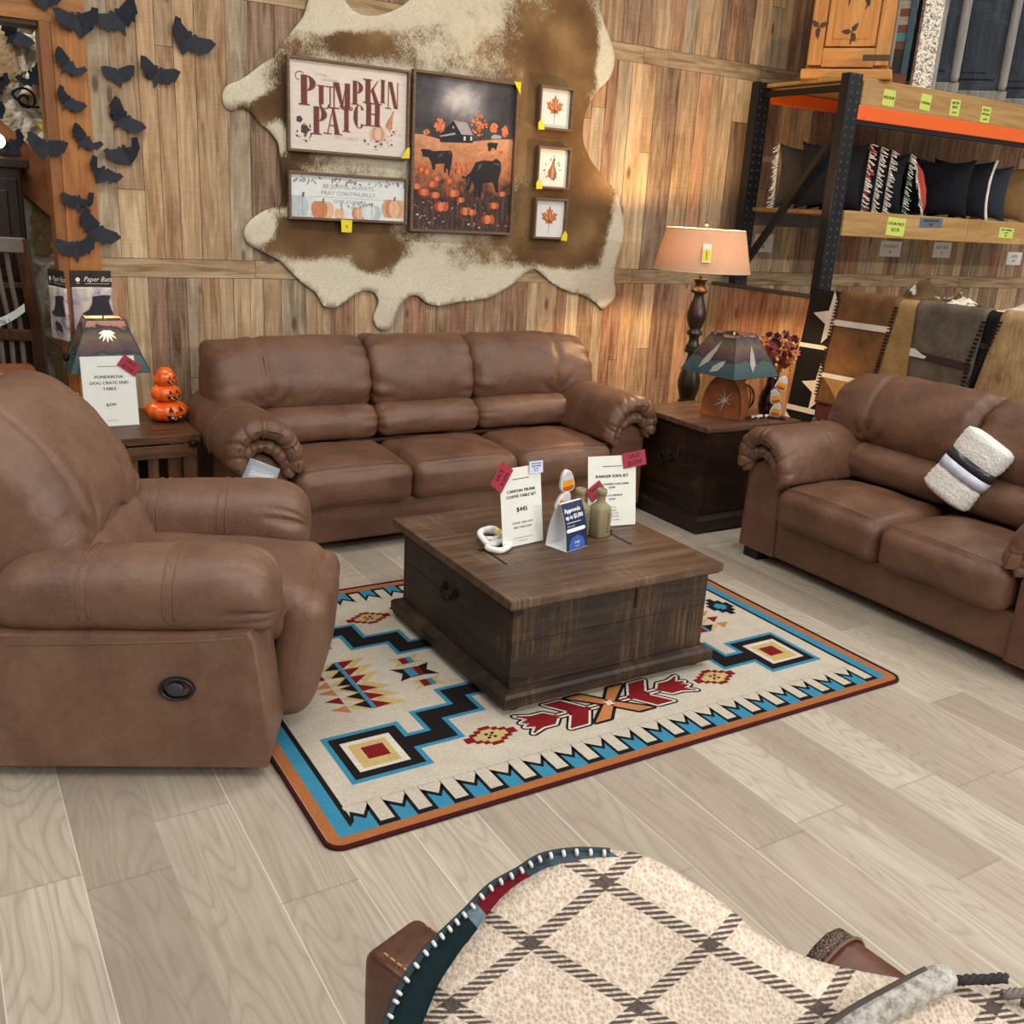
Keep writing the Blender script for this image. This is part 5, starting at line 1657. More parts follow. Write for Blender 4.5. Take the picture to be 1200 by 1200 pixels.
# left lamp, on the crate table behind the sign
t, sh, ring = desert_lamp('lit table lamp with a painted desert shade behind the dog crate table sign', (.745, 4.985, ZT), R(45 - 2), .245, .118, .235, .245, .12)
bm = NB(); lathe(bm, [(.0, 0), (.075, 0), (.08, .01), (.06, .06), (.045, .12), (.03, .18), (.012, .20), (.012, .27), (0, .27)], 20); obj('lamp_base', bm, plain('#7a3d20', .5), t, True)
bm = NB(); tube(bm, [(0, 0, .25), (0, 0, .49)], .004, 6); tube(bm, [(-.08, 0, .475), (.08, 0, .475)], .003, 6); obj('harp', bm, M_IRON, t, True)
bm = NB(); lathe(bm, [(0, .27), (.018, .28), (.030, .32), (.018, .36), (0, .37)], 14)
g = G('lamp_bulb'); g.put(g.b.inputs['Emission Color'], '#ffd9a0'); g.b.inputs['Emission Strength'].default_value = 6; obj('bulb', bm, g.fin('#fff2dc', .4), t, True)
# bright feather fan on the front of the shade
bm = NB()
fr = [Vector(ring(.245, 0)[k]) for k in (2, 3)]; tp = [Vector(ring(.118, .235)[k]) for k in (2, 3)]
def onface(u, v, d):
    p = fr[0].lerp(fr[1], u).lerp(tp[0].lerp(tp[1], u), v)
    return p + Vector((0, -.003 - d, .0015))
for k in range(7):
    a = R(-160 + 23.3 * k)
    L = .26
    flat(bm, leafp(.5, .80, L * (1.0 if abs(k - 3) < 3 else .8) * .9, .028, a), k * .0003, 0, onface)
g = G('glowing_feather_paint'); g.put(g.b.inputs['Emission Color'], '#fff1dd'); g.b.inputs['Emission Strength'].default_value = .35
obj('painted_feathers', bm, g.fin('#f3e2cf', .5), sh)
ld = bpy.data.lights.new('lamp_light', 'POINT'); ld.energy = 3.0; ld.color = (1, .78, .5); ld.shadow_soft_size = .04
lo = bpy.data.objects.new('lamp_light', ld); C.objects.link(lo); lo.parent = t; lo.location = (0, 0, .40)

# wire spider on a stalk with a yellow tag
t = thing('wire_spider', 'black wire spider stake with a yellow tag beside the left lamp', 'spider decoration', (.560, 4.90, ZT))
bm = NB(); tube(bm, [(0, 0, 0), (0, 0, .02), (-.002, 0, .15), (0, 0, .305)], .0022, 6); lathe(bm, [(0, 0), (.03, 0), (.03, .004), (0, .004)], 16); obj('stake', bm, M_IRON, t, True)
bm = NB(); bmesh.ops.create_uvsphere(bm, u_segments=14, v_segments=10, radius=.014, matrix=Matrix.Translation((0, 0, .31)) @ Matrix.Scale(1.4, 4, (0, 0, 1))); obj('body', bm, M_IRON, t, True)
for a in (18, 48, 75, 128, 172, 195, 150, -12):
    L = .125
    c, s = math.cos(R(a)), math.sin(R(a))
    bm = NB(); tube(bm, [(0, -.004, .31), (L * .5 * c, -.03, .31 + L * .5 * s + .012), (L * c, -.02, .31 + L * s), (L * 1.1 * c, -.02, .31 + L * 1.12 * s - .01)], .0015, 5); obj('leg', bm, M_IRON, t, True)
bm = NB(); rbox(bm, (.005, -.008, .105), (.035, .002, .038), .0019, 3)
y = obj('price_tag', bm, M_YELLOW, t)
bm = NB(); write(bm, '$ 12.99', .017, .010, .100, 0, .0105); obj('tag_lettering', bm, plain('#6a5a10', .6), y)

# hang packs of paper bats
def hang_pack(label, loc, rz, w, h, side=False):
    t = thing('hanging_pack', label, 'packet', loc, rz)
    bm = NB(); rbox(bm, (0, -.010, -h / 2 - .08), (w / 2, .009, h / 2), .006, 4, (0, .004, 0), .002, 20)
    g = G('foggy_packet_print'); co = g.coord()
    n = g.noise(co, 9, 4, .7, .6)
    obj('bag', bm, g.fin(g.ramp(n, [(.3, '#5d5560'), (.45, '#b9aab2'), (.6, '#d8cdb8'), (.75, '#efe3cd')]), .15, 0, .6), t, True)
    bm = NB(); box(bm, (0, -.012, -.042), (w, .004, .086), 0, .0008)
    hd = obj('header_card', bm, plain('#2a1c18', .5), t)
    bm = NB()
    write(bm, 'Paper Bats', .034, .030, -.042, 0, .0146, shear=.35, sx=.9); flat(bm, rectp(-.03, -.064, .085, -.0625), .0146, 0)
    flat(bm, ell(-.062, -.044, .011, .011, 9), .0146, 0); write(bm, 'OH', .010, -.062, -.062, 0, .0146)
    obj('header_lettering', bm, plain('#efe8df', .6), hd)
    bm = NB()
    fl = lambda u, v, d: (u, -.0245 - d, v)
    flat(bm, [(-.055, -.21), (-.02, -.19), (-.005, -.16), (.0, -.125), (.05, -.118), (.085, -.12), (.075, -.15), (.085, -.19), (.095, -.215), (.02, -.222), (-.02, -.225)], 0, 0, fl)
    flat(bm, [(-.03, -.26), (.0, -.245), (.04, -.262), (.05, -.30), (.0, -.29)], 0, 0, fl)
    obj('bat_print', bm, plain('#2d2a30', .4), t)
    bm = NB(); tube(bm, [(0, -.028, -.02), (0, .0, -.016)], .003, 6); obj('peg', bm, M_IRON, t)
    return t
hang_pack('clear packet of paper bats with a dark header card, hanging on the casing', (.752, YW - .024, 1.222), 0, .19, .24)
hang_pack('packet of paper bats turned edge-on, hanging left of the facing packet', (.602, YW - .055, 1.225), R(-72), .17, .26)

# ------------------------------------------------------------------ in the next room
def slat_chair():
    t = thing('slat_chair', 'dark carved chair with a curved slatted back seen through the opening', 'chair', (.447, 5.89, 0), R(-25))
    prof = [(0.10, 1.34), (.085, 1.2), (.06, 1.08), (.03, .98), (.005, .90), (.0, .80), (.0, .47)]
    for k, x in enumerate((-.16, -.105, -.05, .005)):
        bm = NB()
        c = crv([(p[0], p[1], 0) for p in prof], 5, False)
        tube(bm, [(x, -q.x * 1.0 + .02, q.y) for q in c], .013, 4); obj('slat', bm, plain('#8a7d72', .4), t)
    for x in (-.20, .10):
        bm = NB()
        c = crv([(p[0], p[1], 0) for p in prof], 5, False)
        rings = [[Vector((x + dx, -q.x + dy, q.y)) for dx, dy in ((-.03, -.02), (.03, -.02), (.03, .02), (-.03, .02))] for q in c]
        loft(bm, rings); obj('stile', bm, M_CHAIRW, t)
    bm = NB(); box(bm, (-.05, -.10, 1.31), (.32, .04, .075), 0, .006); obj('crest_rail', bm, plain('#7d7268', .45), t)
    bm = NB(); box(bm, (-.05, .005, .83), (.32, .035, .06), 0, .006); obj('back_rail', bm, M_CHAIRW, t)
    bm = NB(); rbox(bm, (-.05, -.22, .45), (.22, .22, .025), .02, 4); obj('seat', bm, M_CHAIRW, t, True)
    for x in (-.22, .12):
        for y in (-.4, -.02):
            bm = NB(); box(bm, (x, y, .215), (.04, .04, .43), 0, .005); obj('leg', bm, M_CHAIRW, t)
    bm = NB()
    rings = []
    for i in range(17):
        f = i / 16; x = -.24 + .30 * f; z = .865 + .07 * (f - .35) ** 2 * 2.2 + .055 * f
        rings.append([Vector((x, -.045, z - .022)), Vector((x, -.045, z + .022)), Vector((x, -.043, z + .022)), Vector((x, -.043, z - .022))])
    loft(bm, rings); b = obj('paper_label', bm, plain('#e6eee6', .5), t)
    bm = NB(); write(bm, '15 + 2 06 1', .032, -.09, .895, 0, .0462, rot=R(12)); obj('label_lettering', bm, M_INK, b)
slat_chair()
t = thing('hutch', 'tall dark wooden hutch behind the slat-back chair at the left edge', 'cabinet', (.215, 6.135, 0))
bm = NB(); box(bm, (0, 0, .85), (.66, .20, 1.70), 0, .01); obj('carcass', bm, M_HUTCH, t)
bm = NB(); box(bm, (0, -.02, 1.715), (.74, .22, .05), 0, .008); obj('cornice', bm, M_HUTCH, t)
for x in (-.16, .16):
    bm = NB(); box(bm, (x, -.106, 1.38), (.29, .02, .52), 0, .006); box(bm, (x, -.114, 1.38), (.19, .02, .40), 0, .008); obj('door', bm, M_HUTCH, t)
bm = NB(); box(bm, (0, -.11, 1.08), (.66, .03, .03), 0, .004); obj('moulding', bm, plain('#5c4530', .5), t)
t = thing('ottoman', 'brown leather ottoman top beyond the recliner at the left edge', 'ottoman', (.165, 5.27, 0))
bm = NB(); rbox(bm, (0, 0, .70), (.30, .16, .055), .03, 8, (0, 0, .012)); obj('cushion', bm, M_LEATHER_RED, t, True)
bm = NB(); rbox(bm, (0, 0, .33), (.28, .15, .315), .01, 4); obj('base', bm, M_LEATHER_DARK, t)
# hand-forged scroll brackets
def scroll(label, loc, s, rz=0, fl=1):
    pts = [(math.cos(a) * (.012 + .0052 * a) * s * fl, math.sin(a) * (.012 + .0052 * a) * s) for a in [R(40 * i) for i in range(14)]]
    end = pts[-1]
    pts += [(end[0] + fl * .05 * s, end[1] - .045 * s), (end[0] + fl * .12 * s, end[1] - .05 * s)]
    bm = NB(); tube(bm, [(x, 0, z) for x, z in crv([(p[0], p[1], 0) for p in pts], 3, False) for _ in (0,)] if False else [(q.x, 0, q.y) for q in crv([(p[0], p[1], 0) for p in pts], 3, False)], .006 * s, 6)
    o = obj('iron_scroll', bm, M_IRON, None, True, loc, (0, 0, rz)); tag(o, label, 'iron scroll', 'wrought-iron scrolls')
scroll('black wrought-iron scroll on the stone, above the rusty brace', (.615, 6.235, 2.05), 1.08)
scroll('black wrought-iron scroll below the rusty brace, beside the hutch', (.543, 6.235, 1.668), .97, 0, -1)
t = tag(obj('caution_card', (lambda b: (prism(b, [(-.03, .03), (.035, .03), (.035, -.05)], -.002, .001, 'y'), b)[1])(NB()), plain('#f1d21c', .5), None, False, (.690, 6.247, 1.904)), 'small yellow card on the stone wall, beside the jamb above the brace', 'card')
t = thing('wall_lamp', 'small bright white lamp on the rusty brace at the left edge', 'lamp', (.466, 6.155, 1.813))
bm = NB(); bmesh.ops.create_uvsphere(bm, u_segments=16, v_segments=10, radius=.038, matrix=Matrix.Translation((-.012, -.03, .012))); g = G('white_lamp_glow'); g.put(g.b.inputs['Emission Color'], '#fffaf0'); g.b.inputs['Emission Strength'].default_value = 3; obj('globe', bm, g.fin('#ffffff', .4), t, True)
bm = NB(); lathe(bm, [(0, 0), (.04, 0), (.04, .012), (0, .012)], 14, (0, 0, 0), 0, True, Matrix.Translation((0, .02, 0)) @ Matrix.Rotation(R(90), 4, 'X')); obj('wall_plate', bm, M_IRON, t)
# fabric label tucked between recliner and sofa
t = thing('hang_tag', 'clear plastic bag with a brand tag on the sofa front behind the recliner', 'tag', (1.20, 4.118, .375), 0, None, (R(-6), R(25), R(-4)))
bm = NB(); rbox(bm, (0, 0, .055), (.075, .006, .07), .005, 4, (0, .004, 0), .003, 16); obj('plastic_bag', bm, M_BAG, t, True)
bm = NB(); box(bm, (0, 0, .06), (.11, .002, .07)); c = obj('card', bm, plain('#b9c2ca', .5), t)
bm = NB(); write(bm, 'Simmons', .030, 0, .07, 0, .0112, shear=.3, rot=R(10)); obj('tag_lettering', bm, plain('#f2f4f6', .5), t)
# ------------------------------------------------------------------ on the coffee trunk
ZC = .4348
t, F = sheet_sign('price_sign', 'white price sheet reading Canyon Trunk coffee table set $445 on the coffee trunk', (1.85, 2.875, ZC), R(8), .196, .295,
                  [('CANYON TRUNK', .0155, .084, .0008), ('COFFEE TABLE SET', .0155, .104, .0008), ('$445', .024, .155, .001), ('COFFEE TABLE $749', .0105, .205, .0002), ('END TABLE $349', .0105, .222, .0002), ('CANYON TRUNK COLLECTION', .006, .262, 0), ('SOLID WOOD', .006, .274, 0)], 9, False)
sale_tag(t, F, -.092, .272, .100, .062, R(52), [('SALE', .024), ('$1295', .022)])
o = sale_tag(t, F, .073, .290, .066, .046, R(-2), [('SOLID WOOD', .0075), ('TABLE TRUNK', .0075), ('SET OF 2', .0075), ('PCS 3', .0075)], plain('#cfd2ea', .6, 0, .03), 'sticker', plain('#45486a', .6))
t, F = sheet_sign('price_sign', 'white price sheet for a sofa set with red sale tags on the coffee trunk', (2.305, 2.93, ZC), R(-9), .216, .285,
                  [('RANGER SOFA SET', .0160, .078, .0008), ('SOFA, LOVESEAT & RECLINER', .0105, .110, .0005), ('$1999', .010, .124, .0005), ('SOFA & LOVESEAT', .0105, .156, .0005), ('$1599', .010, .171, .0005), ('ALSO SOLD', .007, .205, 0), ('SOFA $899', .008, .218, 0), ('LOVESEAT $799', .008, .230, 0), ('RECLINER $599', .008, .242, 0), ('AVAILABLE TO ORDER', .006, .256, 0)], 10, False)
sale_tag(t, F, .098, .272, .104, .062, R(8), [('SALE', .024), ('$1299', .025)])
sale_tag(t, F, -.075, .150, .075, .055, R(35), [('SALE', .019), ('$1299', .018)])

# tent card
def tent_card():
    t = thing('tent_card', 'navy and white financing tent card between the two price sheets', 'tent card', (2.005, 2.815, ZC), R(16))
    w, h, dp = .122, .175, .105
    prof = [(-dp / 2, 0)] + [(-dp / 2 + .020 * (i / 8) ** 1.0 * 1.0 + .028 * (i / 8) ** 3, h * i / 8) for i in range(1, 9)] + [(dp / 2 - .020 * (i / 8) - .028 * (i / 8) ** 3, h * i / 8) for i in range(8, -1, -1)]
    th = .0012
    bm = NB()
    rings = []
    for x in (-w / 2, w / 2): rings.append([Vector((x, u, v)) for u, v in prof] )
    a, b = rings
    A_ = [bm.verts.new(p) for p in a]; B_ = [bm.verts.new(p) for p in b]
    for i in range(len(prof) - 1): bm.faces.new((A_[i], A_[i + 1], B_[i + 1], B_[i]))
    bm.faces.new((A_[-1], A_[0], B_[0], B_[-1]))
    o = obj('card', bm, [plain('#e7e9ea', .5, 0, .02)], t)
    m = o.modifiers.new('paper', 'SOLIDIFY'); m.thickness = th
    def F(lay):
        def f(u, v, d):
            q = max(0, min(1, v / h)) * 8
            y = -dp / 2 + .020 * (q / 8) + .028 * (q / 8) ** 3
            return Vector((u, y - .0012 - .0003 * lay, v))
        return f
    bm = NB()
    for i in range(10): flat(bm, rectp(-w / 2, .002 + (h - .003) * i / 10, w / 2, .002 + (h - .003) * (i + 1) / 10), 0, 0, F(0))
    obj('navy_panel', bm, plain('#1e2a4a', .5), t)
    bm = NB()
    pts = [(-.045, .0025)] + [(.0 + .045 * math.cos(a), .018 + .036 * math.sin(a)) for a in [PI * i / 12 for i in range(13)]][::-1] + [(.045, .0025)]
    flat(bm, pts, 0, 0, F(1)); obj('blue_arch', bm, plain('#3a5fb0', .5), t)
    bm = NB()
    write(bm, 'Approvals', .0225, -.052, .148, 0, 0, 'LEFT', F(2), bold=.0007); write(bm, 'up to $5,000', .0225, -.052, .125, 0, 0, 'LEFT', F(2), bold=.0007, sx=.85)
    flat(bm, rectp(-.05, .104, .03, .106), 0, 0, F(2)); write(bm, 'Scan to apply', .008, -.05, .093, 0, 0, 'LEFT', F(2))
    flat(bm, rectp(-.05, .070, .045, .084), 0, 0, F(2)); flat(bm, ell(-.05, .077, .007, .007, 10), 0, 0, F(2)); flat(bm, ell(.045, .077, .007, .007, 10), 0, 0, F(2))
    write(bm, 'snap', .017, 0, .030, 0, 0, 'CENTER', F(3)); write(bm, 'FINANCE', .006, 0, .014, 0, 0, 'CENTER', F(3))
    obj('lettering', bm, plain('#f0f2f5', .6), t)
tent_card()

# pair of putty-coloured bottles
def bottle(label, x, y, rz=0):
    t = thing('bottle', label, 'bottle', (x, y, ZC), rz, 'putty bottles on the coffee trunk')
    bm = NB(); sq = 4.5
    prof = [(.0, 0), (.034, .0), (.037, .004), (.037, .108), (.034, .122), (.022, .133), (.017, .140), (.017, .168), (.021, .171), (.021, .188), (.017, .190), (.013, .190), (.013, .15)]
    rings = []
    for r, z in prof:
        k = max(0, min(1, (.135 - z) / .03))
        rg = []
        for i in range(32):
            a = 2 * PI * i / 32; e = 2 + (sq - 2) * k
            ca, sa = math.cos(a), math.sin(a)
            rg.append(Vector((r * math.copysign(abs(ca) ** (2 / e), ca), r * math.copysign(abs(sa) ** (2 / e), sa), z)))
        rings.append(rg)
    loft(bm, rings); b = obj('body', bm, plain('#8d8163', .55, 0, .08, 60), t, True)
    bm = NB()
    for k in range(6): flat(bm, rectp(.006, .018 + k * .014, .015, .026 + k * .014), .0376, 0)
    obj('embossing', bm, plain('#5f563f', .6), t)
bottle('left one of two putty-coloured bottles, partly behind the navy tent card', 2.118, 2.905, R(10))
bottle('right one of two putty-coloured bottles, in full view beside the tent card', 2.192, 2.868, R(10))

# candy-corn totems
def candy_parts(t, spots, s):
    for x, z, rot in spots:
        M_ = Matrix.Translation((x, 0, z)) @ Matrix.Rotation(R(rot), 4, 'Y')
        out = crv([(0, .062 * s), (.022 * s, .045 * s), (.036 * s, .0), (.034 * s, -.035 * s), (.0, -.045 * s), (-.034 * s, -.035 * s), (-.036 * s, .0), (-.022 * s, .045 * s)], 4)
        pts = [(p.x, p.y) for p in out]
        bm = NB(); rings = []
        for y, k in ((-.010, .86), (-.0125, .93), (-.012, 1), (.012, 1), (.0125, .93), (.010, .86)): rings.append([M_ @ Vector((u * k, y * s, v * k)) for u, v in pts])
        loft(bm, rings); body = obj('candy_corn', bm, plain('#e9e6e0', .35), t, True)
        def band(v0, v1, col, nm):
            sel = [(u * .88, max(v0, min(v1, v * .88))) for u, v in pts]
            b2 = NB(); prism(b2, sel, -.0138 * s, -.0120 * s, 'y', 0, M_); obj(nm, b2, plain(col, .35), body)
        band(-.040 * s, -.016 * s, '#b3541c', 'orange_band'); band(-.016 * s, .014 * s, '#e39a2c', 'yellow_band'); band(.014 * s, .052 * s, '#ccc9cf', 'white_tip')
t = thing('candy_corn_totem', 'stacked candy corn figure behind the tent card on the coffee trunk', 'candy corn decoration', (2.062, 2.93, ZC), R(5))
candy_parts(t, [(.0, .046, 6), (-.008, .128, 20), (.004, .212, -6)], .82)
bm = NB(); box(bm, (0, 0, .004), (.08, .05, .008), 0, .002); obj('base', bm, M_BLACK, t)

# chunky white chain link ornament
t = thing('chain_links', 'white chunky chain-link ornament with a yellow tag at the left of the trunk top', 'ornament', (1.735, 2.92, ZC), R(20))
def link(c, rx, ry, rot, tilt):
    bm = NB(); M_ = Matrix.Translation(c) @ Matrix.Rotation(rot, 4, 'Z') @ Matrix.Rotation(tilt, 4, 'X')
    e = 3.2
    pts = []
    for i in range(40):
        a = 2 * PI * i / 40
        pts.append(M_ @ Vector((rx * math.copysign(abs(math.cos(a)) ** (2 / e), math.cos(a)), ry * math.copysign(abs(math.sin(a)) ** (2 / e), math.sin(a)), 0)))
    tube(bm, pts, .0115, 10, 0, True); obj('link', bm, plain('#e9e7e3', .4), t, True)
link((-.01, -.045, .013), .048, .034, R(15), 0); link((.015, .012, .030), .046, .036, R(-5), R(32)); link((.055, .055, .014), .045, .033, R(40), 0)
bm = NB(); box(bm, (.035, -.005, .052), (.035, .022, .002), 0, .0005, None); obj('price_tag', bm, M_YELLOW, t)
# ------------------------------------------------------------------ on and behind the corner trunk
ZE = .5885
t = thing('floor_lamp', 'tall turned dark-wood lamp with a plastic-wrapped peach shade behind the corner trunk', 'lamp', (4.115, 4.585, 0))
bm = NB()
pr = [(0, 0), (.15, 0), (.155, .015), (.14, .03), (.06, .05), (.045, .08), (.04, .44), (.045, .50), (.058, .525), (.062, .53), (.05, .545), (.053, .56), (.070, .62), (.072, .66), (.062, .71), (.040, .77), (.028, .82), (.030, .835), (.050, .842), (.054, .852), (.046, .864), (.050, .872), (.034, .90), (.030, .925), (.036, .945), (.048, .952), (.052, .960), (.045, .970), (.034, .985), (.048, 1.01), (.060, 1.05), (.061, 1.08), (.050, 1.12), (.036, 1.16), (.030, 1.19), (.033, 1.20), (.050, 1.208), (.053, 1.217), (.046, 1.225), (.036, 1.236), (.030, 1.26), (.040, 1.277), (.046, 1.281), (.046, 1.288), (0, 1.288)]
lathe(bm, pr, 32); obj('turned_post', bm, plain('#2a1f17', .32, 0, .25, 20, .5), t, True)
bm = NB(); lathe(bm, [(0, 1.285), (.012, 1.285), (.012, 1.36), (0, 1.36)], 10); obj('neck', bm, plain('#b8a98c', .3, .8), t, True)
g = G('peach_linen_shade'); co = g.coord()
n = g.noise(g.map(co, (30, 30, 300)), 2, 3)
dif = g.ramp(n, [(.3, '#c99a72'), (.7, '#d9ad86')])
bsdf = g.n('ShaderNodeBsdfDiffuse', {'Color': dif}); tr = g.n('ShaderNodeBsdfTranslucent', {'Color': lin('#f0c090')})
mx = g.n('ShaderNodeMixShader', {0: .14, 1: bsdf.outputs[0], 2: tr.outputs[0]})
g.t.links.new(mx.outputs[0], g.out.inputs['Surface'])
M_SHADE = g.m
bm = NB()
lathe(bm, [(.292, 1.338), (.236, 1.582), (.233, 1.582), (.289, 1.338), (.292, 1.338)], 48, cap=False); sh = obj('lamp_shade', bm, M_SHADE, t, True)
bm = NB()
for r, z in ((.292, 1.339), (.236, 1.581)): tube(bm, [(r * math.cos(a), r * math.sin(a), z) for a in [2 * PI * i / 48 for i in range(48)]], .003, 6, 0, True)
obj('shade_trim', bm, plain('#d8b896', .7), sh, True)
bm = NB(); rings = []
for i in range(9):
    f = i / 8; r0 = .296 + (.240 - .296) * f; z = 1.336 + .249 * f
    rings.append([Vector(((r0 + .004 * fbm((math.cos(a) * 2, math.sin(a) * 2, f * 3), 3)) * math.cos(a), (r0 + .004 * fbm((math.cos(a) * 2, math.sin(a) * 2, f * 3), 3)) * math.sin(a), z)) for a in [2 * PI * j / 96 for j in range(96)]])
loft(bm, rings, True, False); obj('plastic_wrap', bm, M_PLASTIC, sh, True)
bm = NB()
for k in range(4):
    a = PI / 2 * k + .4; tube(bm, [(0, 0, 1.57), (.235 * math.cos(a), .235 * math.sin(a), 1.575)], .002, 5)
tube(bm, [(0, 0, 1.36), (0, 0, 1.61)], .003, 6); obj('harp', bm, plain('#b8a98c', .3, .8), t)
bm = NB(); lathe(bm, [(0, 1.60), (.01, 1.60), (.014, 1.612), (.008, 1.625), (0, 1.628)], 12); obj('finial', bm, plain('#6a5138', .4), t, True)
bm = NB(); lathe(bm, [(0, 1.37), (.018, 1.38), (.032, 1.43), (.02, 1.47), (0, 1.48)], 14); g = G('warm_bulb'); g.put(g.b.inputs['Emission Color'], '#ffc982'); g.b.inputs['Emission Strength'].default_value = 12; obj('bulb', bm, g.fin('#fff0d8', .4), t, True)
# hang tag on the shade, facing the room
A0 = math.atan2(-4.585, -4.115) + R(4)
f2 = lambda u, v, d: Vector(((.276 + d) * math.cos(A0 + u / .27), (.276 + d) * math.sin(A0 + u / .27), 1.452 + v)) + Vector((math.cos(A0), math.sin(A0), 0)) * (-.23 * v * 1.0 + .006)
bm = NB(); loft(bm, [[f2(u, v, 0) for u, v in rectp(-.024, -.052, .024, .052)], [f2(u, v, .0012) for u, v in rectp(-.024, -.052, .024, .052)]]); tg = obj('price_tag', bm, M_WHITE_TAG, sh)
bm = NB(); flat(bm, rectp(-.019, -.045, .019, .022), 0, 0, lambda u, v, d: f2(u, v, .002)); obj('yellow_sticker', bm, M_YELLOW, sh)
bm = NB(); write(bm, '$149.99', .014, 0, -.012, 0, 0, f=lambda u, v, d: f2(u, v, .003), rot=R(90)); obj('tag_lettering', bm, M_INK, sh)
ld = bpy.data.lights.new('lamp_bulb_light', 'POINT'); ld.energy = 52; ld.color = (1, .66, .30); ld.shadow_soft_size = .035
lo = bpy.data.objects.new('lamp_bulb_light', ld); C.objects.link(lo); lo.parent = t; lo.location = (0, 0, 1.52)

# clay lamp with painted shade, on the trunk
t, sh, ring = desert_lamp('small clay table lamp with a painted square desert shade on the corner trunk', (3.815, 3.93, ZE), math.atan2(-3.93, -3.815) + R(6), .268, .120, .215, .250, .015)
ld = bpy.data.lights.new('clay_lamp_light', 'POINT'); ld.energy = 1.6; ld.color = (1, .72, .42); ld.shadow_soft_size = .03
lo = bpy.data.objects.new('clay_lamp_light', ld); C.objects.link(lo); lo.parent = t; lo.location = (0, 0, .36)
bm = NB()
rzb = math.atan2(-3.93, -3.815) + PI / 2 + R(-16)
M_ = Matrix.Rotation(rzb, 4, 'Z')
pts = [(-.115, 0), (.115, 0)] + [(.115 * math.cos(a) if True else 0, .09 + .145 * math.sin(a)) for a in [PI * i / 20 for i in range(21)]]
out = [(-.118, 0), (.114, 0), (.114, .05)] + [((.114 if math.cos(a) > 0 else .118) * math.copysign(abs(math.cos(a)) ** 1.0, math.cos(a)), .05 + .195 * abs(math.sin(a)) ** .95) for a in [PI * i / 24 for i in range(1, 24)]] + [(-.118, .05)]
rings = []
for y, k in ((-.055, .93), (-.062, .96), (-.060, 1), (.060, 1), (.062, .96), (.055, .93)): rings.append([M_ @ Vector((u * k, y, v * k)) for u, v in out])
loft(bm, rings)
g = G('burnished_clay'); co = g.coord()
col = g.ramp(g.noise(co, 8, 4, .6), [(.3, '#6a3519'), (.55, '#8d4c26'), (.75, '#a5643a')])
base = obj('clay_base', bm, g.fin(col, .45), t, False, auto=40)
bm = NB()
for k in range(8):
    a = k * 1.38 + .3
    flat(bm, [(.0045 * math.cos(a + 1.5), .10 + .0045 * math.sin(a + 1.5)), (.0045 * math.cos(a - 1.5), .10 + .0045 * math.sin(a - 1.5)), (.075 * math.cos(a) * (1 if k % 2 else .6), .10 + .075 * math.sin(a) * (1 if k % 2 else .6))], 0, 0, lambda u, v, d, k=k: M_ @ Vector((u + .01, -.0632 - .0002 * k, v)))
obj('etched_star', bm, plain('#a39a8d', .5), base)
bm = NB(); tube(bm, [(0, 0, .22), (0, 0, .47)], .006, 8); lathe(bm, [(0, .30), (.02, .31), (.028, .34), (.018, .38), (0, .385)], 12); obj('lamp_stem', bm, plain('#caa24a', .4), t, True)
# feathers laced on the two faces that look at the room
ks = sorted(range(4), key=lambda k: (Vector(ring(.268, 0)[k]) + Vector((3.815, 3.93, 0))).length)
near = ks[0]
for oth, feats in (((near - 1) % 4, ((.70, .10, .78, 1.9), (.46, .06, .42, 2.25))), ((near + 1) % 4, ((.42, .12, .66, 1.35),))):
    a0, b0, a1, b1 = ring(.268, 0)[near], ring(.268, 0)[oth], ring(.120, .215)[near], ring(.120, .215)[oth]
    nrm = (b0 - a0).cross(a1 - a0).normalized()
    if nrm.dot(a0) < 0: nrm = -nrm
    bm = NB()
    for u0, v0, L, a in feats:
        def fc(u, v, d): return a0.lerp(b0, u).lerp(a1.lerp(b1, u), v) + nrm * (.004 + d)
        flat(bm, leafp(u0, v0, L, .075, a), 0, 0, fc)
    obj('painted_feathers', bm, [plain('#a39a94', .5)], sh)

# wire pumpkin
t = thing('wire_pumpkin', 'black wire pumpkin frame beside the clay lamp on the corner trunk', 'pumpkin decoration', (4.005, 4.01, ZE))
bm = NB()
for k in range(8):
    a = PI * k / 8
    pts = [(.078 * math.cos(q) * math.cos(a), .078 * math.cos(q) * math.sin(a), .085 + .083 * math.sin(q) - .02 * math.exp(-((abs(q - PI / 2)) / .3) ** 2)) for q in [2 * PI * i / 36 for i in range(36)]]
    tube(bm, pts, .0022, 5, 0, True)
obj('wire_cage', bm, M_IRON, t, True)
bm = NB(); tube(bm, [(0, 0, .145), (.004, 0, .17), (.018, 0, .19)], .006, 6); obj('stem', bm, M_IRON, t, True)

# dried-flower vase
t = thing('flower_vase', 'dark brown glass vase of autumn leaves and berries on the corner trunk', 'vase', (4.125, 3.90, ZE))
g = G('dark_amber_glass'); M_VASE = g.fin('#1c0b09', .08, 0, .7)
bm = NB(); lathe(bm, [(0, 0), (.048, 0), (.055, .01), (.062, .05), (.060, .10), (.048, .14), (.034, .17), (.030, .20), (.038, .235), (.034, .235), (.026, .20), (.0, .19)], 28); obj('vase', bm, M_VASE, t, True)
rnd = random.Random(21)
cols = [plain('#6d1f22', .6), plain('#93331c', .6), plain('#ab6428', .6), plain('#541a2c', .6), plain('#7a1d28', .6), plain('#7c2c1c', .6)]
def spray_pt():
    th = rnd.random() * 2 * PI; rr = math.sqrt(rnd.random()) * .115; z = rnd.uniform(.27, .46)
    k = 1 - abs(z - .37) / .20
    return Vector((rr * (.45 + .7 * k) * math.cos(th), rr * (.45 + .7 * k) * math.sin(th), z))
bm = NB()
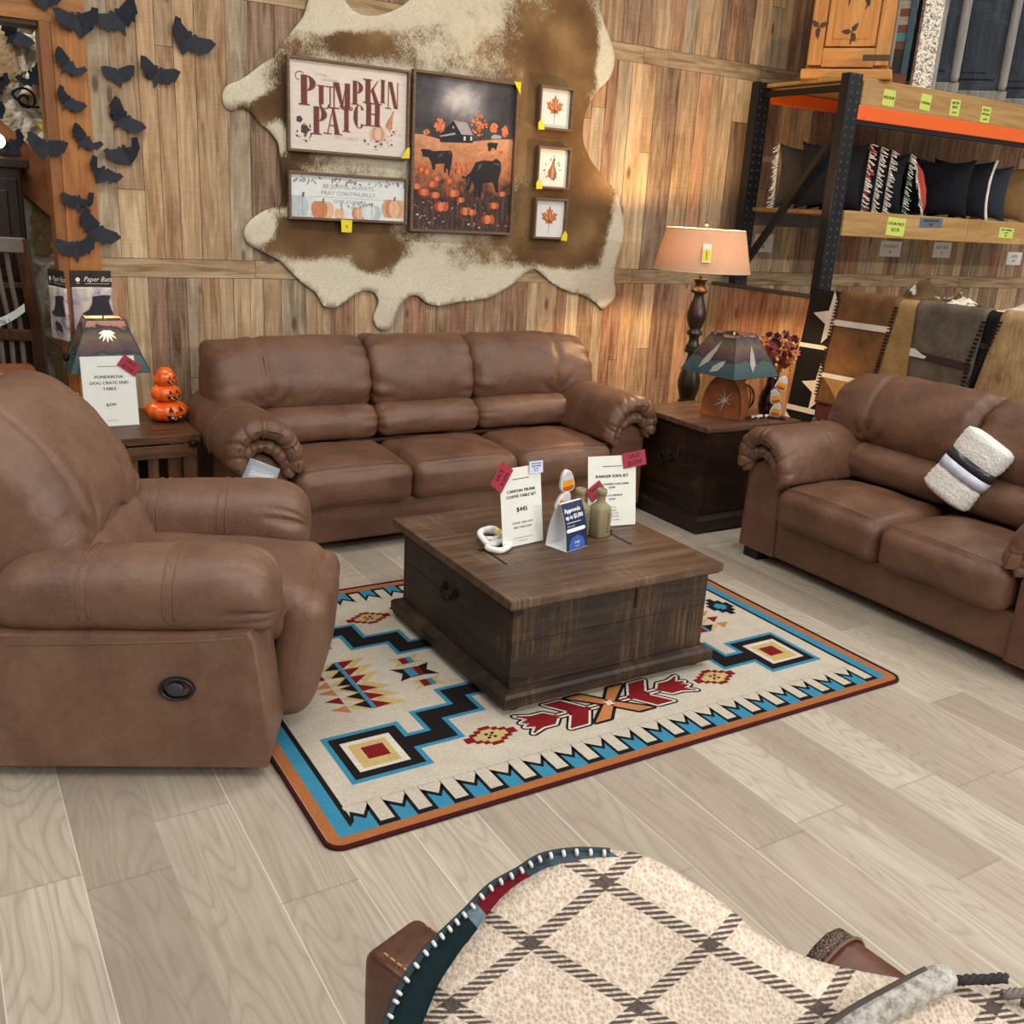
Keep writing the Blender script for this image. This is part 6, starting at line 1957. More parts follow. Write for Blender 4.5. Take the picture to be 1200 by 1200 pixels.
for i in range(34):
    p = spray_pt()
    tube(bm, [(0, 0, .18), (p.x * .35, p.y * .35, .25), (p.x, p.y, p.z)], .0016, 4)
obj('stems', bm, plain('#4b2b1a', .7), t)
for i in range(84):
    p = spray_pt(); bm = NB(); s = rnd.uniform(.018, .036)
    Mx = Matrix.Translation(p) @ Matrix.Rotation(rnd.random() * 6, 4, 'Z') @ Matrix.Rotation(rnd.uniform(.2, 1.6), 4, 'X')
    pts = [(0, -1), (.35, -.5), (.8, -.45), (.55, 0), (.9, .4), (.4, .4), (0, 1), (-.4, .4), (-.9, .4), (-.55, 0), (-.8, -.45), (-.35, -.5)]
    vs = [bm.verts.new(Mx @ Vector((u * s, v * s, .25 * s * (abs(u) - .4)))) for u, v in pts]; c = bm.verts.new(Mx @ Vector((0, 0, -.12 * s)))
    for q in range(12): bm.faces.new((vs[q], vs[(q + 1) % 12], c))
    o = obj('leaf', bm, cols[i % 6] if p.z < .42 else cols[3], t); m = o.modifiers.new('thickness', 'SOLIDIFY'); m.thickness = .0008
rc = [plain('#a02032', .3), plain('#c98a3a', .35), plain('#7d1620', .3), plain('#d0b05a', .35)]
me_b = []
for m in rc:
    b2 = NB(); bmesh.ops.create_icosphere(b2, subdivisions=2, radius=.0085); o = obj('berry', b2, m, t, True); o.location = spray_pt(); me_b.append(o)
for i in range(88):
    o = me_b[i % 4].copy(); C.objects.link(o); o.parent = t; o.location = spray_pt(); o.location.z -= .02; k = rnd.uniform(.8, 1.2); o.scale = (k, k, k)

t = thing('candy_corn_totem', 'stack of three candy corns standing in front of the dark glass vase', 'candy corn decoration', (4.080, 3.800, ZE), R(-38))
candy_parts(t, [(.0, .045, 8), (-.012, .118, -12), (.012, .195, 16)], .78)
bm = NB(); box(bm, (0, 0, .004), (.11, .055, .008), 0, .002); obj('base', bm, M_BLACK, t)
for v, x in ((.02, .0),): pass

# loose string of lights
rnd = random.Random(5)
t = thing('string_lights', 'tangle of white string lights and dark wire lying on the corner trunk', 'string lights', (3.96, 3.84, ZE))
bm = NB()
pts = [(-.07 + .15 * i / 24, -.02 + .02 * math.sin(i * 1.3) - .0 * i, .004 + .006 * abs(math.sin(i * .9))) for i in range(25)]
tube(bm, pts, .0022, 5); tube(bm, [(x, y + .015 * math.cos(i * 2.1), z + .003) for i, (x, y, z) in enumerate(pts)], .0022, 5); obj('wire', bm, M_BLACK, t, True)
for i in range(9):
    bm = NB(); x = -.05 + .018 * i
    tube(bm, [(x, -.03 + .02 * (i % 3), .008), (x + .02, -.022 + .02 * (i % 2), .012)], .0065, 7); obj('light_bulb', bm, plain('#dcd8d2', .3), t, True)
# power cord trailing off the trunk
bm = NB()
c = crv([(0, 0, .345), (-.006, -.03, .25), (-.05, -.06, .12), (-.075, -.085, .03), (-.05, -.11, .0035), (.05, -.11, .0035), (.16, -.08, .0035)], 6, False)
tube(bm, [tuple(q) for q in c], .0028, 6)
tag(obj('power_cord', bm, plain('#a39c92', .5), None, True, (3.86, 3.712, .005)), 'thin grey power cord hanging down the front of the corner trunk', 'cord')
# ------------------------------------------------------------------ pallet rack against the wall
def post_mat():
    g = G('punched_black_steel'); co = g.coord(); s = g.sep(co)
    fz = g.math('SUBTRACT', g.math('FRACT', g.math('MULTIPLY', s[2], 20.)), .5)
    ax = g.math('ABSOLUTE', s[0])
    dx = g.math('DIVIDE', g.math('SUBTRACT', ax, .028), .05)
    r = g.math('ADD', g.math('MULTIPLY', fz, fz), g.math('MULTIPLY', dx, dx))
    return g.fin(g.mix(g.ramp(r, [(.018, 1.), (.03, 0.)]), '#14151a', '#454545'), .38, .2, .5)
M_POST = post_mat()
M_ORANGE = plain('#e8631d', .28, 0, .04, 30, .6)
rack = thing('pallet_rack', 'black steel pallet rack with orange beams carrying cabinets and pillows at upper right', 'storage rack', (0, 0, 0))
for nm, y in (('upright', 4.445), ('upright', 5.21)):
    bm = NB(); box(bm, (0, 0, 1.268), (.115, .07, 2.53), 0, .004); obj(nm, bm, M_POST, rack, False, (5.025, y, .0))
    bm = NB(); box(bm, (5.025, y, .005), (.17, .13, .01)); obj('foot_plate', bm, M_BLACK, rack)
bm = NB(); box(bm, (5.025, 4.83, 2.455), (.035, .70, .035)); obj('end_brace', bm, M_BLACK, rack)
bm = NB()
a, b = Vector((5.025, 4.46, 2.25)), Vector((5.025, 5.185, 1.32)); dv = b - a
Mx = Matrix.Translation((a + b) / 2) @ Matrix.Rotation(math.atan2(dv.z, dv.y), 4, 'X')
box(bm, (0, 0, 0), (.036, dv.length, .04), 0, 0, Mx); obj('diagonal_brace', bm, M_BLACK, rack)
bm = NB(); box(bm, (6.68, 4.425, 2.318), (3.20, .04, .085), 0, .006); obj('orange_beam', bm, M_ORANGE, rack)
bm = NB(); box(bm, (6.68, 4.432, 2.262), (3.20, .03, .027)); obj('under_beam_strip', bm, M_BLACK, rack)  # thin black strip running along under the front orange beam
bm = NB(); box(bm, (6.68, 5.21, 2.452), (3.20, .04, .085), 0, .006); obj('orange_beam', bm, M_ORANGE, rack)
bm = NB(); box(bm, (6.66, 4.86, 2.512), (3.24, .82, .026), 0, .003); obj('shelf_deck', bm, M_FASCIA, rack)
bm = NB(); box(bm, (6.69, 4.428, 2.430), (3.18, .03, .138), 0, .004); obj('fascia_board', bm, M_FASCIA, rack)
for x0, x1 in ((5.09, 6.368), (6.372, 8.28)):
    bm = NB(); box(bm, ((x0 + x1) / 2, 4.415, 1.664), (x1 - x0, .03, .155), 0, .004); obj('fascia_board', bm, M_FASCIA, rack)
bm = NB(); box(bm, (6.66, 4.83, 1.722), (3.22, .78, .026), 0, .003); obj('shelf_deck', bm, wood_mat('shelf_deck_wood', '#6d4a28', '#966a3c', '#b08450', 'x', .7, .8), rack)
bm = NB(); box(bm, (6.68, 5.21, 1.660), (3.20, .04, .09), 0, .004); obj('back_beam', bm, plain('#5b5a5c', .5), rack)
def card(cx, cz, w, h, lines, mat, parent, y, tilt=0):
    bm = NB(); Mx = Matrix.Translation((cx, y, cz)) @ Matrix.Rotation(R(tilt), 4, 'Y')
    box(bm, (0, 0, 0), (w, .0016, h), 0, 0, Mx)
    return bm, lambda u, v, d: Mx @ Vector((u, -.0012 - d, v))
def rack_card(cx, cz, w, h, lines, mat, y, tilt=0):
    bm, f = card(cx, cz, w, h, lines, mat, rack, y, tilt); o = obj('price_card', bm, mat, rack)
    bm = NB()
    for tx, sz, z in lines: write(bm, tx, sz, 0, z * h, 0, 0, f=f, bold=.0012)
    obj('card_lettering', bm, M_INK, o)
rack_card(5.345, 2.425, .112, .094, [('MEDIUM', .026, 0)], M_LIME, 4.4115, 1)
rack_card(5.70, 2.434, .104, .096, [('LORENA', .024, -.05)], M_LIME, 4.4115, 2)
rack_card(6.003, 2.430, .102, .100, [('ARTEM', .024, .28), ('SUITE', .024, .02), ('$1199', .018, -.30)], M_LIME, 4.4115, -1)
rack_card(6.34, 2.418, .100, .100, [('BLACK', .022, .28), ('ANTIQUE', .020, .02), ('$1299', .018, -.30)], M_LIME, 4.4115, 1)
rack_card(5.60, 1.660, .182, .115, [('DOOR MATS', .028, .15), ('$12.95', .030, -.18)], M_LIME, 4.3985, 2)
rack_card(5.955, 1.70, .236, .062, [('SERAPE PILLOWS', .021, .18), ('$39', .022, -.22)], M_SLATE, 4.3985, -1)
rack_card(6.82, 1.664, .172, .072, [('SOFT THROWS', .018, .26), ('ASSORTED', .010, 0), ('$29', .016, -.28)], M_LIME, 4.3985, 1)
for cx, cz, w, h, lines, lab in (
        (5.378, 1.492, .19, .128, [('MATS', .035, .15), ('$8', .03, -.2)], 'white price card on the boards behind the rack diagonal brace'),
        (6.80, 1.490, .256, .122, [('PLACEMATS', .034, .15), ('$5', .03, -.2)], 'white price card on the boards, below the yellow-green card of the lower shelf'),
        (7.458, 1.498, .238, .126, [('SEAT PADS', .034, .15), ('$9', .03, -.2)], 'white price card on the boards, middle one of three below the lower shelf'),
        (8.50, 1.452, .22, .112, [('HIDES', .034, .15), ('$89', .03, -.2)], 'white price card on the boards at the right edge of the photo')):
    t = thing('price_card', lab, 'price card', (cx, YW - .004, cz), 0, 'white cards on the wall')
    bm = NB(); box(bm, (0, 0, 0), (w, .0016, h)); obj('card', bm, M_WHITE_TAG, t)
    bm = NB()
    for tx, sz, z in lines: write(bm, tx, sz, 0, z * h, 0, .0012)
    obj('card_lettering', bm, M_INK, t)

# pillows standing in a row on the lower shelf
ZP = 1.7365
def fringe(parent, w, h, side, mats, seed):
    rnd = random.Random(seed)
    bm = NB()
    for i in range(46):
        z = h * (.02 + .96 * i / 45)
        L = rnd.uniform(.018, .05); a = rnd.uniform(-.8, .5)
        p0 = Vector((side * w / 2, rnd.uniform(-.006, .006), z))
        tube(bm, [p0, p0 + Vector((side * L * .5, -.01, -.008 + L * .3 * a)), p0 + Vector((side * L, rnd.uniform(-.02, .0), -.02 + L * .5 * a))], .0028, 4, rnd.randrange(len(mats)))
    tag(obj('fringe', bm, mats, parent), kind='stuff')
def pillow(label, x, y, rz, w, th, mat, fr=None, lean=0, mats=None, roll_=0, piping=None, back=None):
    t = thing('throw_pillow', label, 'pillow', (x, y, ZP), 0, 'pillows on the rack shelf', (R(-lean), R(roll_), rz))
    bm = NB()
    n = 18
    def P(u, v, s):
        k = max(0, (1 - abs(u) ** 2.4)) ** .55 * max(0, (1 - abs(v) ** 2.4)) ** .55
        e = 1 - .16 * (1 - abs(u) ** 2.5)
        f = 1 - .13 * (1 - abs(v) ** 2.5)
        return Vector((u * w / 2 * f, s * th / 2 * k + .006 * fbm((u * 2, v * 2, s), 1.6, x), w / 2 + v * w / 2 * e))
    for s in (-1, 1):
        g_ = [[bm.verts.new(P(-1 + 2 * i / n, -1 + 2 * j / n, s)) for j in range(n + 1)] for i in range(n + 1)]
        for i in range(n):
            for j in range(n): bm.faces.new((g_[i][j], g_[i + 1][j], g_[i + 1][j + 1], g_[i][j + 1]))
    bmesh.ops.remove_doubles(bm, verts=bm.verts, dist=.0006)
    o_ = obj('cushion', bm, mat, t, True)
    if back:
        me = o_.data; me.materials.append(back)
        for p in me.polygons:
            if p.center.y > .0: p.material_index = 1
    if piping:
        bm = NB(); c = [P(-1, -1, 1), P(1, -1, 1), P(1, 1, 1), P(-1, 1, 1)]
        tube(bm, [P(1, -1 + 2 * i / 12, 1) for i in range(13)], .012, 6); obj('piping', bm, piping, t, True)
    for sd in (fr or ()): fringe(t, w, w, sd, mats or [plain('#ddd6cf', .8)], int(x * 100))
    return t
BK = plain('#13141a', .85, 0, .25, 40, .2); BK2 = plain('#1c1d22', .85, 0, .2, 40, .2)
W_ = plain('#ddd6cf', .8); PK = plain('#b0455c', .8); GN = plain('#2f6a58', .8)
def serape():
    g = G('red_serape_stripes'); co = g.coord(); s = g.sep(co)
    f = g.math('FRACT', g.math('MULTIPLY', s[0], 11.))
    return g.fin(g.ramp(f, [(0., '#b03a28'), (.30, '#b8452e'), (.36, '#2d4a58'), (.44, '#c05035'), (.62, '#3a3036'), (.68, '#b03a28'), (.86, '#35605a'), (.93, '#b03a28')], 'CONSTANT'), .85, 0, .2)
q = R(-50); ux, uy = math.cos(q), math.sin(q)
def at_edge(xe, ye, w, rz): return (xe - math.cos(rz) * w / 2, ye - math.sin(rz) * w / 2)
pillow('brown-black fringed pillow seen left of the front upright', 5.275, 4.93, R(-24), .42, .13, plain('#2b2220', .85), (-1,), 4)
for xe, w, th, fr, ms, pp, lab in ((5.37, .43, .075, (1,), [W_, PK, W_], None, 'black pillow with pink-flecked fringe just right of the front upright'),
                                (5.475, .42, .06, (1,), [W_], None, 'black pillow with white fringe, second to the right of the front upright'),
                                (5.585, .41, .07, (1,), [W_], None, 'black pillow with white fringe, third to the right of the front upright'),
                                (5.78, .40, .10, (1,), [W_, GN, W_], None, 'black pillow with green and white fringe, just left of the red one'),
                                (6.50, .41, .11, None, None, None, 'plain black pillow just right of the red one'),
                                (6.73, .42, .10, None, None, W_, 'black pillow with a pale edge, right of the plain black ones'),
                                (6.95, .40, .10, None, None, None, 'dark slate pillow in front of the brown one')):
    x, y = at_edge(xe, 4.515, w, q)
    pillow(lab, x, y, q, w, th, BK if xe < 6.9 else plain('#22272f', .85), fr, 3, ms, 0, pp)
x, y = at_edge(5.99, 4.50, .40, R(-132)); pillow('red striped serape pillow with black back leaning among the black ones', x, y, R(-132), .40, .15, BK, (1,), -17, [W_], 0, None, serape())
pillow('tan brown pillow at the right edge of the photo', 7.14, 4.70, R(-40), .42, .13, plain('#7a5a34', .85), None, 3)
pillow('black pillow mostly hidden behind the red striped one', 6.14, 4.93, R(-50), .40, .08, BK2, None, 3)

# ------------------------------------------------------------------ cabinets on the top deck
ZK = 2.5255
def motif(bm, cx, cz, s, rot, y):
    for k in range(3): flat(bm, [(cx + (u - cx), v) for u, v in leafp(cx, cz, .07 * s, .018 * s, rot + k * 2.1)], -y + .0001 * k, 0)
    flat(bm, leafp(cx, cz - .09 * s, .09 * s, .006 * s, R(80) + rot * .1), -y, 0)
def pine_cabinet():
    t = thing('pine_cabinet', 'honey pine cabinet with carved leaf motifs on the rack top', 'cabinet', (5.285, 4.72, ZK), R(-52))
    w, d, h = .50, .32, 1.15
    bm = NB(); box(bm, (0, 0, .03), (w + .05, d + .05, .06), 0, .012); obj('plinth', bm, M_PINE['x'], t)
    bm = NB(); box(bm, (0, .01, .06 + h / 2), (w, d - .02, h), 0, .005); obj('carcass', bm, M_PINE['z'], t)
    bm = NB()
    for dy, k in ((0, 0), ):
        box(bm, (-.20, -d / 2 - .004, .62), (.085, .022, 1.08), 0, .006); 
    st = obj('stile', bm, M_PINE['z'], t)
    bm = NB(); box(bm, (.20, -d / 2 - .004, .62), (.085, .022, 1.08), 0, .006); obj('stile', bm, M_PINE['z'], t)
    bm = NB(); box(bm, (0, -d / 2 - .004, .125), (.314, .022, .11), 0, .006); obj('rail', bm, M_PINE['x'], t)
    bm = NB(); box(bm, (0, -d / 2 - .002, .66), (.30, .014, .94), 0, .004); box(bm, (0, -d / 2 - .008, .66), (.22, .014, .86), 0, .006); p = obj('door_panel', bm, M_PINE['z'], t)
    M_D = plain('#4b2e1d', .6)
    for cx, cz, s, r in ((-.04, .50, 1.0, 1.2), (.06, .47, .9, -1.2), (.0, .27, .9, 1.0), (-.20, .30, .9, .4)):
        bm = NB(); motif(bm, cx, cz, s, r, -d / 2 - .0165); obj('carved_motif', bm, M_D, p)
    bm = NB(); box(bm, (.17, -d / 2 - .0165, .125), (.16, .004, .034), 0, .001); obj('strap_hinge', bm, plain('#57402e', .5, .3), t)
    bm = NB(); box(bm, (w / 2 + .006, -.10, .62), (.014, .09, 1.08), 0, .004); obj('side_stile', bm, M_GREYEDGE, t)
    bm = NB(); box(bm, (0, 0, h + .08), (w + .06, d + .06, .04), 0, .01); obj('cornice', bm, M_PINE['x'], t)
pine_cabinet()
def patch_mat():
    g = G('patchwork_painted_planks'); co = g.coord(); s = g.sep(co)
    r = g.math('FLOOR', g.math('MULTIPLY', s[2], 21.))
    v = g.n('ShaderNodeTexWhiteNoise', {'W': r}, noise_dimensions='1D').outputs['Value']
    col = g.ramp(v, [(0., '#3a2b22'), (.2, '#6d7f78'), (.35, '#3f5560'), (.5, '#7a4a30'), (.65, '#b3a995'), (.75, '#2c2824'), (.9, '#4f8f86')], 'CONSTANT')
    n = g.noise(g.map(co, (4, 4, 60)), 4, 4, .7)
    return g.fin(g.mix(g.ramp(n, [(.5, 0.), (.7, .7)]), col, '#241c17'), .65)
t = thing('patchwork_bookcase', 'narrow patchwork-painted bookcase between the pine cabinet and a speckled panel', 'bookcase', (5.70, 4.72, ZK), R(-52))
bm = NB(); box(bm, (0, 0, .62), (.20, .16, 1.24), 0, .005); obj('carcass', bm, patch_mat(), t)
bm = NB(); box(bm, (.078, -.087, .66), (.04, .02, 1.16), 0, .004); obj('side_post', bm, plain('#33505c', .6), t)
bm = NB(); box(bm, (0, -.085, .06), (.20, .016, .06), 0, .003); obj('kick_board', bm, plain('#71432c', .6), t)
t = thing('speckled_panel', 'tall speckled cream panel with a grey edge leaning left of the blue cabinets', 'panel', (5.775, 4.535, ZK), R(-30))
g = G('speckled_mosaic'); co = g.coord()
v = g.vor(co, 95, 'F1', 'Color')
mm = g.fin(g.ramp(g.sep(v)[0], [(0., '#5c4a3c'), (.25, '#a99c8a'), (.5, '#d8cfbf'), (.9, '#efe8da')]), .6)
bm = NB(); box(bm, (0, 0, .60), (.125, .05, 1.20), 0, .004); obj('face', bm, mm, t)
bm = NB(); box(bm, (.078, .03, .60), (.030, .10, 1.20), 0, .004); obj('edge', bm, M_GREYEDGE, t)
for k, (xc, lab) in enumerate(((6.06, 'dark blue distressed cabinet next to the speckled panel'), (6.585, 'dark blue distressed cabinet, second right of the speckled panel'), (7.11, 'dark blue distressed cabinet cut by the right edge of the photo'))):
    q = R(-50); w, d, h = .37, .24, 1.25
    fx, fy = math.cos(q), math.sin(q)
    cx = xc - fx * w / 2 + -fy * d / 2; cy = 4.475 - fy * w / 2 + fx * d / 2
    t = thing('blue_cabinet', lab, 'cabinet', (cx, cy, ZK), q, 'blue cabinets on the rack top')
    bm = NB(); box(bm, (0, 0, .035), (w + .035, d + .035, .07), 0, .012); obj('plinth', bm, M_GREYEDGE, t)
    bm = NB(); box(bm, (0, 0, .07 + h / 2), (w, d, h), 0, .005); obj('carcass', bm, M_BLUEWOOD, t)
    bm = NB(); box(bm, (-.03, -d / 2 - .005, .70), (.27, .018, 1.12), 0, .005); p = obj('door', bm, M_BLUEWOOD, t)
    for zz, hh in ((.40, .44), (.97, .46)):
        bm = NB(); box(bm, (-.03, -d / 2 - .0135, zz), (.17, .014, hh), 0, .006); obj('door_panel', bm, M_BLUEWOOD, p)
    bm = NB(); lathe(bm, [(.024, .07), (.030, .10), (.030, h), (.024, h + .04)], 16, (w / 2 - .02, -d / 2 - .008, 0)); obj('corner_post', bm, M_GREYEDGE, t, True)

# ------------------------------------------------------------------ rail of hides
t = thing('display_shelf', 'raw wooden shelf for folded pelts just behind the partition hung with rugs', 'shelf', (5.275, 3.42, 0))
bm = NB(); box(bm, (0, 0, 1.19), (.52, 1.50, .03), 0, .004); obj('board', bm, M_FASCIA, t)
for x in (-.24, .24):
    for y in (-.70, .70):
        bm = NB(); box(bm, (x, y, .587), (.04, .04, 1.174), 0, .004); obj('leg', bm, M_BLACK, t)
def drape(bm, y0, y1, zb, off, yb0=None, yb1=None, zback=.75, mi=0, seed=0):
    """sheet hung over the rail; y0,y1 at the top, yb at the lower hem"""
    yb0 = y0 if yb0 is None else yb0; yb1 = y1 if yb1 is None else yb1
    r = .034 + off
    path = []
    n = 26
    for i in range(n + 1):
        f = i / n; path.append((-r - .012 * math.sin(f * 3) * 0, zb + (1.222 - zb) * f))
    for i in range(1, 8): a = PI - PI * i / 8; path.append((r * math.cos(a), 1.222 + r * math.sin(a) * .9))
    path += [(r, 1.22), (r, 1.0), (r, zback)]
    m = 16; rows = []
    for x, z in path:
        k = max(0, min(1, (1.222 - z) / max(.01, 1.222 - zb))) if x < 0 else 0
        a, b = y0 + (yb0 - y0) * k, y1 + (yb1 - y1) * k
        rows.append([bm.verts.new((4.93 + x + .006 * fbm((j * .3, z * 3, seed), 1, seed) * k - .012 * k, a + (b - a) * j / m, z)) for j in range(m + 1)])
    for p, q_ in zip(rows, rows[1:]):
        for j in range(m): bm.faces.new((p[j], p[j + 1], q_[j + 1], q_[j])).material_index = mi
def rug_thing(label, mat, y0, y1, zb, off, yb0=None, yb1=None, seed=0, name='hide_rug'):
    bm = NB(); drape(bm, y0, y1, zb, off, yb0, yb1, .8, 0, seed)
    t = thing(name, label, 'rug', (0, 0, 0), 0, 'hide rugs on the partition')
    o = obj('hide', bm, mat, t, True)
    m = o.modifiers.new('thickness', 'SOLIDIFY'); m.thickness = .006; m.offset = 0
    return t
def strip(t, pts, off, mat, name, lay=0):
    """flat piece on the front of a hung rug, (y,z) outline"""
    bm = NB(); flat(bm, pts, 0, 0, lambda y, z, d: (4.93 - .034 - off - .0045 - .012 * max(0, (1.222 - z) / .9) - .0008 * lay - .004, y, z))
    r = bmesh.ops.extrude_face_region(bm, geom=bm.faces[:]); bmesh.ops.translate(bm, vec=(-.0015, 0, 0), verts=[v for v in r['geom'] if isinstance(v, bmesh.types.BMVert)])
    return obj(name, bm, mat, t)
def lacing(t, pts, off, n, mat=None, wd=.018):
    bm = NB()
    P = [Vector((0, y, z)) for y, z in pts]
    L = [0]
    for a, b in zip(P, P[1:]): L.append(L[-1] + (b - a).length)
    for i in range(n):
        s = L[-1] * (i + .5) / n
        k = max(j for j in range(len(L)) if L[j] <= s); k = min(k, len(P) - 2)
        p = P[k].lerp(P[k + 1], (s - L[k]) / (L[k + 1] - L[k]))
        X = 4.93 - .034 - off - .009 - .012 * max(0, (1.222 - p.z) / .9)
        box(bm, (X, p.y, p.z), (.005, wd * 1.5, .009), 0, 0)
    tag(obj('edge_lacing', bm, mat or M_BLACK, t), kind='stuff')
t = rug_thing('black hide rug with white stars and stripes at the far end of the partition', M_FUR_BLACK, 4.40, 3.95, .30, .0, 4.47, 4.0, 1)
def star5(cy, cz, r, rot=0): return [(cy + (r if k % 2 == 0 else r * .42) * math.sin(R(36 * k + rot)), cz + (r if k % 2 == 0 else r * .42) * math.cos(R(36 * k + rot))) for k in range(10)]
strip(t, star5(4.175, 1.085, .175, 10), .0, M_FUR_WHITE, 'white_star', 1)
strip(t, star5(4.195, .645, .165, 10), .0, M_FUR_WHITE, 'white_star', 1)
strip(t, [(4.425, .885), (4.425, .912), (3.97, .925), (3.97, .897)], .0, M_FUR_WHITE, 'white_stripe', 1)
strip(t, [(4.452, .468), (4.452, .502), (3.99, .512), (3.99, .480)], .0, M_FUR_WHITE, 'white_stripe', 1)
strip(t, [(4.462, .31), (4.456, .455), (4.28, .31)], .0, M_FUR_WHITE, 'white_corner', 1)
t = rug_thing('dark red fringed rug peeking out below the cognac patchwork hide', plain('#4a1f1c', .85), 4.17, 3.98, .44, .009, 4.21, 4.02, 2)
bm = NB(); rnd = random.Random(4)
for i in range(26):
    y = 4.02 + .19 * i / 25; tube(bm, [(4.872, y, .46), (4.865, y + rnd.uniform(-.01, .01), .42), (4.866, y + rnd.uniform(-.02, .02), .38 + rnd.random() * .03)], .002, 4)
tag(obj('tassels', bm, plain('#8a8480', .8), t), kind='stuff')
t = rug_thing('cognac cowhide patchwork runner with white strips and black laced edges', M_FUR_COGNAC, 4.155, 3.72, .56, .018, 4.215, 3.82, 3)
o = .018
strip(t, [(4.172, 1.055), (4.172, 1.09), (3.745, 1.097), (3.745, 1.060)], o, M_FUR_WHITE, 'white_strip', 1)
strip(t, [(4.198, .725), (4.198, .755), (3.795, .765), (3.795, .735)], o, M_FUR_WHITE, 'white_strip', 1)
strip(t, [(4.16, .722), (3.80, .733), (3.82, .57), (4.0, .565)], o, M_FUR_TAN, 'tan_corner', 1)
lacing(t, [(4.158, 1.22), (4.20, .75), (4.21, .60)], o, 30); lacing(t, [(3.728, 1.22), (3.80, .74), (3.815, .60)], o, 30)
t = rug_thing('plain tan hide rug hanging between the cognac patchwork and the grey hide', M_FUR_TAN, 3.86, 3.60, .55, .008, 3.90, 3.57, 4)
t = rug_thing('grey hide rug with a dark maroon band', M_FUR_GREY, 3.60, 3.16, .55, .014, 3.565, 3.20, 5)
strip(t, [(3.582, .955), (3.582, .99), (3.19, .972), (3.19, .93)], .014, plain('#3a2323', .7), 'maroon_band', 1)
strip(t, [(3.584, .955), (3.584, 1.0), (3.55, .998), (3.50, .975), (3.47, .968), (3.48, .952)], .014, M_FUR_WHITE, 'white_patch', 2)
lacing(t, [(3.165, 1.21), (3.21, .98), (3.215, .6)], .014, 26)
t = rug_thing('black laced hide rug between the grey hide and the wavy blond one', M_FUR_BLACK, 3.28, 3.02, .55, .004, 3.30, 3.05, 6)
strip(t, [(3.16, 1.06), (3.16, 1.09), (3.05, 1.085), (3.05, 1.055)], .008, plain('#2d2b2c', .6), 'dark_strip', 1)
t = rug_thing('wavy blond hide rug with laced edge at the right end of the partition', M_FUR_WAVE, 3.075, 2.62, .55, .024, 3.19, 2.62, 7)
lacing(t, [(3.068, 1.22), (3.175, .85), (3.185, .6)], .024, 30, plain('#1b1512', .6))
# loose pelts heaped on the shelf behind the rail
def pelt(label, mat, cx, cy, sx, sy, h, seed, mats=None, peak=None):
    bm = NB(); n = 26
    g_ = []
    for i in range(n + 1):
        row = []
        for j in range(n + 1):
            u, v = -1 + 2 * i / n, -1 + 2 * j / n
            rr = 1 + .25 * fbm((u * 1.3, v * 1.3, seed), 1.2, seed)
            k = max(0, 1 - (u * u + v * v) * .55)
            z = h * k * (.45 + .9 * abs(fbm((u, v, seed), 2.2, seed))) + .022
            for pu, pv, pr, ph in (peak or ()): z += ph * math.exp(-(((u - pu) / pr) ** 2 + ((v - pv) / (pr * 1.2)) ** 2))
            row.append(bm.verts.new((cx + u * sx * rr, cy + v * sy * rr, 1.2065 + z)))
        g_.append(row)
    for i in range(n):
        for j in range(n): bm.faces.new((g_[i][j], g_[i + 1][j], g_[i + 1][j + 1], g_[i][j + 1]))
    o = obj('pelt', bm, mat, None, True)
    m = o.modifiers.new('thickness', 'SOLIDIFY'); m.thickness = .012; m.offset = 0
    tag(o, label, 'pelt', 'pelts on the shelf')
pelt('brown and white pelt crumpled on the shelf behind the cognac hide', M_FUR_MIX, 5.20, 3.66, .16, .23, .06, 3, None, ((-.2, .55, .28, .10), (.1, -.5, .22, .06)))
pelt('cream white pelt crumpled on the shelf at the right edge of the photo', M_FUR_WHITE, 5.22, 3.02, .17, .24, .07, 8, None, ((-.3, .2, .25, .08), (.3, -.4, .3, .07)))
# ------------------------------------------------------------------ rolled throw on the loveseat
t = thing('rolled_throw', 'rolled white plush throw with a printed paper band on the loveseat', 'throw blanket', (3.835, 2.515, .515))
axis = Vector((.095, -.125, .30)).normalized()
side = Vector((.12, -.92, -.42)); side = (side - axis * side.dot(axis)).normalized()
nrm = axis.cross(side)
Mr = Matrix((side, nrm, axis)).transposed().to_4x4()
bm = NB(); rings = []
g = G('white_plush'); co = g.coord()
nn = g.noise(co, 90, 3, .7); n2 = g.noise(co, 26, 3, .6)
g.bump(g.math('ADD', nn, n2), .7, .012)
M_PLUSH = g.fin(g.ramp(nn, [(.3, '#dbd6ce'), (.7, '#f6f2ec')]), .95, 0, .1)
H_ = .325
for i in range(34):
    f = i / 33; z = H_ * f
    e = min(f, 1 - f) * H_
    sc = min(1, .72 + math.sqrt(max(0, 1 - max(0, 1 - e / .03) ** 2)) * .28)
    pin = 1 - .075 * math.exp(-((f - .50) / .17) ** 4)
    rg = []
    for j in range(72):
        a = 2 * PI * j / 72
        wv = 1 + .018 * math.sin(z * 260 + 3 * math.sin(a * 2)) * (1 if abs(f - .5) > .2 else .2) + .05 * fbm((math.cos(a) * 2, math.sin(a) * 2, z * 7), 1.2, 2)
        rg.append(Mr @ Vector((.118 * sc * pin * wv * math.copysign(abs(math.cos(a)) ** .85, math.cos(a)), .075 * sc * pin * wv * math.copysign(abs(math.sin(a)) ** .85, math.sin(a)), z)))
    rings.append(rg)
loft(bm, rings); obj('blanket', bm, M_PLUSH, t, True)
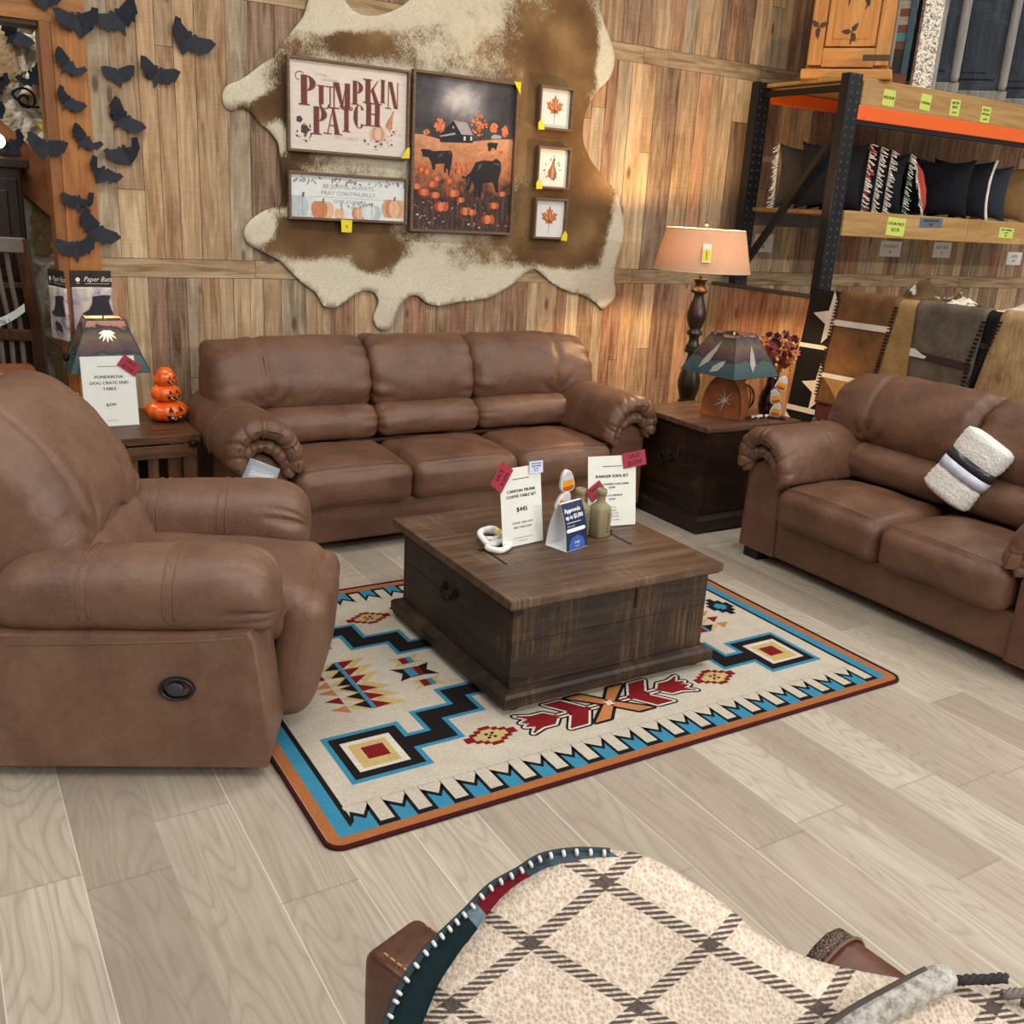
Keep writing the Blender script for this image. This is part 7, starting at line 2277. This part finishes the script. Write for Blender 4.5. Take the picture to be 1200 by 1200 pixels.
def sleeve(z0, z1, mat, nm, k=1.0):
    bm = NB(); rings = []
    for z in (z0, z1):
        rings.append([Mr @ Vector((.1165 * k * math.copysign(abs(math.cos(a)) ** .85, math.cos(a)), .0745 * k * math.copysign(abs(math.sin(a)) ** .85, math.sin(a)), z)) for a in [2 * PI * j / 64 for j in range(64)]])
    loft(bm, rings, True, False)
    o = obj(nm, bm, mat, t, True); m = o.modifiers.new('paper', 'SOLIDIFY'); m.thickness = .001; m.offset = 1
    return o
sleeve(.115, .165, plain('#c9cbdb', .25), 'pale_band'); sleeve(.165, .208, plain('#34343a', .25), 'dark_band')

# ------------------------------------------------------------------ armchair with a throw in the foreground
ed = Vector((.8713, -.4907, 0)); dd = Vector((.4907, .8713, 0))
CH0 = dd * .75 + ed * .30
rzc = math.atan2(ed.y, ed.x)
chair = thing('armchair', 'dark saddle-leather armchair at the bottom edge under a checked throw', 'armchair', (CH0.x, CH0.y, 0), rzc)
EDGE = [(-.30, .40), (-.10, .30), (-.06, .22), (-.027, .148), (-.013, .114), (.003, .092), (.027, .061), (.045, .042), (.071, .020), (.097, .005), (.126, -.002), (.153, -.003), (.186, .001), (.222, .019), (.258, .041), (.290, .066), (.322, .082), (.350, .091), (.378, .097), (.410, .102), (.438, .105), (.470, .107), (.540, .112), (.62, .128), (.72, .20)]
def s_edge(t):
    for (a, b), (c, d) in zip(EDGE, EDGE[1:]):
        if a <= t <= c: return b + (d - b) * (t - a) / (c - a)
    return EDGE[0][1] if t < EDGE[0][0] else EDGE[-1][1]
def on_back(t, s, n=0.):
    """point on the sloped outside of the chair back: t across, s down the slope, n out of it (chair space)"""
    return Vector((t - .30, .03 - .639 * s + n * -.769, 1.06 - .769 * s + n * .639))
# back: thick rolled shell
bm = NB(); rings = []
for i in range(29):
    t_ = -.055 + .66 * i / 28
    s0 = s_edge(t_) + .030
    w = min(1, (i + .6) / 3, (28.6 - i) / 3)
    top = on_back(t_, s0, -.018)
    pts = [top + Vector((0, .055, -.055)), top + Vector((0, .030, -.014)), top, on_back(t_, s0 + .05, -.020), on_back(t_, max(s0 + .1, .30), -.020), on_back(t_, max(s0 + .16, .52), -.022), Vector((t_ - .3, -.32, .30)), Vector((t_ - .3, -.30, .14)), Vector((t_ - .3, .02, .14)), Vector((t_ - .3, .02, .45))]
    c = sum(pts, Vector()) / len(pts)
    k = .78 + .22 * math.sin(w * PI / 2)
    rings.append([Vector((p.x, c.y + (p.y - c.y) * k, c.z + (p.z - c.z) * (.97 + .03 * w))) for p in pts])
loft(bm, rings); obj('back', bm, M_LEATHER_DARK, chair, True)
bm = NB(); rbox(bm, (.02, .20, .32), (.30, .22, .10), .05, 8, (0, 0, .02)); obj('seat_cushion', bm, M_LEATHER_DARK, chair, True)
bm = NB(); rbox(bm, (.02, .14, .14), (.31, .26, .085), .02, 5); obj('base', bm, M_LEATHER_DARK, chair, True)
for sx in (-1, 1):
    for y in (-.20, .34):
        bm = NB(); lathe(bm, [(.016, 0), (.022, .06), (0.022, .07)], 12, (.02 + sx * .26, y, 0)); obj('leg', bm, M_FOOT, chair, True)
inv = Matrix.Rotation(-rzc, 4, 'Z') @ Matrix.Translation(-CH0)
# left arm: square block with saddle-stitched edges (built in room space, then brought into chair space)
u = Vector((.31, -.95, 0)).normalized(); v = Vector((.95, .31, 0)).normalized()
A0 = Vector((.455, 1.085, 0))
def armbox(L, w, z0, z1, r):
    bm = NB(); c = A0 + u * L / 2 + v * w / 2
    Mx = inv @ Matrix.Translation((c.x, c.y, (z0 + z1) / 2)) @ Matrix(((v.x, -u.x, 0, 0), (v.y, -u.y, 0, 0), (0, 0, 1, 0), (0, 0, 0, 1)))
    rbox(bm, (0, 0, 0), (w / 2, L / 2, (z1 - z0) / 2), r, 8, (.004, .004, .006), .003, 9, Mx)
    return bm, Mx
bm, Mx = armbox(.46, .118, .06, .585, .020); arm = obj('arm', bm, M_LEATHER_DARK, chair, True)
M_THREAD = plain('#b0824f', .6)
for dx in (-.042, .042):
    bm = NB()
    for k in range(26):
        y0 = .19 - k * .014; box(bm, (dx, y0, .2665 + .0052 * (1 - (dx / .059) ** 2)), (.0028, .009, .0024), 0, 0, Mx)
    tag(obj('saddle_stitch', bm, M_THREAD, arm), kind='stuff')
bm = NB(); tube(bm, [Mx @ Vector((-.050, .21 - .4 * k / 10, .262)) for k in range(11)], .004, 6); obj('welt', bm, M_LEATHER_DARK, arm, True)
# right arm: rolled, with a tooled leather strip across its end
u2 = Vector((.10, -.995, 0)).normalized(); v2 = Vector((u2.y * -1, u2.x, 0))
B0 = Vector((1.118, .775, 0))
bm = NB(); rings = []
prof = [(-.052, .10), (-.054, .50), (-.046, .56), (-.02, .592), (.015, .600), (.05, .590), (.09, .564), (.122, .525), (.136, .48), (.136, .10)]
for L, k in ((0, .90), (.012, .97), (.03, 1), (.20, 1), (.42, 1)):
    rings.append([inv @ (B0 + u2 * L + v2 * (a * k) * -1 + Vector((0, 0, b * (.985 + .015 * k)))) for a, b in prof])
loft(bm, rings); arm = obj('arm', bm, M_LEATHER_DARK, chair, False, auto=50)
g = G('tooled_leather'); co = g.coord()
vv = g.vor(co, 190, 'DISTANCE_TO_EDGE')
g.bump(vv, .8, .004)
M_TOOL = g.fin(g.ramp(vv, [(.06, '#1d1310'), (.2, '#7d6655')]), .45)
bm = NB(); rings = []
top = [p for p in prof if p[1] > .45]
for L in (.004, .030):
    k = .955 if L < .01 else 1.0
    rings.append([inv @ (B0 + u2 * L + v2 * (a * k) * -1.03 + Vector((0, 0, b * (.985 + .015 * k) + .003))) for a, b in crv([(a, b) for a, b in top], 4, False) for _ in (0,)] if False else [inv @ (B0 + u2 * L - v2 * (q.x * k * 1.03) + Vector((0, 0, q.y + .003))) for q in crv([(a, b, 0) for a, b in top], 4, False)])
loft(bm, rings, False, False); o = obj('tooled_strip', bm, M_TOOL, arm, True); m = o.modifiers.new('thickness', 'SOLIDIFY'); m.thickness = .003
bm = NB(); tube(bm, [inv @ (B0 + u2 * .032 - v2 * (q.x * 1.03) + Vector((0, 0, q.y + .004))) for q in crv([(a, b, 0) for a, b in top], 4, False)], .003, 6); obj('strip_edge', bm, plain('#6b4c3b', .6), arm, True)

# the throw itself
def check_mat():
    g = G('cream_boucle_windowpane'); uv = g.n('ShaderNodeUVMap', uv_map='cloth').outputs[0]
    q = g.sep(uv)
    s = (g.math('ADD', g.math('MULTIPLY', q[0], .61), g.math('MULTIPLY', q[1], .79)), g.math('ADD', g.math('MULTIPLY', q[0], -.46), g.math('MULTIPLY', q[1], .887)))
    def line(c, off, per, w):
        f = g.math('FRACT', g.math('DIVIDE', g.math('ADD', c, off), per))
        d = g.math('MULTIPLY', g.math('ABSOLUTE', g.math('SUBTRACT', f, .5)), per)
        return g.ramp(g.math('DIVIDE', d, w), [(.85, 1.), (1., 0.)])
    l1 = line(s[0], -.057, .100, .0062); l2 = line(s[1], .003, .079, .0062)
    # twill hatching inside the lines
    h = g.math('FRACT', g.math('MULTIPLY', g.math('ADD', s[0], s[1]), 135.))
    hs = g.ramp(h, [(.50, 1.), (.6, .12)])
    both = g.math('MULTIPLY', l1, l2)
    m = g.math('MAXIMUM', g.math('MULTIPLY', g.math('MAXIMUM', l1, l2), hs), both)
    nb = g.noise(uv, 420, 3, .7); bl = g.vor(uv, 260, 'F1')
    base = g.ramp(g.math('ADD', g.math('MULTIPLY', nb, .6), g.math('MULTIPLY', bl, .5)), [(.3, '#b39c88'), (.5, '#cdb9a6'), (.72, '#e2d3c3')])
    g.bump(g.math('ADD', nb, g.math('MULTIPLY', bl, .8)), .5, .004)
    return g.fin(g.mix(g.math('MULTIPLY', m, .9), base, '#3b3030'), .95, 0, .1)
M_CHECK = check_mat()
throw = thing('throw_blanket', 'cream windowpane-check throw draped over the foreground armchair back', 'throw blanket', (CH0.x, CH0.y, 0), rzc)
def cloth(outline, nfun, step, name, mat, parent, th):
    sm = [Vector(p) for p in outline]; n = len(sm)
    def inside(x, y):
        c = False
        for i in range(n):
            a, b = sm[i], sm[i - 1]
            if (a.y > y) != (b.y > y) and x < (b.x - a.x) * (y - a.y) / (b.y - a.y) + a.x: c = not c
        return c
    def dist(x, y):
        p = Vector((x, y)); best = 9
        for i in range(n):
            a, b = sm[i - 1], sm[i]; ab = b - a
            k = max(0, min(1, (p - a).dot(ab) / (ab.dot(ab) or 1)))
            best = min(best, (a + ab * k - p).length)
        return best
    pts = list(sm)
    xs = [p.x for p in sm]; ys = [p.y for p in sm]
    i = 0
    for i in range(int((max(xs) - min(xs)) / step) + 1):
        for j in range(int((max(ys) - min(ys)) / step) + 1):
            x, y = min(xs) + i * step + (j % 2) * step / 2, min(ys) + j * step
            if inside(x, y) and dist(x, y) > step * .55: pts.append(Vector((x, y)))
    vs, es, fs, *_ = delaunay_2d_cdt(pts, [(i, (i + 1) % n) for i in range(n)], [], 1, 1e-6)
    me = bpy.data.meshes.new(name)
    me.from_pydata([on_back(v.x, v.y, nfun(v.x, v.y, dist(v.x, v.y))) for v in vs], [], [f for f in fs])
    uvl = me.uv_layers.new(name='cloth')
    for lp in me.loops: uvl.data[lp.index].uv = (vs[lp.vertex_index].x, vs[lp.vertex_index].y)
    for p in me.polygons: p.use_smooth = True
    for m in (mat if isinstance(mat, list) else [mat]): me.materials.append(m)
    o = bpy.data.objects.new(name, me); C.objects.link(o); o.parent = parent
    sd = o.modifiers.new('thickness', 'SOLIDIFY'); sd.thickness = th; sd.offset = 1 if False else 0
    return o, me, vs
def lift(x, y, d):
    e = max(0, 1 - d / .035)
    return .004 - .022 * e * e + .004 * fbm((x, y, 0), 9, 2) + .003 * fbm((x, y, 0), 22, 5)
edge_pts = [(q.x, q.y) for q in crv([(a, b, 0) for a, b in EDGE if a >= -.06], 4, False)]
cream = edge_pts + [(.72, .62), (-.12, .62), (-.09, .34)]
cloth(cream, lift, .014, 'checked_face', M_CHECK, throw, .007)
# dark patterned reverse, showing along the left edge
DK = [(-.16, .34), (-.098, .24), (-.057, .149), (-.046, .120), (-.025, .089), (-.006, .070), (.012, .053), (.034, .031), (.060, .016), (.084, .002), (.117, -.004), (.150, -.004), (.19, .02), (.10, .05), (.04, .11), (.02, .20), (.0, .34)]
g = G('patterned_reverse'); uv = g.n('ShaderNodeUVMap', uv_map='cloth').outputs[0]; s = g.sep(uv)
pos = g.math('ADD', s[0], g.math('MULTIPLY', s[1], -1.0))
fl = g.ramp(g.noise(uv, 160, 3, .7), [(.42, 0.), (.58, 1.)])
band = g.ramp(g.math('ADD', g.math('MULTIPLY', pos, 2.2), .5), [(.0, '#18282c'), (.39, '#18282c'), (.40, '#6d7f86'), (.435, '#6d7f86'), (.445, '#6e1a26'), (.60, '#6e1a26'), (.61, '#3c4a52'), (.68, '#4a5962')], 'CONSTANT')
M_REV = g.fin(g.mix(g.math('MULTIPLY', fl, .22), band, '#0f1518'), .95, 0, .1)
cloth([(q.x, q.y) for q in crv([(a, b, 0) for a, b in DK[:12]], 3, False)] + DK[12:], lambda x, y, d: -.012 + .003 * fbm((x, y, 1), 12, 3), .012, 'patterned_reverse', M_REV, throw, .004)
bm = NB()
c = [on_back(q.x, q.y, -.012) for q in crv([(a, b, 0) for a, b in DK[:12]], 8, False)]
tube(bm, c, .0035, 6); obj('edge_cord', bm, plain('#2b3a3f', .9), throw, True)
bm = NB()
for i in range(2, len(c) - 2, 3):
    p = c[i]; q = c[i] + (c[i + 1] - c[i - 1]).normalized().cross(Vector((0, -.769, .639))) * .004
    tube(bm, [p + Vector((0, -.0025, .0025)), p * .4 + q * .6 + Vector((0, -.0045, .004)), q + Vector((0, -.003, .002))], .0019, 6)
tag(obj('whip_stitch', bm, plain('#d5d6d2', .9), throw, True), kind='stuff')
# folded grey hem and a few tassels at the right
bm = NB()
pts = [on_back(.30, .185, .014), on_back(.36, .143, .016), on_back(.41, .118, .016), on_back(.448, .102, .012), on_back(.462, .100, .004)]
tube(bm, [tuple(p) for p in crv([tuple(q) for q in pts], 5, False)], [.013] * 20 + [.010], 10)
g = G('grey_rib_hem'); 
obj('folded_hem', bm, g.fin(g.ramp(g.noise(g.coord(), 120, 3, .7), [(.35, '#7d7872'), (.5, '#a8a29a'), (.7, '#c8c2b8')]), .95), throw, True)
bm = NB(); tube(bm, [tuple(q + Vector((-.008, .004, .008))) for q in crv([tuple(p) for p in pts[:4]], 5, False)], .0045, 6); obj('dark_selvedge', bm, plain('#4b423f', .9), throw, True)
for a, b, L in ((.470, .101, .05), (.512, .112, .04), (.530, .120, .05)):
    bm = NB()
    p0, p1 = on_back(a, b, .008), on_back(a + L, b - .003, .006)
    for k in range(3): tube(bm, [p0.lerp(p1, i / 8) + Vector((0, .003 * math.sin(i * 1.6 + k * 2.1), .003 * math.cos(i * 1.6 + k * 2.1))) for i in range(9)], .0028, 5)
    obj('tassel', bm, plain('#6f655d', .9) if a > .5 else plain('#2f2b2c', .9), throw, True)
